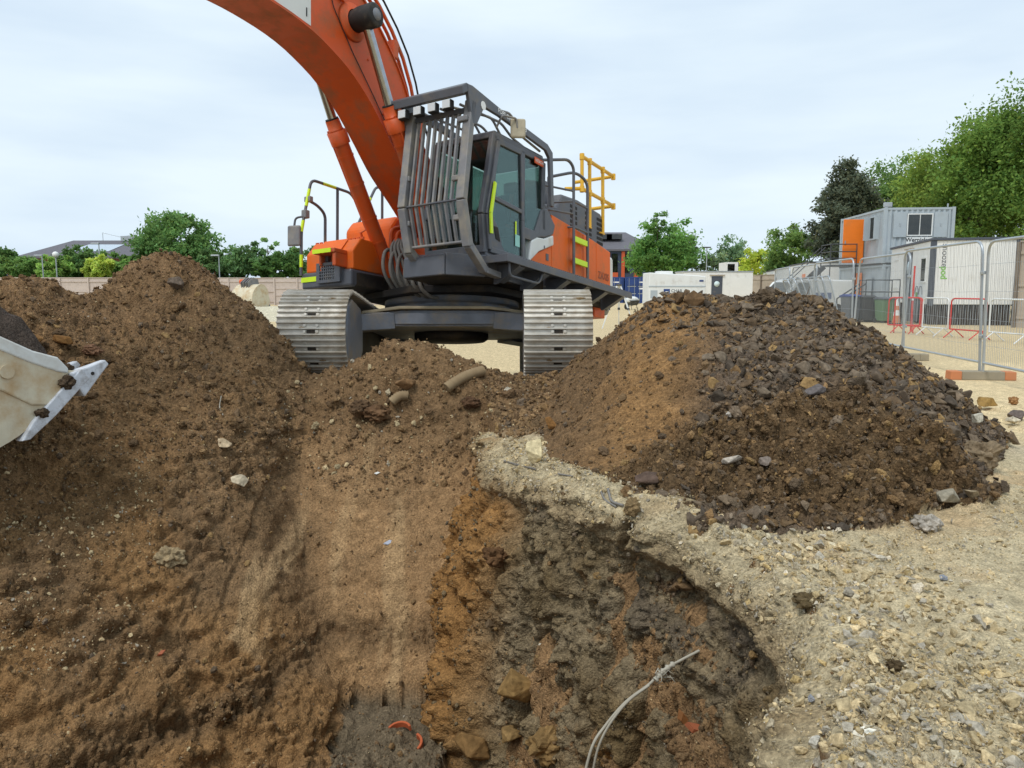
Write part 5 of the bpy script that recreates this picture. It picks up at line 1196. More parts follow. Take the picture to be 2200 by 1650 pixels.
# rough grass behind the left hoarding
def grass():
    rg = np.random.default_rng(5); n = 9000; x = rg.uniform(-54, -22, n); y = rg.uniform(72.5, 79, n); h = rg.uniform(.5, 1.3, n); zt = .9 + (y - 72) * .12
    b = np.stack([x, y, zt - .6], 1); w_ = rg.normal(size=(n, 3)) * np.array([.10, .10, 0]); q = np.stack([b - w_, b + w_, b + np.c_[rg.normal(0, .15, n), rg.normal(0, .1, n), h]], 1).reshape(-1, 3)
    c = np.array(srgb(128, 140, 84))[None] * rg.uniform(.7, 1.25, (n, 1)); return np_mesh('rough_grass', q, np.arange(3 * n).reshape(-1, 3), M_lv, np.repeat(c, 3, 0), False)
tag(link('rough_grass', grass()), 'rough pale grass bank behind the left hoarding', 'grass', kind='stuff')
vb = MB().add([(-60, 71, -.5), (-18, 71, -.5), (-18, 80, 1.6), (-60, 80, 1.6), (-60, 125, 2.5), (-18, 125, 2.5)], [(0, 1, 2, 3), (3, 2, 5, 4)]); tag(vb.obj('verge_bank', flatmat('verge_soil', (92, 100, 62), .95, .2)), kind='structure')

# ---- left slate-roofed building
def hip_building(name, label, px0, px1, d, ridge_py, eave_py, rpx0, rpx1, depth, wall, base=0., roof=None):
    X = lambda p: (p - 1100) / FPX * d
    o = empty(name, (X((px0 + px1) / 2), d, 0)); tag(o, label, 'building'); cx = X((px0 + px1) / 2)
    ze = EYE + (622 - eave_py) / FPX * d; zr = EYE + (622 - ridge_py) / FPX * (d + depth / 2); k = (d + depth / 2) / d
    x0, x1, r0, r1 = X(px0) - cx, X(px1) - cx, X(rpx0) * k - cx, X(rpx1) * k - cx
    MB().box2((x0 + .4, .4, base), (x1 - .4, depth - .4, ze)).obj('wall', wall, o)
    m = MB().add([(x0, 0, ze), (x1, 0, ze), (x1, depth, ze), (x0, depth, ze), (r0, depth / 2, zr), (r1, depth / 2, zr), (x0, 0, ze - .25), (x1, 0, ze - .25), (x1, depth, ze - .25), (x0, depth, ze - .25)],
                 [(0, 1, 5, 4), (1, 2, 5), (2, 3, 4, 5), (3, 0, 4), (6, 7, 1, 0), (7, 8, 2, 1), (8, 9, 3, 2), (9, 6, 0, 3), (6, 9, 8, 7)])
    rf = m.obj('roof', roof or M_roof, o); return o, rf, (x0, x1, r0, r1, ze, zr, depth, cx)
lb, rf, g_ = hip_building('slate_roof_building', 'low building with a wide grey slate roof and solar panel, far left', 44, 372, 122, 519, 553, 172, 290, 16, M_brick)
x0, x1, r0, r1, ze, zr, dp, cx = g_
def on_roof(fx, fz): return Vector((x0 + (x1 - x0) * fx, dp / 2 * fz - .04, ze + (zr - ze) * fz + .06))
MB().quad(on_roof(.30, .30), on_roof(.56, .30), on_roof(.60, .72), on_roof(.36, .72)).obj('solar_panel', M_solar, rf)
m = MB(); sx_ = lambda p: (p - 1100) / FPX * 122 - cx
for p in (178, 248, 300): m.cyl((sx_(p), dp / 2, zr), (sx_(p), dp / 2, zr + 1.3), .05, 6)
m.tube([(sx_(178), dp / 2, zr + 1.25), (sx_(215), dp / 2, zr + .6), (sx_(248), dp / 2, zr + .9)], .04, 5); m.tube([(sx_(248), dp / 2, zr + 1.2), (sx_(300), dp / 2, zr + .5)], .04, 5)
m.box((sx_(236), dp / 2, zr + .3), (2.2, 1.0, .8)); m.obj('rooftop_mast', M_galv, lb)
for k in range(6): MB().box((x0 + 3 + k * 4.2, .38, ze - 1.6), (1.8, .12, 1.3)).obj('window', M_win, lb)
# ---- office building behind the excavator's tail
ob, rf, g_ = hip_building('office_building', 'navy and orange clad office block with slate roof behind blue containers', 1180, 1408, 108, 502, 537, 1240, 1340, 14, M_navy, 0, M_roof)
x0, x1, r0, r1, ze, zr, dp, cx = g_; ox = lambda p: (p - 1100) / FPX * 108 - cx
for p in (1312, 1337, 1360): MB().box2((ox(p), .30, ze - 3.2), (ox(p + 13), .42, ze - .6)).obj('window', M_win, ob); MB().box2((ox(p), .28, ze - 6.2), (ox(p + 13), .42, ze - 4.6)).obj('window', M_win, ob)
MB().box2((ox(1333), .20, 0), (ox(1340), .42, ze - .3)).obj('orange_pilaster', M_terra, ob)
for p in (1311, 1360): MB().box2((ox(p), .24, ze - 4.5), (ox(p + 15), .42, ze - 3.2)).obj('orange_panel', M_terra, ob)
for p in (1300, 1322): MB().box((ox(p), 3.4, ze + 1.9), (2.2, 1.4, .7)).obj('roof_vent', M_dkst, rf)
# ---- hoardings
def hoarding(name, label, a, b, h, npan, mat, post=True, rails=3, group='site hoardings', zb=0.):
    a = Vector(a); b = Vector(b); o = empty(name, (a.x, a.y, zb), math.atan2(b.y - a.y, b.x - a.x)); tag(o, label, 'fence', group); L_ = (b - a).length; w_ = L_ / npan
    me = MB().box((w_ / 2 - .01, 0, h / 2), (w_ - .03, .03, h)).mesh('board_panel', mat)
    mp_ = MB().box((0, -.07, h / 2), (.10, .10, h + .04)).mesh('post', M_woodd if mat is M_wood else mat)
    mr2 = MB().box((w_ / 2, -.035, 0), (w_ - .12, .04, .09)).mesh('rail', mat)
    for k in range(npan):
        q = link('board_panel', me, o); q.location = (k * w_, (k % 3) * .012, (k * 37 % 5) * .012)
        if post: q = link('post', mp_, o); q.location = (k * w_, 0, 0)
        for j in range(rails): q = link('rail', mr2, o); q.location = (k * w_, 0, h * (.12 + .76 * j / max(1, rails - 1)))
    MB().box((L_ / 2, 0, h + .04), (L_, .09, .05)).obj('capping', mat, o)
    return o
hoarding('hoarding', 'long pale board hoarding behind the left soil heap', (-50, 68.5), (-20.6, 70), 2.35, 12, M_hoard)
hoarding('hoarding', 'framed pale hoarding seen under the excavator toolbox', (-20.4, 66.5), (-9, 68), 2.3, 6, M_hoard, True, 4)
hoarding('hoarding', 'grey hoarding gate beside the far end of the cabin row', (19.0, 63), (21.2, 58), 2.45, 3, M_wood, True, 2)
hoarding('hoarding', 'weathered timber hoarding at the right edge behind the barriers', (18.0, 27.6), (19.6, 24.4), 3.0, 3, M_wood, True, 3)
# ---- lamp posts
for px, tp_, d, globe, lab in ((103, 551, 76, 0, 'short grey lamp post left of the globe lamp'), (132, 548, 76, 1, 'lamp post with a white globe among the left shrubs'), (225, 526, 76, 0, 'tallest grey lamp post in front of the slate roof'), (478, 551, 76, 0, 'grey lamp post right of the big round tree'), (1513, 534, 88, 2, 'lamp post with a flat head above the white cabins')):
    x = (px - 1100) / FPX * d; zt = EYE + (622 - tp_) / FPX * d; o = empty('lamp_post', (x, d, 0)); tag(o, lab, 'lamp post', 'lamp posts')
    MB().tube([(0, 0, 0), (0, 0, 1.2), (0, 0, zt)], [.09, .07, .055], 8).obj('pole', M_galv, o)
    if globe == 1: MB().lathe([(.001, zt - .3)] + [(.30 * math.sin(a), zt - .02 - .3 * math.cos(a)) for a in [k * math.pi / 8 for k in range(1, 8)]] + [(.001, zt + .28)], n=14).obj('globe', M_barw, o)
    else: MB().box((.0 if globe == 2 else -.35, 0, zt + .03), (.9 if globe == 2 else .8, .25, .14)).obj('lamp_head', M_dkst if globe == 2 else M_galv, o, .03)
# ---- cabins
def corrug(w_, h, n, depth=.03, flat=.55):
    """corrugated sheet in the x-z plane facing -y"""
    m = MB(); p = w_ / n
    for k in range(n):
        xs = [k * p, k * p + p * flat * .5, k * p + p * .5, k * p + p * (.5 + flat * .5 * .9), (k + 1) * p]; ys = [0, 0, -depth, -depth, 0]
        for i in range(4): m.quad((xs[i], ys[i], 0), (xs[i + 1], ys[i + 1], 0), (xs[i + 1], ys[i + 1], h), (xs[i], ys[i], h))
    return m
def frame_rect(x0, x1, z0, z1, y, w_, t_):
    m = MB(); m.box2((x0, y - t_, z0), (x0 + w_, y, z1)); m.box2((x1 - w_, y - t_, z0), (x1, y, z1)); m.box2((x0 + w_, y - t_, z0), (x1 - w_, y, z0 + w_)); m.box2((x0 + w_, y - t_, z1 - w_), (x1 - w_, y, z1)); return m
def on_left(m):
    """turn something built on the front (x-z) face into one on the left side (x=0, running along +y)"""
    m.v = [(p[1], p[0], p[2]) for p in m.v]; m.f = [f[::-1] for f in m.f]; return m
# pod cabin with the vertical lettering
A_ = (16.0, 29.7); pod = empty('site_cabin', (*A_, 0), math.atan2(-.25, .968)); tag(pod, 'white pod cabin with green and grey vertical lettering, behind the barriers', 'cabin')
PZ0, PZ1, PW, PL = .78, 3.20, 2.95, 7.0
MB().box2((.03, .03, PZ0), (PW, PL, PZ1)).obj('body', M_cabw, pod)
for k in range(22):
    if k * .13 < PW - .15: MB().box2((.14 + k * .13, .012, PZ0 + .02), (.14 + k * .13 + .118, .029, PZ1 - .02)).obj('wall_rib', M_cabw, pod)
for k in range(7): on_left(MB().box2((.15 + k * .97, .010, PZ0 + .02), (.15 + k * .97 + .955, .028, PZ1 - .02))).obj('wall_panel', M_cabw, pod)
MB().box2((-.02, -.02, PZ0 - .05), (.16, .16, PZ1 + .03)).obj('corner_post', M_slate, pod)
MB().box2((PW - .10, -.02, PZ0 - .05), (PW + .03, .12, PZ1 + .03)).obj('corner_post', M_slate, pod)
MB().box2((-.05, -.05, PZ1 + .0), (PW + .05, PL + .05, PZ1 + .09)).obj('roof_edge', M_slate, pod, .01)
on_left(MB().box2((2.95, -.02, PZ0 + .05), (3.80, .008, PZ1 - .3))).obj('door', M_slate, pod, .006)
on_left(MB().box2((2.75, -.10, PZ1 - .18), (4.0, .02, PZ1 - .13))).obj('door_canopy', M_wood, pod)
on_left(MB().lathe([(.001, -.030), (.27, -.030), (.27, -.020)], (3.38, 0, 2.25), 20, 'Y')).obj('round_badge', mk('badge_blue', srgb(196, 220, 228), .4), pod)
on_left(frame_rect(.65, 1.45, 1.62, 2.62, .008, .06, .03)).obj('window_frame', M_barw, pod); on_left(MB().box2((.71, -.008, 1.68), (1.39, .004, 2.56))).obj('window_pane', M_win, pod)
on_left(MB().box2((.72, -.14, 1.72), (1.38, -.12, 2.52))).obj('tilted_sash', M_barw, pod) if False else None
on_left(frame_rect(5.3, 6.2, 1.4, 2.7, .008, .05, .02)).obj('shutter_frame', M_barw, pod)
mg = mk('green_lettering', srgb(126, 190, 76), .5, 0, 0); mgy = mk('grey_lettering', srgb(104, 108, 112), .5, 0, 0)
lettering('snooze', .31, (.46, .004, 2.64), (0, 0, -1), (1, 0, 0), mgy, pod, 'lettering', 0, 'CENTER'); lettering('pod', .31, (.46, .004, 1.98), (0, 0, -1), (1, 0, 0), mg, pod, 'lettering', .008, 'CENTER')
for y0 in (1.25, 1.85): on_left(MB().tube([(y0 + .25 * math.cos(a), -.018, 1.05 + .34 * math.sin(a) + .1) for a in [k * math.pi / 10 for k in range(11)]], .012, 5)).obj('arch_mark', mgy, pod)
on_left(MB().box2((1.75, -.022, .95), (1.95, -.018, 1.25))).obj('green_mark', mg, pod)
me = MB().box((0, 0, PZ0 / 2 - .02), (.075, .02, PZ0 - .06)).mesh('skirt_board', M_skirt)
for k in range(34): q = link('skirt_board', me, pod); q.location = (.06 + k * .085, .06 + (k % 3) * .01, .0); q.rotation_euler = (0, R((k * 53 % 7) - 3), 0)
MB().box2((.15, .15, .02), (PW - .1, PL - .2, PZ0)).obj('under_frame', M_dark, pod)
# grey stacked cabin
Bc = (17.65, 37.0); stk = empty('stacked_cabin', (*Bc, 0), R(-5)); tag(stk, 'two-storey grey container cabin with an open orange upper door', 'cabin')
SW, SL = 3.2, 6.2
for z0, z1, dx in ((0.05, 2.52, 0), (2.62, 5.18, -.06)):
    MB().box2((dx + .06, .06, z0), (dx + SW - .06, SL, z1)).obj('body', M_cabg, stk)
    f = corrug(SW - .3, z1 - z0 - .2, 12, .045); f.v = [(p[0] + dx + .15, p[1] + .055, p[2] + z0 + .1) for p in f.v]; f.obj('corrugated_wall', M_cabg, stk)
    f = corrug(SL - .3, z1 - z0 - .2, 6, .012, .9); f.v = [(p[0] + .15, p[1] + .058 + dx, p[2] + z0 + .1) for p in f.v]; on_left(f).obj('side_wall', M_cabg, stk)
    for xx, yy in ((dx, 0), (dx + SW - .14, 0), (dx, SL - .14)): MB().box2((xx, yy, z0 - .03), (xx + .15, yy + .15, z1 + .02)).obj('corner_post', M_cabg, stk, .01)
    for zz in (z0, z1 - .1): MB().box2((dx + .15, -.0, zz), (dx + SW - .15, .10, zz + .1)).obj('edge_rail', M_cabg, stk); MB().box2((dx + .0, .15, zz), (dx + .10, SL - .15, zz + .1)).obj('edge_rail', M_cabg, stk)
MB().box2((-.02, .02, 2.53), (SW - .1, SL, 2.61)).obj('spacer', M_dkst, stk)
wz0, wz1 = 3.86, 4.90
frame_rect(.98, 2.14, wz0, wz1, -.005, .05, .03).obj('window_frame', M_barw, stk)
MB().box2((1.03, .0, wz0 + .05), (2.09, .008, wz1 - .05)).obj('window_pane', M_win, stk); MB().box2((1.545, -.03, wz0 + .05), (1.575, -.005, wz1 - .05)).obj('mullion', M_barw, stk)
for x0_ in (.36, 2.20): MB().box2((x0_, -.035, wz0 - .06), (x0_ + .60, -.012, wz1 + .06)).obj('shutter', M_cabg, stk, .006); MB().box2((x0_ + .28, -.055, wz0 + .45), (x0_ + .32, -.034, wz0 + .6)).obj('shutter_latch', M_galv, stk)
sg = MB().box2((.98, -.05, 3.40), (2.12, -.02, 3.80)).obj('sign_board', M_barw, stk); lettering('Wernick', .27, (1.42, -.054, 3.67), (1, 0, 0), (0, 0, 1), M_blku, stk, 'lettering', .006); MB().box2((1.02, -.055, 3.36), (1.45, -.051, 3.44)).obj('sign_band', M_ordr, stk)
on_left(frame_rect(.95, 1.75, wz0 - .1, wz1, -.06, .06, .05)).obj('window_frame', M_cabg, stk); on_left(MB().box2((1.0, -.075, wz0), (1.7, -.062, wz1 - .05))).obj('window_pane', M_win, stk)
on_left(MB().box2((.55, -.32, wz0 - .1), (.58, -.06, wz1))).obj('shutter', M_cabg, stk); on_left(MB().box2((1.82, -.34, wz0 - .1), (1.85, -.06, wz1))).obj('shutter', M_cabg, stk)
MB().box2((-1.10, 2.46, 2.68), (-.08, 2.52, 4.86)).obj('open_door', M_ordr, stk, .01); MB().box2((-1.02, 2.43, 3.62), (-.97, 2.46, 3.80)).obj('door_handle', M_galv, stk)
on_left(MB().box2((2.6, -.075, 2.7), (3.5, -.06, 4.84))).obj('doorway', M_dark, stk)
on_left(MB().box2((2.6, -.09, .2), (3.5, -.03, 2.2))).obj('lower_door', M_ordr, stk, .01); on_left(MB().box2((2.85, -.10, 1.3), (3.2, -.091, 1.6))).obj('notice', M_barw, stk)
on_left(MB().box2((1.2, -.05, .9), (2.1, -.03, 1.95))).obj('shutter', M_cabg, stk)
MB().box((.1, .1, 5.32), (.36, .18, .22)).obj('flood_light', M_galv, stk, .02); MB().box2((SW - .4, .1, 5.2), (SW - .35, .14, 5.36)).obj('roof_pin', M_galv, stk)
# landing and stair for the upper door
ldg = empty('access_stair', (Bc[0] - .2, Bc[1] + 2.3, 0), R(-5)); tag(ldg, 'grey steel landing and stair in front of the orange upper door', 'stairs')
MB().box2((-1.35, 0, 2.52), (-.02, 1.6, 2.60)).obj('landing', M_dkst, ldg)
m = MB()
for x, y in ((-1.33, .02), (-.06, .02), (-1.33, 1.55)): m.tube([(x, y, 0), (x, y, 3.65)], .028, 6)
for z in (3.62, 3.25, 2.92): m.tube([(-1.33, .02, z), (-.06, .02, z)], .024, 6); m.tube([(-1.33, .02, z), (-1.33, 1.55, z)], .024, 6)
m.obj('guard_rail', M_dkst, ldg)
for k in range(10): MB().box((-1.55 - k * .25, 1.1, 2.4 - k * .25), (.26, .9, .035)).obj('tread', M_dkst, ldg)
for yy in (.65, 1.55): MB().bar((-1.4, yy, 2.5), (-4.0, yy, -.05), .04, .2).obj('stringer', M_dkst, ldg); MB().tube([(-1.4, yy, 3.5), (-4.0, yy, .95), (-4.0, yy, 0)], .024, 6).obj('handrail', M_dkst, ldg)
# row of single-storey cabins beyond
def cabin(label, x, y, rz, w_, l_, h, mat, door_c, doors, wins, zb=.15):
    o = empty('site_cabin', (x, y, 0), rz); tag(o, label, 'cabin', 'single-storey site cabins')
    MB().box2((0, 0, zb), (w_, l_, zb + h)).obj('body', mat, o); MB().box2((-.04, -.04, zb + h), (w_ + .04, l_ + .04, zb + h + .08)).obj('roof_edge', M_dkst, o)
    for s0 in np.arange(0.1, l_ - .3, .6): on_left(MB().box2((s0, -.02, zb + .03), (s0 + .57, -.002, zb + h - .05))).obj('wall_panel', mat, o)
    for s0 in doors: on_left(MB().box2((s0, -.05, zb + .05), (s0 + .9, -.021, zb + 2.1))).obj('door', door_c, o)
    for s0 in wins: on_left(frame_rect(s0, s0 + 1.1, zb + .95, zb + 2.0, -.021, .06, .03)).obj('window_frame', M_barw, o); on_left(MB().box2((s0 + .06, -.035, zb + 1.01), (s0 + 1.04, -.022, zb + 1.94))).obj('window_pane', M_win, o)
    MB().box2((.2, .1, .0), (w_ - .2, l_ - .1, zb)).obj('under_frame', M_dark, o)
    return o
cabin('grey-white cabin with an orange door just left of the stacked cabin', 16.9, 44.2, R(-11), 2.9, 7.0, 2.7, M_cabw, M_ordr, (1.0, ), (3.0, 5.0))
cabin('white cabin with windows in the middle of the far row', 18.5, 52.0, R(-12), 2.9, 7.5, 2.65, M_cabw, M_slate, (6.0, ), (1.2, 3.4))
cabin('farthest white cabin at the end of the row', 20.3, 60.2, R(-12), 2.9, 7.5, 2.65, M_cabw, M_slate, (), (1.0, 3.2, 5.2))
# white cabin facing us with the dark door
wc = empty('site_cabin', (12.4, 56, 0)); tag(wc, 'white cabin with a dark door and round badge, centre background', 'cabin')
MB().box2((0, 0, .1), (4.95, 2.9, 2.6)).obj('body', M_cabw, wc); MB().box2((-.05, -.05, 2.6), (5.0, 2.95, 2.68)).obj('roof_edge', M_galv, wc)
MB().box2((2.0, -.05, .3), (2.78, .0, 2.3)).obj('door', M_slate, wc); MB().box2((1.85, -.12, 2.36), (2.95, .0, 2.41)).obj('door_canopy', M_wood, wc); MB().lathe([(.001, -.07), (.20, -.07), (.20, -.05)], (2.38, 0, 1.75), 18, 'Y').obj('round_badge', mk('badge_pale', srgb(206, 224, 226), .4), wc)
for k in range(9): MB().box2((.05 + k * .55, -.018, .15), (.05 + k * .55 + .53, -.001, 2.56)).obj('wall_panel', M_cabw, wc)
MB().box2((3.6, -.03, .9), (4.5, -.02, 2.2)).obj('shutter', M_cabw, wc, .006)
sb = empty('site_cabin', (18.2, 66, 0)); tag(sb, 'white upper cabin top just visible behind the yellow-green shrub', 'cabin')
MB().box2((0, 0, 0), (1.0, 2.4, 3.65)).obj('body', M_cabw, sb); MB().box2((.1, -.02, 2.6), (.7, .0, 3.5)).obj('window_pane', M_win, sb)
# white welfare unit with blue logo
wu = empty('welfare_unit', (7.95, 45, 0)); tag(wu, 'white towable welfare unit with a blue square logo behind the right heap', 'trailer')
m = MB(); m.prism([(0, .45), (3.3, .45), (3.3, 2.10), (2.9, 2.16), (0, 2.33)], 1, 0, 2.2); m.obj('body', M_barw, wu, .05)
MB().box2((-.02, -.02, 1.50), (3.3, .0, 1.56)).obj('trim_line', M_cabg, wu); MB().box2((2.92, -.012, 1.80), (3.16, -.002, 1.90)).obj('blue_sticker', M_blue, wu)
lg = MB().box2((.86, -.012, .88), (1.22, -.002, 1.38)).obj('logo_square', M_blue, wu); lettering('CJ', .30, (1.04, -.016, 1.13), (1, 0, 0), (0, 0, 1), M_whtu, wu, 'lettering', .004)
lettering('CHAR', .24, (1.62, -.006, 1.27), (1, 0, 0), (0, 0, 1), mgy, wu, 'lettering', .004); lettering('PRO', .18, (1.52, -.006, .98), (1, 0, 0), (0, 0, 1), mgy, wu, 'lettering', .004)
MB().box2((.10, -.012, .85), (.50, -.002, 1.30)).obj('side_vent', M_cabg, wu); MB().box2((.6, .6, 2.25), (1.5, 1.4, 2.42)).obj('roof_hatch', M_cabw, wu, .03)
for x in (.9, 2.0): MB().cyl((x, .05, .34), (x, .3, .34), .33, 18).obj('wheel', M_rub, wu)
# blue containers
def container(label, x, y):
    o = empty('shipping_container', (x, y, 0)); tag(o, label, 'container', 'blue shipping containers')
    MB().box2((0, .06, .05), (2.40, 6.0, 2.57)).obj('body', M_blue, o)
    for xx in (0, 2.3): MB().box2((xx, -.02, 0), (xx + .12, .10, 2.6)).obj('corner_post', M_blue, o)
    for zz in (0, 2.48): MB().box2((.12, -.01, zz), (2.3, .08, zz + .12)).obj('door_header', M_blue, o)
    for xx in (.14, 1.22):
        dd = MB().box2((xx, .0, .14), (xx + 1.05, .058, 2.46)).obj('door', M_blue, o)
        for z in (.45, 1.1, 1.75): MB().box2((xx + .08, -.03, z), (xx + .97, .0, z + .42)).obj('door_panel', M_blue, dd)
        for xr in (.25, .8): MB().tube([(xx + xr, -.055, .12), (xx + xr, -.055, 2.5)], .022, 6).obj('lock_rod', M_galv, dd)
        for z in (.9, 1.62): MB().box2((xx + .1, -.045, z), (xx + .95, -.031, z + .07)).obj('handle_bar', M_galv, dd)
    MB().box2((1.4, -.038, 2.02), (1.95, -.031, 2.14)).obj('marking', M_whtu, o); MB().box2((1.4, -.038, 1.36), (1.85, -.031, 1.52)).obj('marking', M_whtu, o)
    return o
container('blue shipping container partly hidden by the excavator tail', 8.85, 78.3); container('blue shipping container beside the white welfare unit', 11.38, 78)
# ---- stair in front of the pod door, bins, cone
pst = empty('access_stair', (15.3, 31.9, 0), math.atan2(-.25, .968)); tag(pst, 'dark metal steps with handrails below the pod cabin door', 'stairs')
MB().box2((-.6, .4, .66), (.75, 1.9, .72)).obj('landing', M_dkst, pst)
for k in range(3): MB().box2((-.9 - .28 * k, .5, .50 - .2 * k), (-.62 - .28 * k, 1.8, .54 - .2 * k)).obj('tread', M_dkst, pst)
for yy in (.42, 1.88):
    MB().tube([(.7, yy, .7), (.7, yy, 1.75), (-.6, yy, 1.75), (-.6, yy, 0)], .03, 6).obj('guard_rail', M_dkst, pst); MB().tube([(.7, yy, 1.25), (-.6, yy, 1.25)], .022, 6).obj('rail', M_dkst, pst)
    MB().tube([(-.6, yy, 1.6), (-1.5, yy, .95), (-1.5, yy, 0)], .03, 6).obj('handrail', M_dkst, pst)
    MB().box2((-.6, yy - .02, 0), (.7, yy + .02, .66)).obj('side_sheet', M_dkst, pst)
def bin_(label, x, y, rz, body, lid, h=1.0):
    o = empty('wheelie_bin', (x, y, 0), rz); tag(o, label, 'bin', 'wheelie bins')
    m = MB().add([(-.24, -.24, .08), (.24, -.24, .08), (.24, .24, .08), (-.24, .24, .08), (-.29, -.30, h), (.29, -.30, h), (.29, .30, h), (-.29, .30, h)], [(3, 2, 1, 0), (4, 5, 6, 7), (0, 1, 5, 4), (1, 2, 6, 5), (2, 3, 7, 6), (3, 0, 4, 7)]); m.obj('body', body, o, .03)
    MB().prism([(-.33, h), (.36, h), (.36, h + .05), (.1, h + .11), (-.33, h + .05)], 0, -.31, .31).obj('lid', lid, o, .015)
    for s in (-1, 1): MB().cyl((s * .24, .24, .10), (s * .30, .24, .10), .10, 14).obj('wheel', M_rub, o)
    MB().tube([(-.25, .38, h - .02), (.25, .38, h - .02)], .018, 6).obj('handle', lid, o)
M_bing = flatmat('grey_bin_plastic', (92, 96, 102), .5, .05, DUST, .1); M_bingr = flatmat('green_bin_plastic', (96, 124, 92), .5, .05, DUST, .1); M_bind = flatmat('black_bin_plastic', (46, 46, 48), .5, .05, DUST, .1); M_lidb = flatmat('blue_lid_plastic', (52, 70, 130), .5, .05)
bin_('grey wheelie bin with a blue lid below the orange lower door', 14.15, 32.3, R(15), M_bing, M_lidb, 1.05)
bin_('black wheelie bin between the grey and green bins', 14.75, 32.1, R(-10), M_bind, M_bind, 1.0)
bin_('green wheelie bin next to the cabin steps', 15.15, 31.4, R(8), M_bingr, M_bing, .95)
bin_('dark open bin beside the pod cabin steps', 16.0, 31.0, R(-20), M_bing, M_bing, .95)
cn = empty('traffic_cone', (15.25, 30.6, 0)); cn.location = (15.05, 30.2, 0); tag(cn, 'orange and white traffic cone by the cabin steps', 'traffic cone')
MB().box2((-.2, -.2, 0), (.2, .2, .04)).obj('base', M_rub, cn, .01)
for z0, z1, mt in ((.04, .34, M_orbl), (.34, .55, M_barw), (.55, .72, M_orbl), (.72, .98, M_barw)): f = lambda z: .16 - .125 * z; MB().cyl((0, 0, z0), (0, 0, z1), f(z0), 16, f(z1)).obj('cone_band', mt, cn)
rp_ = MB().tube([(0, 0, 0), (0, 0, 2.1)], .03, 8); 
# ---- pedestrian barriers
def barrier(label, a, b, mat, grp='pedestrian barriers'):
    a = Vector(a); b = Vector(b); o = empty('crowd_barrier', (a.x, a.y, 0), math.atan2(b.y - a.y, b.x - a.x)); L_ = (b - a).length; tag(o, label, 'barrier', grp)
    MB().tube(arc([(0, 0, .24), (0, 0, 1.1), (L_, 0, 1.1), (L_, 0, .24)], .14, 5), .021, 8, True).tube([(0, 0, .24), (L_, 0, .24)], .02, 8).obj('frame', mat, o)
    m = MB(); n_ = int(L_ / .095)
    for k in range(1, n_): m.tube([(L_ * k / n_, 0, .24), (L_ * k / n_, 0, 1.1)], .006, 4, False)
    m.obj('infill_bars', M_galv, o)
    for xx in (.18, L_ - .18): MB().tube([(xx, -.30, .01), (xx, 0, .25), (xx, .30, .01)], .018, 6).obj('foot', mat, o)
RW = lambda d: (12.30 + .10 * (23.1 - d), d)
barrier('white crowd barrier between two red ones, farthest along the row', RW(23.1), RW(21.95), M_barw)
barrier('red crowd barrier between two white ones', RW(21.85), RW(20.45), M_barr)
barrier('white crowd barrier right of the near fence post', RW(20.3), RW(18.85), M_barw)
barrier('red crowd barrier cut off by the right edge', RW(18.75), RW(17.2), M_barr)
barrier('red crowd barrier folded at the far end of the row', (12.05, 24.3), (12.38, 23.3), M_barr)
barrier('red crowd barrier standing across behind the far post', (11.95, 24.5), (12.75, 24.1), M_barr)
tp2 = empty('marker_pole', (12.9, 24.9, 0)); tag(tp2, 'tall thin red pole behind the barriers', 'pole'); MB().tube([(0, 0, 0), (0, 0, 2.1)], .03, 8).obj('pole', M_barr, tp2); MB().cyl((0, 0, 1.0), (0, 0, 1.12), .034, 8).obj('band', M_barw, tp2)
# ---- mesh fence panels
def panel_parts(o, L_, H=2.0, wires=True, thin=.0022, sp=.055):
    MB().tube(arc([(.04, 0, .02), (.04, 0, H), (L_ - .04, 0, H), (L_ - .04, 0, .02)], .22, 6), .021, 8).obj('frame', M_galv, o)
    MB().tube([(.04, 0, .16), (L_ - .04, 0, .16)], .019, 8).obj('bottom_rail', M_galv, o)
    m = MB(); n_ = int((L_ - .1) / sp)
    for k in range(1, n_):
        xx = .05 + (L_ - .1) * k / n_; j = random.uniform(-.006, .006); m.tube([(xx, 0, .16), (xx + j, .0, 1.1), (xx, 0, H - (.0 if .22 < xx < L_ - .22 else .08))], thin, 3, False)
    for z in (.42, .80, 1.22, 1.62): m.tube([(.05, 0, z), (L_ * .3, .012, z - .012), (L_ * .6, -.01, z + .006), (L_ - .05, 0, z)], thin, 3, False)
    q = m.obj('mesh_infill', M_galv, o, 0, False)
FP = [(6.55, 8.15), (7.08, 11.55), (7.5, 14.75), (8.0, 18.1), (8.42, 21.6), (8.95, 25.0), (9.62, 28.4)]
FL = ['near right end of the fence, cut off by the right edge', 'between the two big front posts', 'left of the front posts, above the rocky heap', 'fourth from the right edge', 'fifth from the right edge', 'farthest in the fence line']
for k, (a, b) in enumerate(zip(FP[:-1], FP[1:])):
    a = Vector(a); b = Vector(b); o = empty('mesh_fence', (a.x, a.y, 0), math.atan2(b.y - a.y, b.x - a.x)); o.rotation_euler = (R((-1.5, -2.5, 2, -1, 2, 0)[k]), 0, o.rotation_euler[2])
    o.location.z = .10; tag(o, 'galvanised mesh fence panel, ' + FL[k], 'fence', 'mesh fence panels'); panel_parts(o, (b - a).length - .03, 1.95 + .02 * (k % 2))
    MB().box((.0, 0, 1.5), (.10, .06, .05)).obj('coupler', M_galv, o, .008); MB().box((.0, 0, .55), (.10, .06, .05)).obj('coupler', M_galv, o, .008)
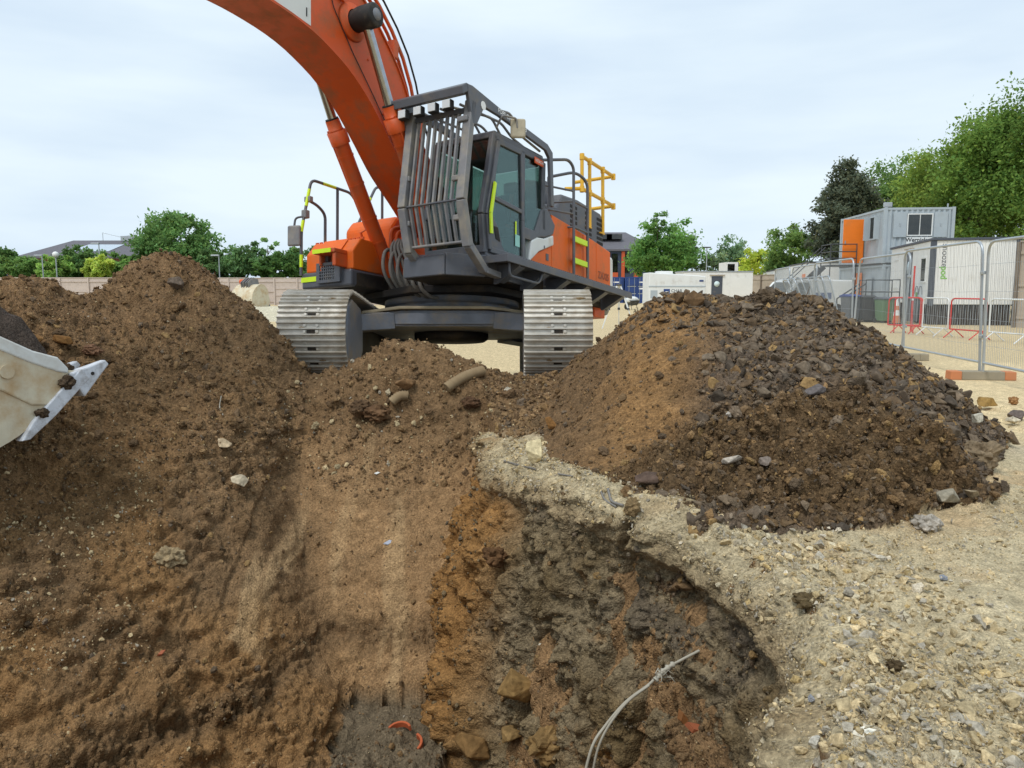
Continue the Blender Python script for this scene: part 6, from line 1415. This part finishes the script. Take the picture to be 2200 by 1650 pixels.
for k, (p, lab) in enumerate(zip(FP, ['off the right edge', 'with orange ends under the nearest fence post', 'under the second fence post, behind the rocks', 'under the third fence post', 'under the fourth fence post', 'under the fifth fence post', 'under the farthest fence post'])):
    if k == 0: continue
    o = empty('concrete_block', (p[0], p[1], 0), R(-8)); tag(o, 'concrete fence block ' + lab, 'block', 'blocks under the fence posts')
    m = MB(); m.prism([(-.11, 0), (.11, 0), (.10, .13), (-.10, .13)], 0, -.46 + .16, .46 - .16); m.obj('block', M_conc, o, .012)
    for s in (-1, 1): MB().prism([(-.11, 0), (.11, 0), (.10, .13), (-.10, .13)], 0, s * .38 - .08, s * .38 + .08).obj('end', M_orbl if k in (1, ) else M_conc, o, .012)
for k in range(7):                                    # spare panels leaning in a rack
    o = empty('spare_mesh_fence', (9.0 + .10 * k, 23.2 - .15 * k, .05)); o.rotation_euler = (R(0), R(0), R(78 + k)); o.rotation_euler = (R(-24 + k * 1.5), 0, R(74))
    tag(o, ('front', 'second', 'third', 'fourth', 'fifth', 'sixth', 'rearmost')[6 - k] + ' spare mesh fence in the stack leaning behind the fence line', 'fence', 'spare fence panels in the leaning stack'); panel_parts(o, 2.6 - .07 * k, 1.75, True, .002, .09)
# ---- white van
vn = empty('van', (12.3, 36, 0), R(20)); tag(vn, 'white van half hidden behind the rocky heap and fence', 'van')
MB().prism([(0, .35), (4.5, .35), (4.5, 1.80), (1.5, 1.84), (1.1, 1.70), (.55, 1.10), (.05, .98)], 1, 0, 1.75).obj('body', M_barw, vn, .06)
m = MB().add([(.60, .12, 1.14), (.60, 1.63, 1.14), (1.12, 1.5, 1.68), (1.12, .25, 1.68)], [(0, 1, 2, 3)]); m.v = [(p[0] - .035, p[1], p[2] + .02) for p in m.v]; m.obj('windscreen', M_win, vn)
MB().prism([(.85, 1.12), (1.25, 1.66), (1.9, 1.68), (1.9, 1.12)], 1, -.012, .002).obj('side_window', M_win, vn)
for x in (.85, 3.6):
    for y in (.0, 1.60): MB().cyl((x, y - .03, .33), (x, y + .18, .33), .33, 20).obj('wheel', M_rub, vn)
MB().box((.98, -.12, 1.15), (.12, .16, .2)).obj('mirror', M_rub, vn, .02); MB().box2((2.2, -.006, .9), (3.2, -.001, 1.2)).obj('logo_stripe', M_blue, vn)
for y in (.22, 1.5): MB().box((.10, y, .88), (.12, .26, .14)).obj('headlight', M_lens, vn, .02)
# ---- spare digging bucket on a bank of crushed stone
sbk = empty('spare_bucket', (-11.9, 35.5, .52), R(-25)); tag(sbk, 'worn cream spare digging bucket standing left of the excavator', 'bucket')
prof = curve2([(-.55, -.02), (-.70, .30), (-.62, .72), (-.30, 1.02), (.05, 1.05), (.30, .82)], 5); inn = [p * .93 + Vector((0, .02)) for p in prof]
m = MB(); m.prism([(p.x, p.y) for p in prof] + [(p.x, p.y) for p in inn[::-1]], 0, -.6, .6); m.obj('shell', M_bkt, sbk)
for s in (-.62, .60): MB().prism([(p.x, p.y) for p in prof] + [(.42, .30), (.30, .0)], 0, s, s + .04).obj('side_plate', M_bkt, sbk)
for s in (-.22, -.10, .08, .20): MB().prism([(-.45, .85), (-.50, 1.15), (-.15, 1.38), (.15, 1.28), (.2, 1.0)], 0, s, s + .035).obj('lug', M_grd, sbk)
MB().cyl((-.62, -.05, 1.18), (.2, -.05, 1.18), .12, 14).obj('pin', M_or, sbk)
for k in range(4): MB().bar((-.5 + .33 * k, .34, .25), (-.5 + .33 * k, .62, -.05), .12, .07).obj('tooth', M_frm, sbk)
def stone_mound():
    n = 60; a, rr = np.meshgrid(np.linspace(0, 2 * np.pi, n), np.linspace(0, 1, 26)); x = 2.9 * rr * np.cos(a); y = 2.4 * rr * np.sin(a); z = .60 * (1 - sstep(.35, 1, rr)) - .03
    P_ = np.stack([x.ravel(), y.ravel(), z.ravel()], 1); P_[:, 2] += .10 * fbm(P_, 1.7, 4, .55, 500); k, i = cells(P_, 4, 510); P_[:, 2] += .06 * np.clip(1 - k, 0, 1) - .04
    i_, j_ = np.meshgrid(np.arange(25), np.arange(n - 1), indexing='ij'); q = (i_ * n + j_).ravel(); return np_mesh('crushed_stone_bank', P_, np.stack([q, q + 1, q + n + 1, q + n], 1), M_grav, np.tile(np.array(srgb(198, 190, 166)), (len(P_), 1)), True)
sm = link('crushed_stone_bank', stone_mound()); sm.location = (-11.4, 34.6, .02); tag(sm, 'low bank of pale crushed stone under the spare bucket', 'stone bank')
# ---- surveyor's tripod, barrow
tpd = empty('survey_tripod', (3.72, 27, 0)); tag(tpd, 'white surveying tripod standing behind the excavator tail', 'tripod')
for k, a in enumerate((200, 330, 80)):
    e = Vector((.62 * math.cos(R(a)), .62 * math.sin(R(a)), 0)); tpt = Vector((.06 * math.cos(R(a)), .06 * math.sin(R(a)), 1.50))
    lg = MB().bar(e.lerp(tpt, .42), tpt, .07, .035).bar(e, e.lerp(tpt, .5), .035, .025).obj('leg', M_barw, tpd); MB().box(e.lerp(tpt, .45), (.08, .08, .08)).obj('clamp', M_dkst, lg)
MB().lathe([(.001, 1.48), (.10, 1.48), (.10, 1.54), (.001, 1.54)], n=16).obj('head', M_dkst, tpd)
wb = empty('wheelbarrow', (8.1, 52, 0), R(30)); tag(wb, 'wheelbarrow with a white sack, left of the right heap', 'wheelbarrow')
MB().add([(-.25, -.2, .3), (.25, -.2, .3), (.25, .25, .3), (-.25, .25, .3), (-.36, -.36, .62), (.36, -.36, .62), (.36, .5, .62), (-.36, .5, .62)], [(3, 2, 1, 0), (0, 1, 5, 4), (1, 2, 6, 5), (2, 3, 7, 6), (3, 0, 4, 7)]).obj('tray', M_dkst, wb)
v_, f_ = lump(77, 2, .2, .45); m = MB().add((v_ * .42 + np.array([0, .08, .66])).tolist(), f_.tolist(), True); m.obj('sack', M_barw, wb)
MB().cyl((-.05, .62, .2), (.05, .62, .2), .2, 16).obj('wheel', M_rub, wb)
for s in (-1, 1): MB().tube([(s * .06, .62, .2), (s * .22, 0, .32), (s * .3, -.8, .5)], .018, 6).obj('handle', M_dkst, wb); MB().tube([(s * .22, -.15, .32), (s * .25, -.25, 0)], .018, 6).obj('leg', M_dkst, wb)
# ================================================================== SINGLE FINDS IN AND AROUND THE PIT
ALLV = np.concatenate([P3[view], WV[wv]]); AN = np.concatenate([Gn[view], Wn[wv]]); apx, apy = proj(ALLV[:, 0], ALLV[:, 1], ALLV[:, 2])
def hit(px, py, tol=7):
    """the earth surface seen at a photo pixel"""
    s = np.where((np.abs(apx - px) < tol) & (np.abs(apy - py) < tol))[0]
    if not len(s): return hit(px, py, tol * 1.7)
    i = s[np.argmin(ALLV[s, 1])]; return Vector(ALLV[i].tolist()), Vector(AN[i].tolist())
def detail_rock(seed, kind='block', flat=.7):
    if kind == 'block':
        v, f = hull_rock(seed, 12, flat, .22); bm = bmesh.new(); vs_ = [bm.verts.new(p) for p in v.tolist()]
        for t in f.tolist(): bm.faces.new([vs_[i] for i in t])
        bmesh.ops.dissolve_limit(bm, angle_limit=R(12), verts=bm.verts, edges=bm.edges); bmesh.ops.bevel(bm, geom=bm.edges[:], offset=.04, segments=1, affect='EDGES'); bmesh.ops.triangulate(bm, faces=bm.faces)
        for _ in range(4):
            le = [e for e in bm.edges if e.calc_length() > .16]
            if not le: break
            bmesh.ops.subdivide_edges(bm, edges=le, cuts=1); bmesh.ops.triangulate(bm, faces=bm.faces)
        bm.verts.index_update(); V = np.array([q.co[:] for q in bm.verts]); F_ = np.array([[q.index for q in g.verts] for g in bm.faces], np.int32); bm.free()
        V = V * (1 + .10 * fbm(V + seed, 1.6, 3, .5, seed) + .045 * fbm(V + seed, 6, 3, .6, seed + 3))[:, None]
    else:
        V, F_ = lump(seed, 4, .5, flat); V = V.astype(float); k4, i4 = cells(V + seed, 4.5, seed + 5); V = V * (1 + .10 * np.clip(1 - 1.3 * k4, 0, 1) + .09 * fbm(V, 6, 3, .6, seed))[:, None]; V = V / np.percentile(np.abs(V[:, 0]), 97)
    return V.astype(np.float32), F_
def rock(name, label, cat, px, py, wpx, col, seed, kind='block', flat=.7, sink=.25, rz=0., tilt=0., sx=1., group=None):
    p, n = hit(px, py); d = (p - Vector((0, 0, EYE))).length; s = wpx / 2.1 / FPX * d
    v, f = detail_rock(seed, kind, flat); c = np.array(srgb(*col))[None] * (1 + .18 * fbm(v.astype(float), 1.5, 3, .5, seed))[:, None]
    o = link(name, np_mesh(name, v, f, M_stone1 if kind == 'block' else M_clod1, c, False)); o.location = p + Vector((0, 0, s * flat * (1 - 2 * sink))); o.scale = (s * sx, s, s); o.rotation_euler = (tilt, tilt * .5, rz)
    tag(o, label, cat, group); return o
GB = 'loose boulders and clods'
for a in [
    ('boulder', 'pale cream limestone boulder on the gravel ledge', 'boulder', 1152, 985, 66, (206, 190, 150), 901, 'block', 1.05, .12, .4, .2),
    ('boulder', 'ochre brown boulder behind the pale limestone boulder', 'boulder', 1178, 915, 48, (136, 98, 56), 902, 'block', .8, .2, 1.0, .1),
    ('boulder', 'pale grey elongated stone at the foot of the right heap', 'boulder', 1577, 1003, 58, (176, 166, 152), 903, 'block', .55, .15, .2, .1),
    ('boulder', 'grey-brown stone right of the pale elongated stone', 'boulder', 1640, 1000, 46, (128, 116, 106), 904, 'block', .7, .2, 1.3, .2),
    ('stone', 'small pale stone halfway up the right heap', 'stone', 1565, 890, 28, (184, 176, 164), 905, 'block', .6, .2, .5, .1),
    ('boulder', 'light grey boulder at the right foot of the heap', 'boulder', 2043, 1085, 64, (150, 142, 124), 906, 'block', .85, .2, .3, .2),
    ('boulder', 'grey pitted stone with holes at the heap front', 'boulder', 1988, 1132, 52, (158, 150, 138), 907, 'lump', .7, .2, .2, .0),
    ('boulder', 'small tan stone beside the light grey boulder', 'boulder', 2086, 1062, 36, (152, 136, 110), 908, 'block', .7, .2, 2.0, .2),
    ('boulder', 'rounded brown-grey boulder stuck in the right end of the heap', 'boulder', 2112, 985, 70, (122, 106, 84), 909, 'lump', .8, .3, .2, .1),
    ('stone', 'round brown stone alone on the yard near the fence block', 'stone', 2178, 862, 17, (150, 112, 74), 910, 'lump', .9, .05, 0, 0),
    ('clod', 'round dark clod on the gravel in the right foreground', 'clod', 1918, 1437, 28, (82, 68, 48), 911, 'lump', .8, .1, 0, 0),
    ('clod', 'long dark clod near the rim of the cut', 'clod', 1733, 1300, 64, (92, 78, 54), 912, 'lump', .5, .2, -.3, 0),
    ('concrete_chunk', 'whitish broken concrete chunk stuck in the left pit slope', 'concrete', 522, 1050, 58, (188, 174, 148), 913, 'block', .62, .1, .9, .9),
    ('concrete_chunk', 'small pale concrete chip above the larger chunk', 'concrete', 486, 960, 38, (178, 158, 128), 914, 'block', .5, .15, .2, .5),
    ('chalk_lump', 'crumbly chalky lump low on the left pit slope', 'stone', 372, 1195, 58, (146, 128, 98), 915, 'lump', .7, .35, .9, .6),
    ('clod', 'largest brown clod on the slope below the left track', 'clod', 815, 895, 60, (98, 74, 52), 916, 'lump', .62, .2, .1, .1),
    ('clod', 'brown clod tucked left of the largest clod', 'clod', 775, 885, 54, (92, 72, 52), 917, 'lump', .7, .25, .8, .1),
    ('boulder', 'tan angular block on the bank between the tracks', 'boulder', 873, 835, 54, (124, 96, 66), 918, 'block', .65, .2, .3, .1),
    ('boulder', 'thin pale stone left of the tan angular block', 'boulder', 828, 845, 26, (170, 156, 128), 919, 'block', .9, .2, 1.2, .4),
    ('clod', 'dark clod right of the bank centre', 'clod', 1005, 872, 40, (84, 62, 44), 920, 'lump', .6, .2, .2, .1),
    ('boulder', 'big ochre boulder with grey patches at the base of the cut wall', 'boulder', 1108, 1505, 100, (140, 112, 70), 921, 'block', 1.1, .2, .4, .2),
    ('boulder', 'flat ochre slab below the big ochre boulder', 'boulder', 1095, 1592, 84, (138, 112, 72), 922, 'block', .7, .2, 1.1, .3),
    ('boulder', 'rough ochre lump at the bottom edge of the photo', 'boulder', 1172, 1618, 84, (132, 106, 68), 923, 'lump', .8, .25, .4, .1),
    ('boulder', 'brown boulder at the lower left of the ochre rubble', 'boulder', 1010, 1620, 100, (122, 94, 58), 924, 'block', .7, .2, 2.2, .1),
    ('stone', 'small loose brown rock resting on the steep brown buttress', 'stone', 1045, 1345, 36, (112, 94, 72), 925, 'block', .6, .2, .4, .5),
    ('clod', 'rounded brown clod in the hollow above the buttress', 'clod', 1060, 1210, 56, (96, 70, 46), 926, 'lump', .8, .3, .2, .2),
    ('boulder', 'ochre slab at the back edge of the rocky heap near the fence', 'boulder', 2118, 872, 60, (150, 120, 70), 927, 'block', .5, .2, .2, .1),
    ('boulder', 'pale grey block right of the heap foot', 'boulder', 2104, 905, 34, (186, 180, 164), 928, 'block', .9, .15, .5, .1),
    ('boulder', 'pale squared stone at the right edge beside the heap', 'boulder', 2172, 908, 36, (182, 172, 150), 929, 'block', .6, .15, .1, .0),
    ('boulder', 'dark stone behind the pale squared stone', 'boulder', 2190, 895, 46, (104, 94, 88), 930, 'block', .6, .2, .6, .1),
    ('stone', 'blue-grey stone on the near gravel rim', 'stone', 1740, 1503, 24, (148, 150, 154), 931, 'block', .8, .15, .5, .1),
    ('stone', 'blue-grey angular stone in the middle of the gravel', 'stone', 2020, 1240, 26, (140, 144, 152), 932, 'block', .5, .15, .9, .1),
    ('stone', 'whitish stone low on the near rim', 'stone', 1750, 1600, 44, (196, 190, 176), 933, 'block', .8, .15, 1.9, .4),
    ('clod', 'brown earthy lump above the pale wires on the ledge', 'clod', 1352, 1098, 36, (124, 104, 74), 934, 'lump', 1.1, .1, .3, .0),
    ('boulder', 'long dark slab lying along the lower edge of the orange sand', 'boulder', 1390, 1030, 90, (88, 72, 62), 935, 'block', .35, .2, -.1, .0),
    ('boulder', 'large brown block on the crest of the right heap', 'boulder', 1490, 650, 62, (104, 82, 58), 936, 'block', .75, .25, .3, .2),
    ('boulder', 'upright brown block left on the heap crest', 'boulder', 1452, 645, 38, (96, 76, 54), 937, 'block', 1.0, .25, 1.1, .2),
    ('boulder', 'rounded dark boulder at the right of the heap crest', 'boulder', 1640, 648, 44, (92, 78, 62), 938, 'lump', .85, .25, .3, .1),
    ('boulder', 'dark grey slab on the stony flank of the heap', 'boulder', 1742, 845, 66, (98, 92, 90), 939, 'block', .5, .2, .3, .3),
    ('boulder', 'orange-brown boulder high on the left heap', 'boulder', 78, 735, 50, (128, 96, 60), 940, 'block', .7, .25, .5, .2),
    ('boulder', 'reddish brown boulder on the left heap above the bucket tooth', 'boulder', 205, 752, 34, (122, 92, 70), 941, 'lump', .7, .25, .5, .1),
    ('boulder', 'orange slab behind the bucket soil', 'boulder', 138, 733, 52, (138, 100, 58), 942, 'block', .5, .2, 1.5, .3),
    ('boulder', 'grey boulder on the upper left heap', 'boulder', 372, 622, 42, (104, 92, 80), 943, 'block', .8, .3, .5, .1)]:
    rock(*a, group=GB)
# corrugated drain pipe pieces
M_pipe = flatmat('dusty_corrugated_plastic', (150, 130, 98), .8, .12, srgb(112, 90, 64), .6)
def drain(label, a, b, r, n):
    pa, pb = hit(*a)[0] + Vector((0, 0, r * .8)), hit(*b)[0] + Vector((0, 0, r * .3)); pts, rs = [], []
    for k in range(n * 2 + 1): f = k / (n * 2); pts.append(pa.lerp(pb, f) + Vector((0, 0, .03 * math.sin(f * 3)))); rs.append(r if k % 2 else r * .84)
    o = MB().tube(pts, rs, 14).obj('drain_pipe', M_pipe); tag(o, label, 'pipe', 'broken drain pipes')
drain('ribbed cream drain pipe poking out of the bank right of centre', (1042, 802), (955, 832), .062, 16)
drain('short ribbed pipe stub half buried below the tan block', (880, 858), (836, 868), .055, 8)
# clay pipe shards and brick bits
M_clay = flatmat('orange_clay', (184, 92, 52), .8, .15, srgb(118, 88, 62), .45)
def shard(label, px, py, rad_, a0, a1, rz):
    p, n = hit(px, py); pts = [(rad_ * math.cos(a0 + (a1 - a0) * k / 8), rad_ * math.sin(a0 + (a1 - a0) * k / 8)) for k in range(9)]; inn = [(x * .82, y * .82) for x, y in pts]
    o = MB().prism(pts + inn[::-1], 2, 0, .05).obj('pipe_shard', M_clay, None, .004); o.location = p + Vector((0, 0, .004)); o.rotation_euler = (R(12), R(-8), rz); tag(o, label, 'shard', 'broken clay pipe shards')
shard('curved orange clay pipe shard on the pit floor, left of two', 862, 1576, .10, R(20), R(150), 0)
shard('curved orange clay pipe shard on the pit floor, right of two', 884, 1605, .11, R(-50), R(50), .1)
def chip(name, label, cat, px, py, wpx, col, dims, rot):
    p, n = hit(px, py); s = wpx / FPX * (p - Vector((0, 0, EYE))).length
    m = MB().add([(-.5, -.1, 0), (-.1, -.25, 0), (.5, .05, 0), (.1, .22, 0), (-.45, -.05, dims), (-.1, -.2, dims), (.45, .05, dims), (.05, .18, dims)], [(3, 2, 1, 0), (4, 5, 6, 7), (0, 1, 5, 4), (1, 2, 6, 5), (2, 3, 7, 6), (3, 0, 4, 7)])
    o = m.obj(name, flatmat(name + '_surface', col, .6, .1)); o.location = p + n * .006; o.scale = (s, s, s); o.rotation_euler = rot; tag(o, label, cat)
chip('brick_fragment', 'broken orange brick piece lying in the cut below the cable', 'brick', 1490, 1572, 46, (160, 92, 60), .22, (R(20), R(25), R(-20)))
chip('brick_strip', 'upright orange-brown brick strip in the cut wall', 'brick', 1462, 1540, 44, (156, 104, 60), .3, (R(75), R(80), 0))
chip('brick_chip', 'small orange brick chip on the left pit slope', 'brick', 340, 1400, 20, (172, 96, 62), .2, (R(40), 0, R(60)))
chip('china_shard', 'long white shard on the near gravel', 'shard', 1850, 1570, 54, (232, 226, 208), .08, (R(15), R(5), R(4)))
chip('plastic_scrap', 'small white scrap on the smooth far face', 'litter', 805, 1012, 14, (222, 222, 216), .1, (R(60), 0, 0))
chip('plastic_scrap', 'bluish plastic scrap low on the smooth far face', 'litter', 833, 1160, 24, (176, 182, 196), .06, (R(50), 0, R(20)))
# cables and wires
M_cab = flatmat('pale_dusty_cable', (168, 162, 146), .7, .12, srgb(120, 104, 82), .4); M_wire = flatmat('grey_wire', (120, 116, 110), .5, .1)
CD = Vector((0, -1, .25)).normalized()
def path(pix, off, wob=0.0): return [hit(px, py)[0] + CD * (off[i] if isinstance(off, (list, tuple)) else off) for i, (px, py) in enumerate(pix)]
def smooth3(P_, n=7):
    q = [P_[0] * 2 - P_[1]] + P_ + [P_[-1] * 2 - P_[-2]]; r_ = []
    for i in range(1, len(q) - 2):
        for k in range(n):
            t = k / n; a, b, c, d = q[i - 1], q[i], q[i + 1], q[i + 2]; r_.append(.5 * ((2 * b) + (c - a) * t + (2 * a - 5 * b + 4 * c - d) * t * t + (3 * b - a - 3 * c + d) * t ** 3))
    return r_ + [P_[-1]]
def lin_depth(pix, d0, d1): return [at(px, py, d0 + (d1 - d0) * i / (len(pix) - 1)) for i, (px, py) in enumerate(pix)]
e_ = hit(1500, 1400)[0]; s_ = hit(1250, 1680)[0]
cb = empty('cut_cable', e_); tag(cb, 'pale old cable hanging out of the cut wall with a frayed joint', 'cable')
def rel(P_): return [p - e_ for p in P_]
p1 = smooth3(lin_depth([(1502, 1398), (1460, 1420), (1425, 1440), (1395, 1470), (1345, 1508), (1300, 1560), (1272, 1605), (1250, 1690)], e_.y - .0, e_.y - .30)); MB().tube(rel(p1), .0075, 8).obj('cable', M_cab, cb)
p2 = smooth3(lin_depth([(1395, 1472), (1350, 1506), (1310, 1556), (1284, 1610), (1268, 1690)], e_.y - .20, e_.y - .26)); MB().tube(rel(p2), .0065, 8).obj('cable', M_cab, cb)
MB().tube(rel(smooth3(lin_depth([(1448, 1426), (1425, 1442), (1408, 1462)], e_.y - .10, e_.y - .16))), [.013 + .006 * math.sin(k * 2) for k in range(15)], 8).obj('sheath', M_cab, cb)
rg = random.Random(3)
for k in range(7):
    a = at(1420 + rg.uniform(-12, 10), 1446 + rg.uniform(-8, 10), e_.y - .13); q = [a]
    for j in range(4): q.append(q[-1] + Vector((rg.uniform(-.02, .03), rg.uniform(-.03, .01), rg.uniform(-.03, .02))))
    MB().tube(rel(q), [.004, .004, .003, .002, .001], 5).obj('frayed_strand', M_cab, cb)
def wire(label, pix, r_, off, mat=M_wire, grp='wires on the ledge'):
    o = MB().tube(smooth3(path(pix, off)), r_, 6).obj('wire', mat); tag(o, label, 'wire', grp)
wire('dark wire lying across the ledge below the limestone boulder', [(1078, 985), (1105, 992), (1145, 1002)], .008, .015)
wire('short pale wire right of the limestone boulder', [(1195, 1014), (1225, 1019)], .006, .012)
wire('bent grey wire sticking out of the heap foot, upper of two', [(1300, 1046), (1303, 1060), (1318, 1072), (1334, 1080)], .009, .02)
wire('bent grey wire at the heap foot, lower of two', [(1284, 1054), (1300, 1068), (1325, 1082)], .007, .02)
wire('thin pale root on the left slope above the chunk', [(476, 852), (478, 868), (486, 888)], .006, .02, M_cab, 'roots')
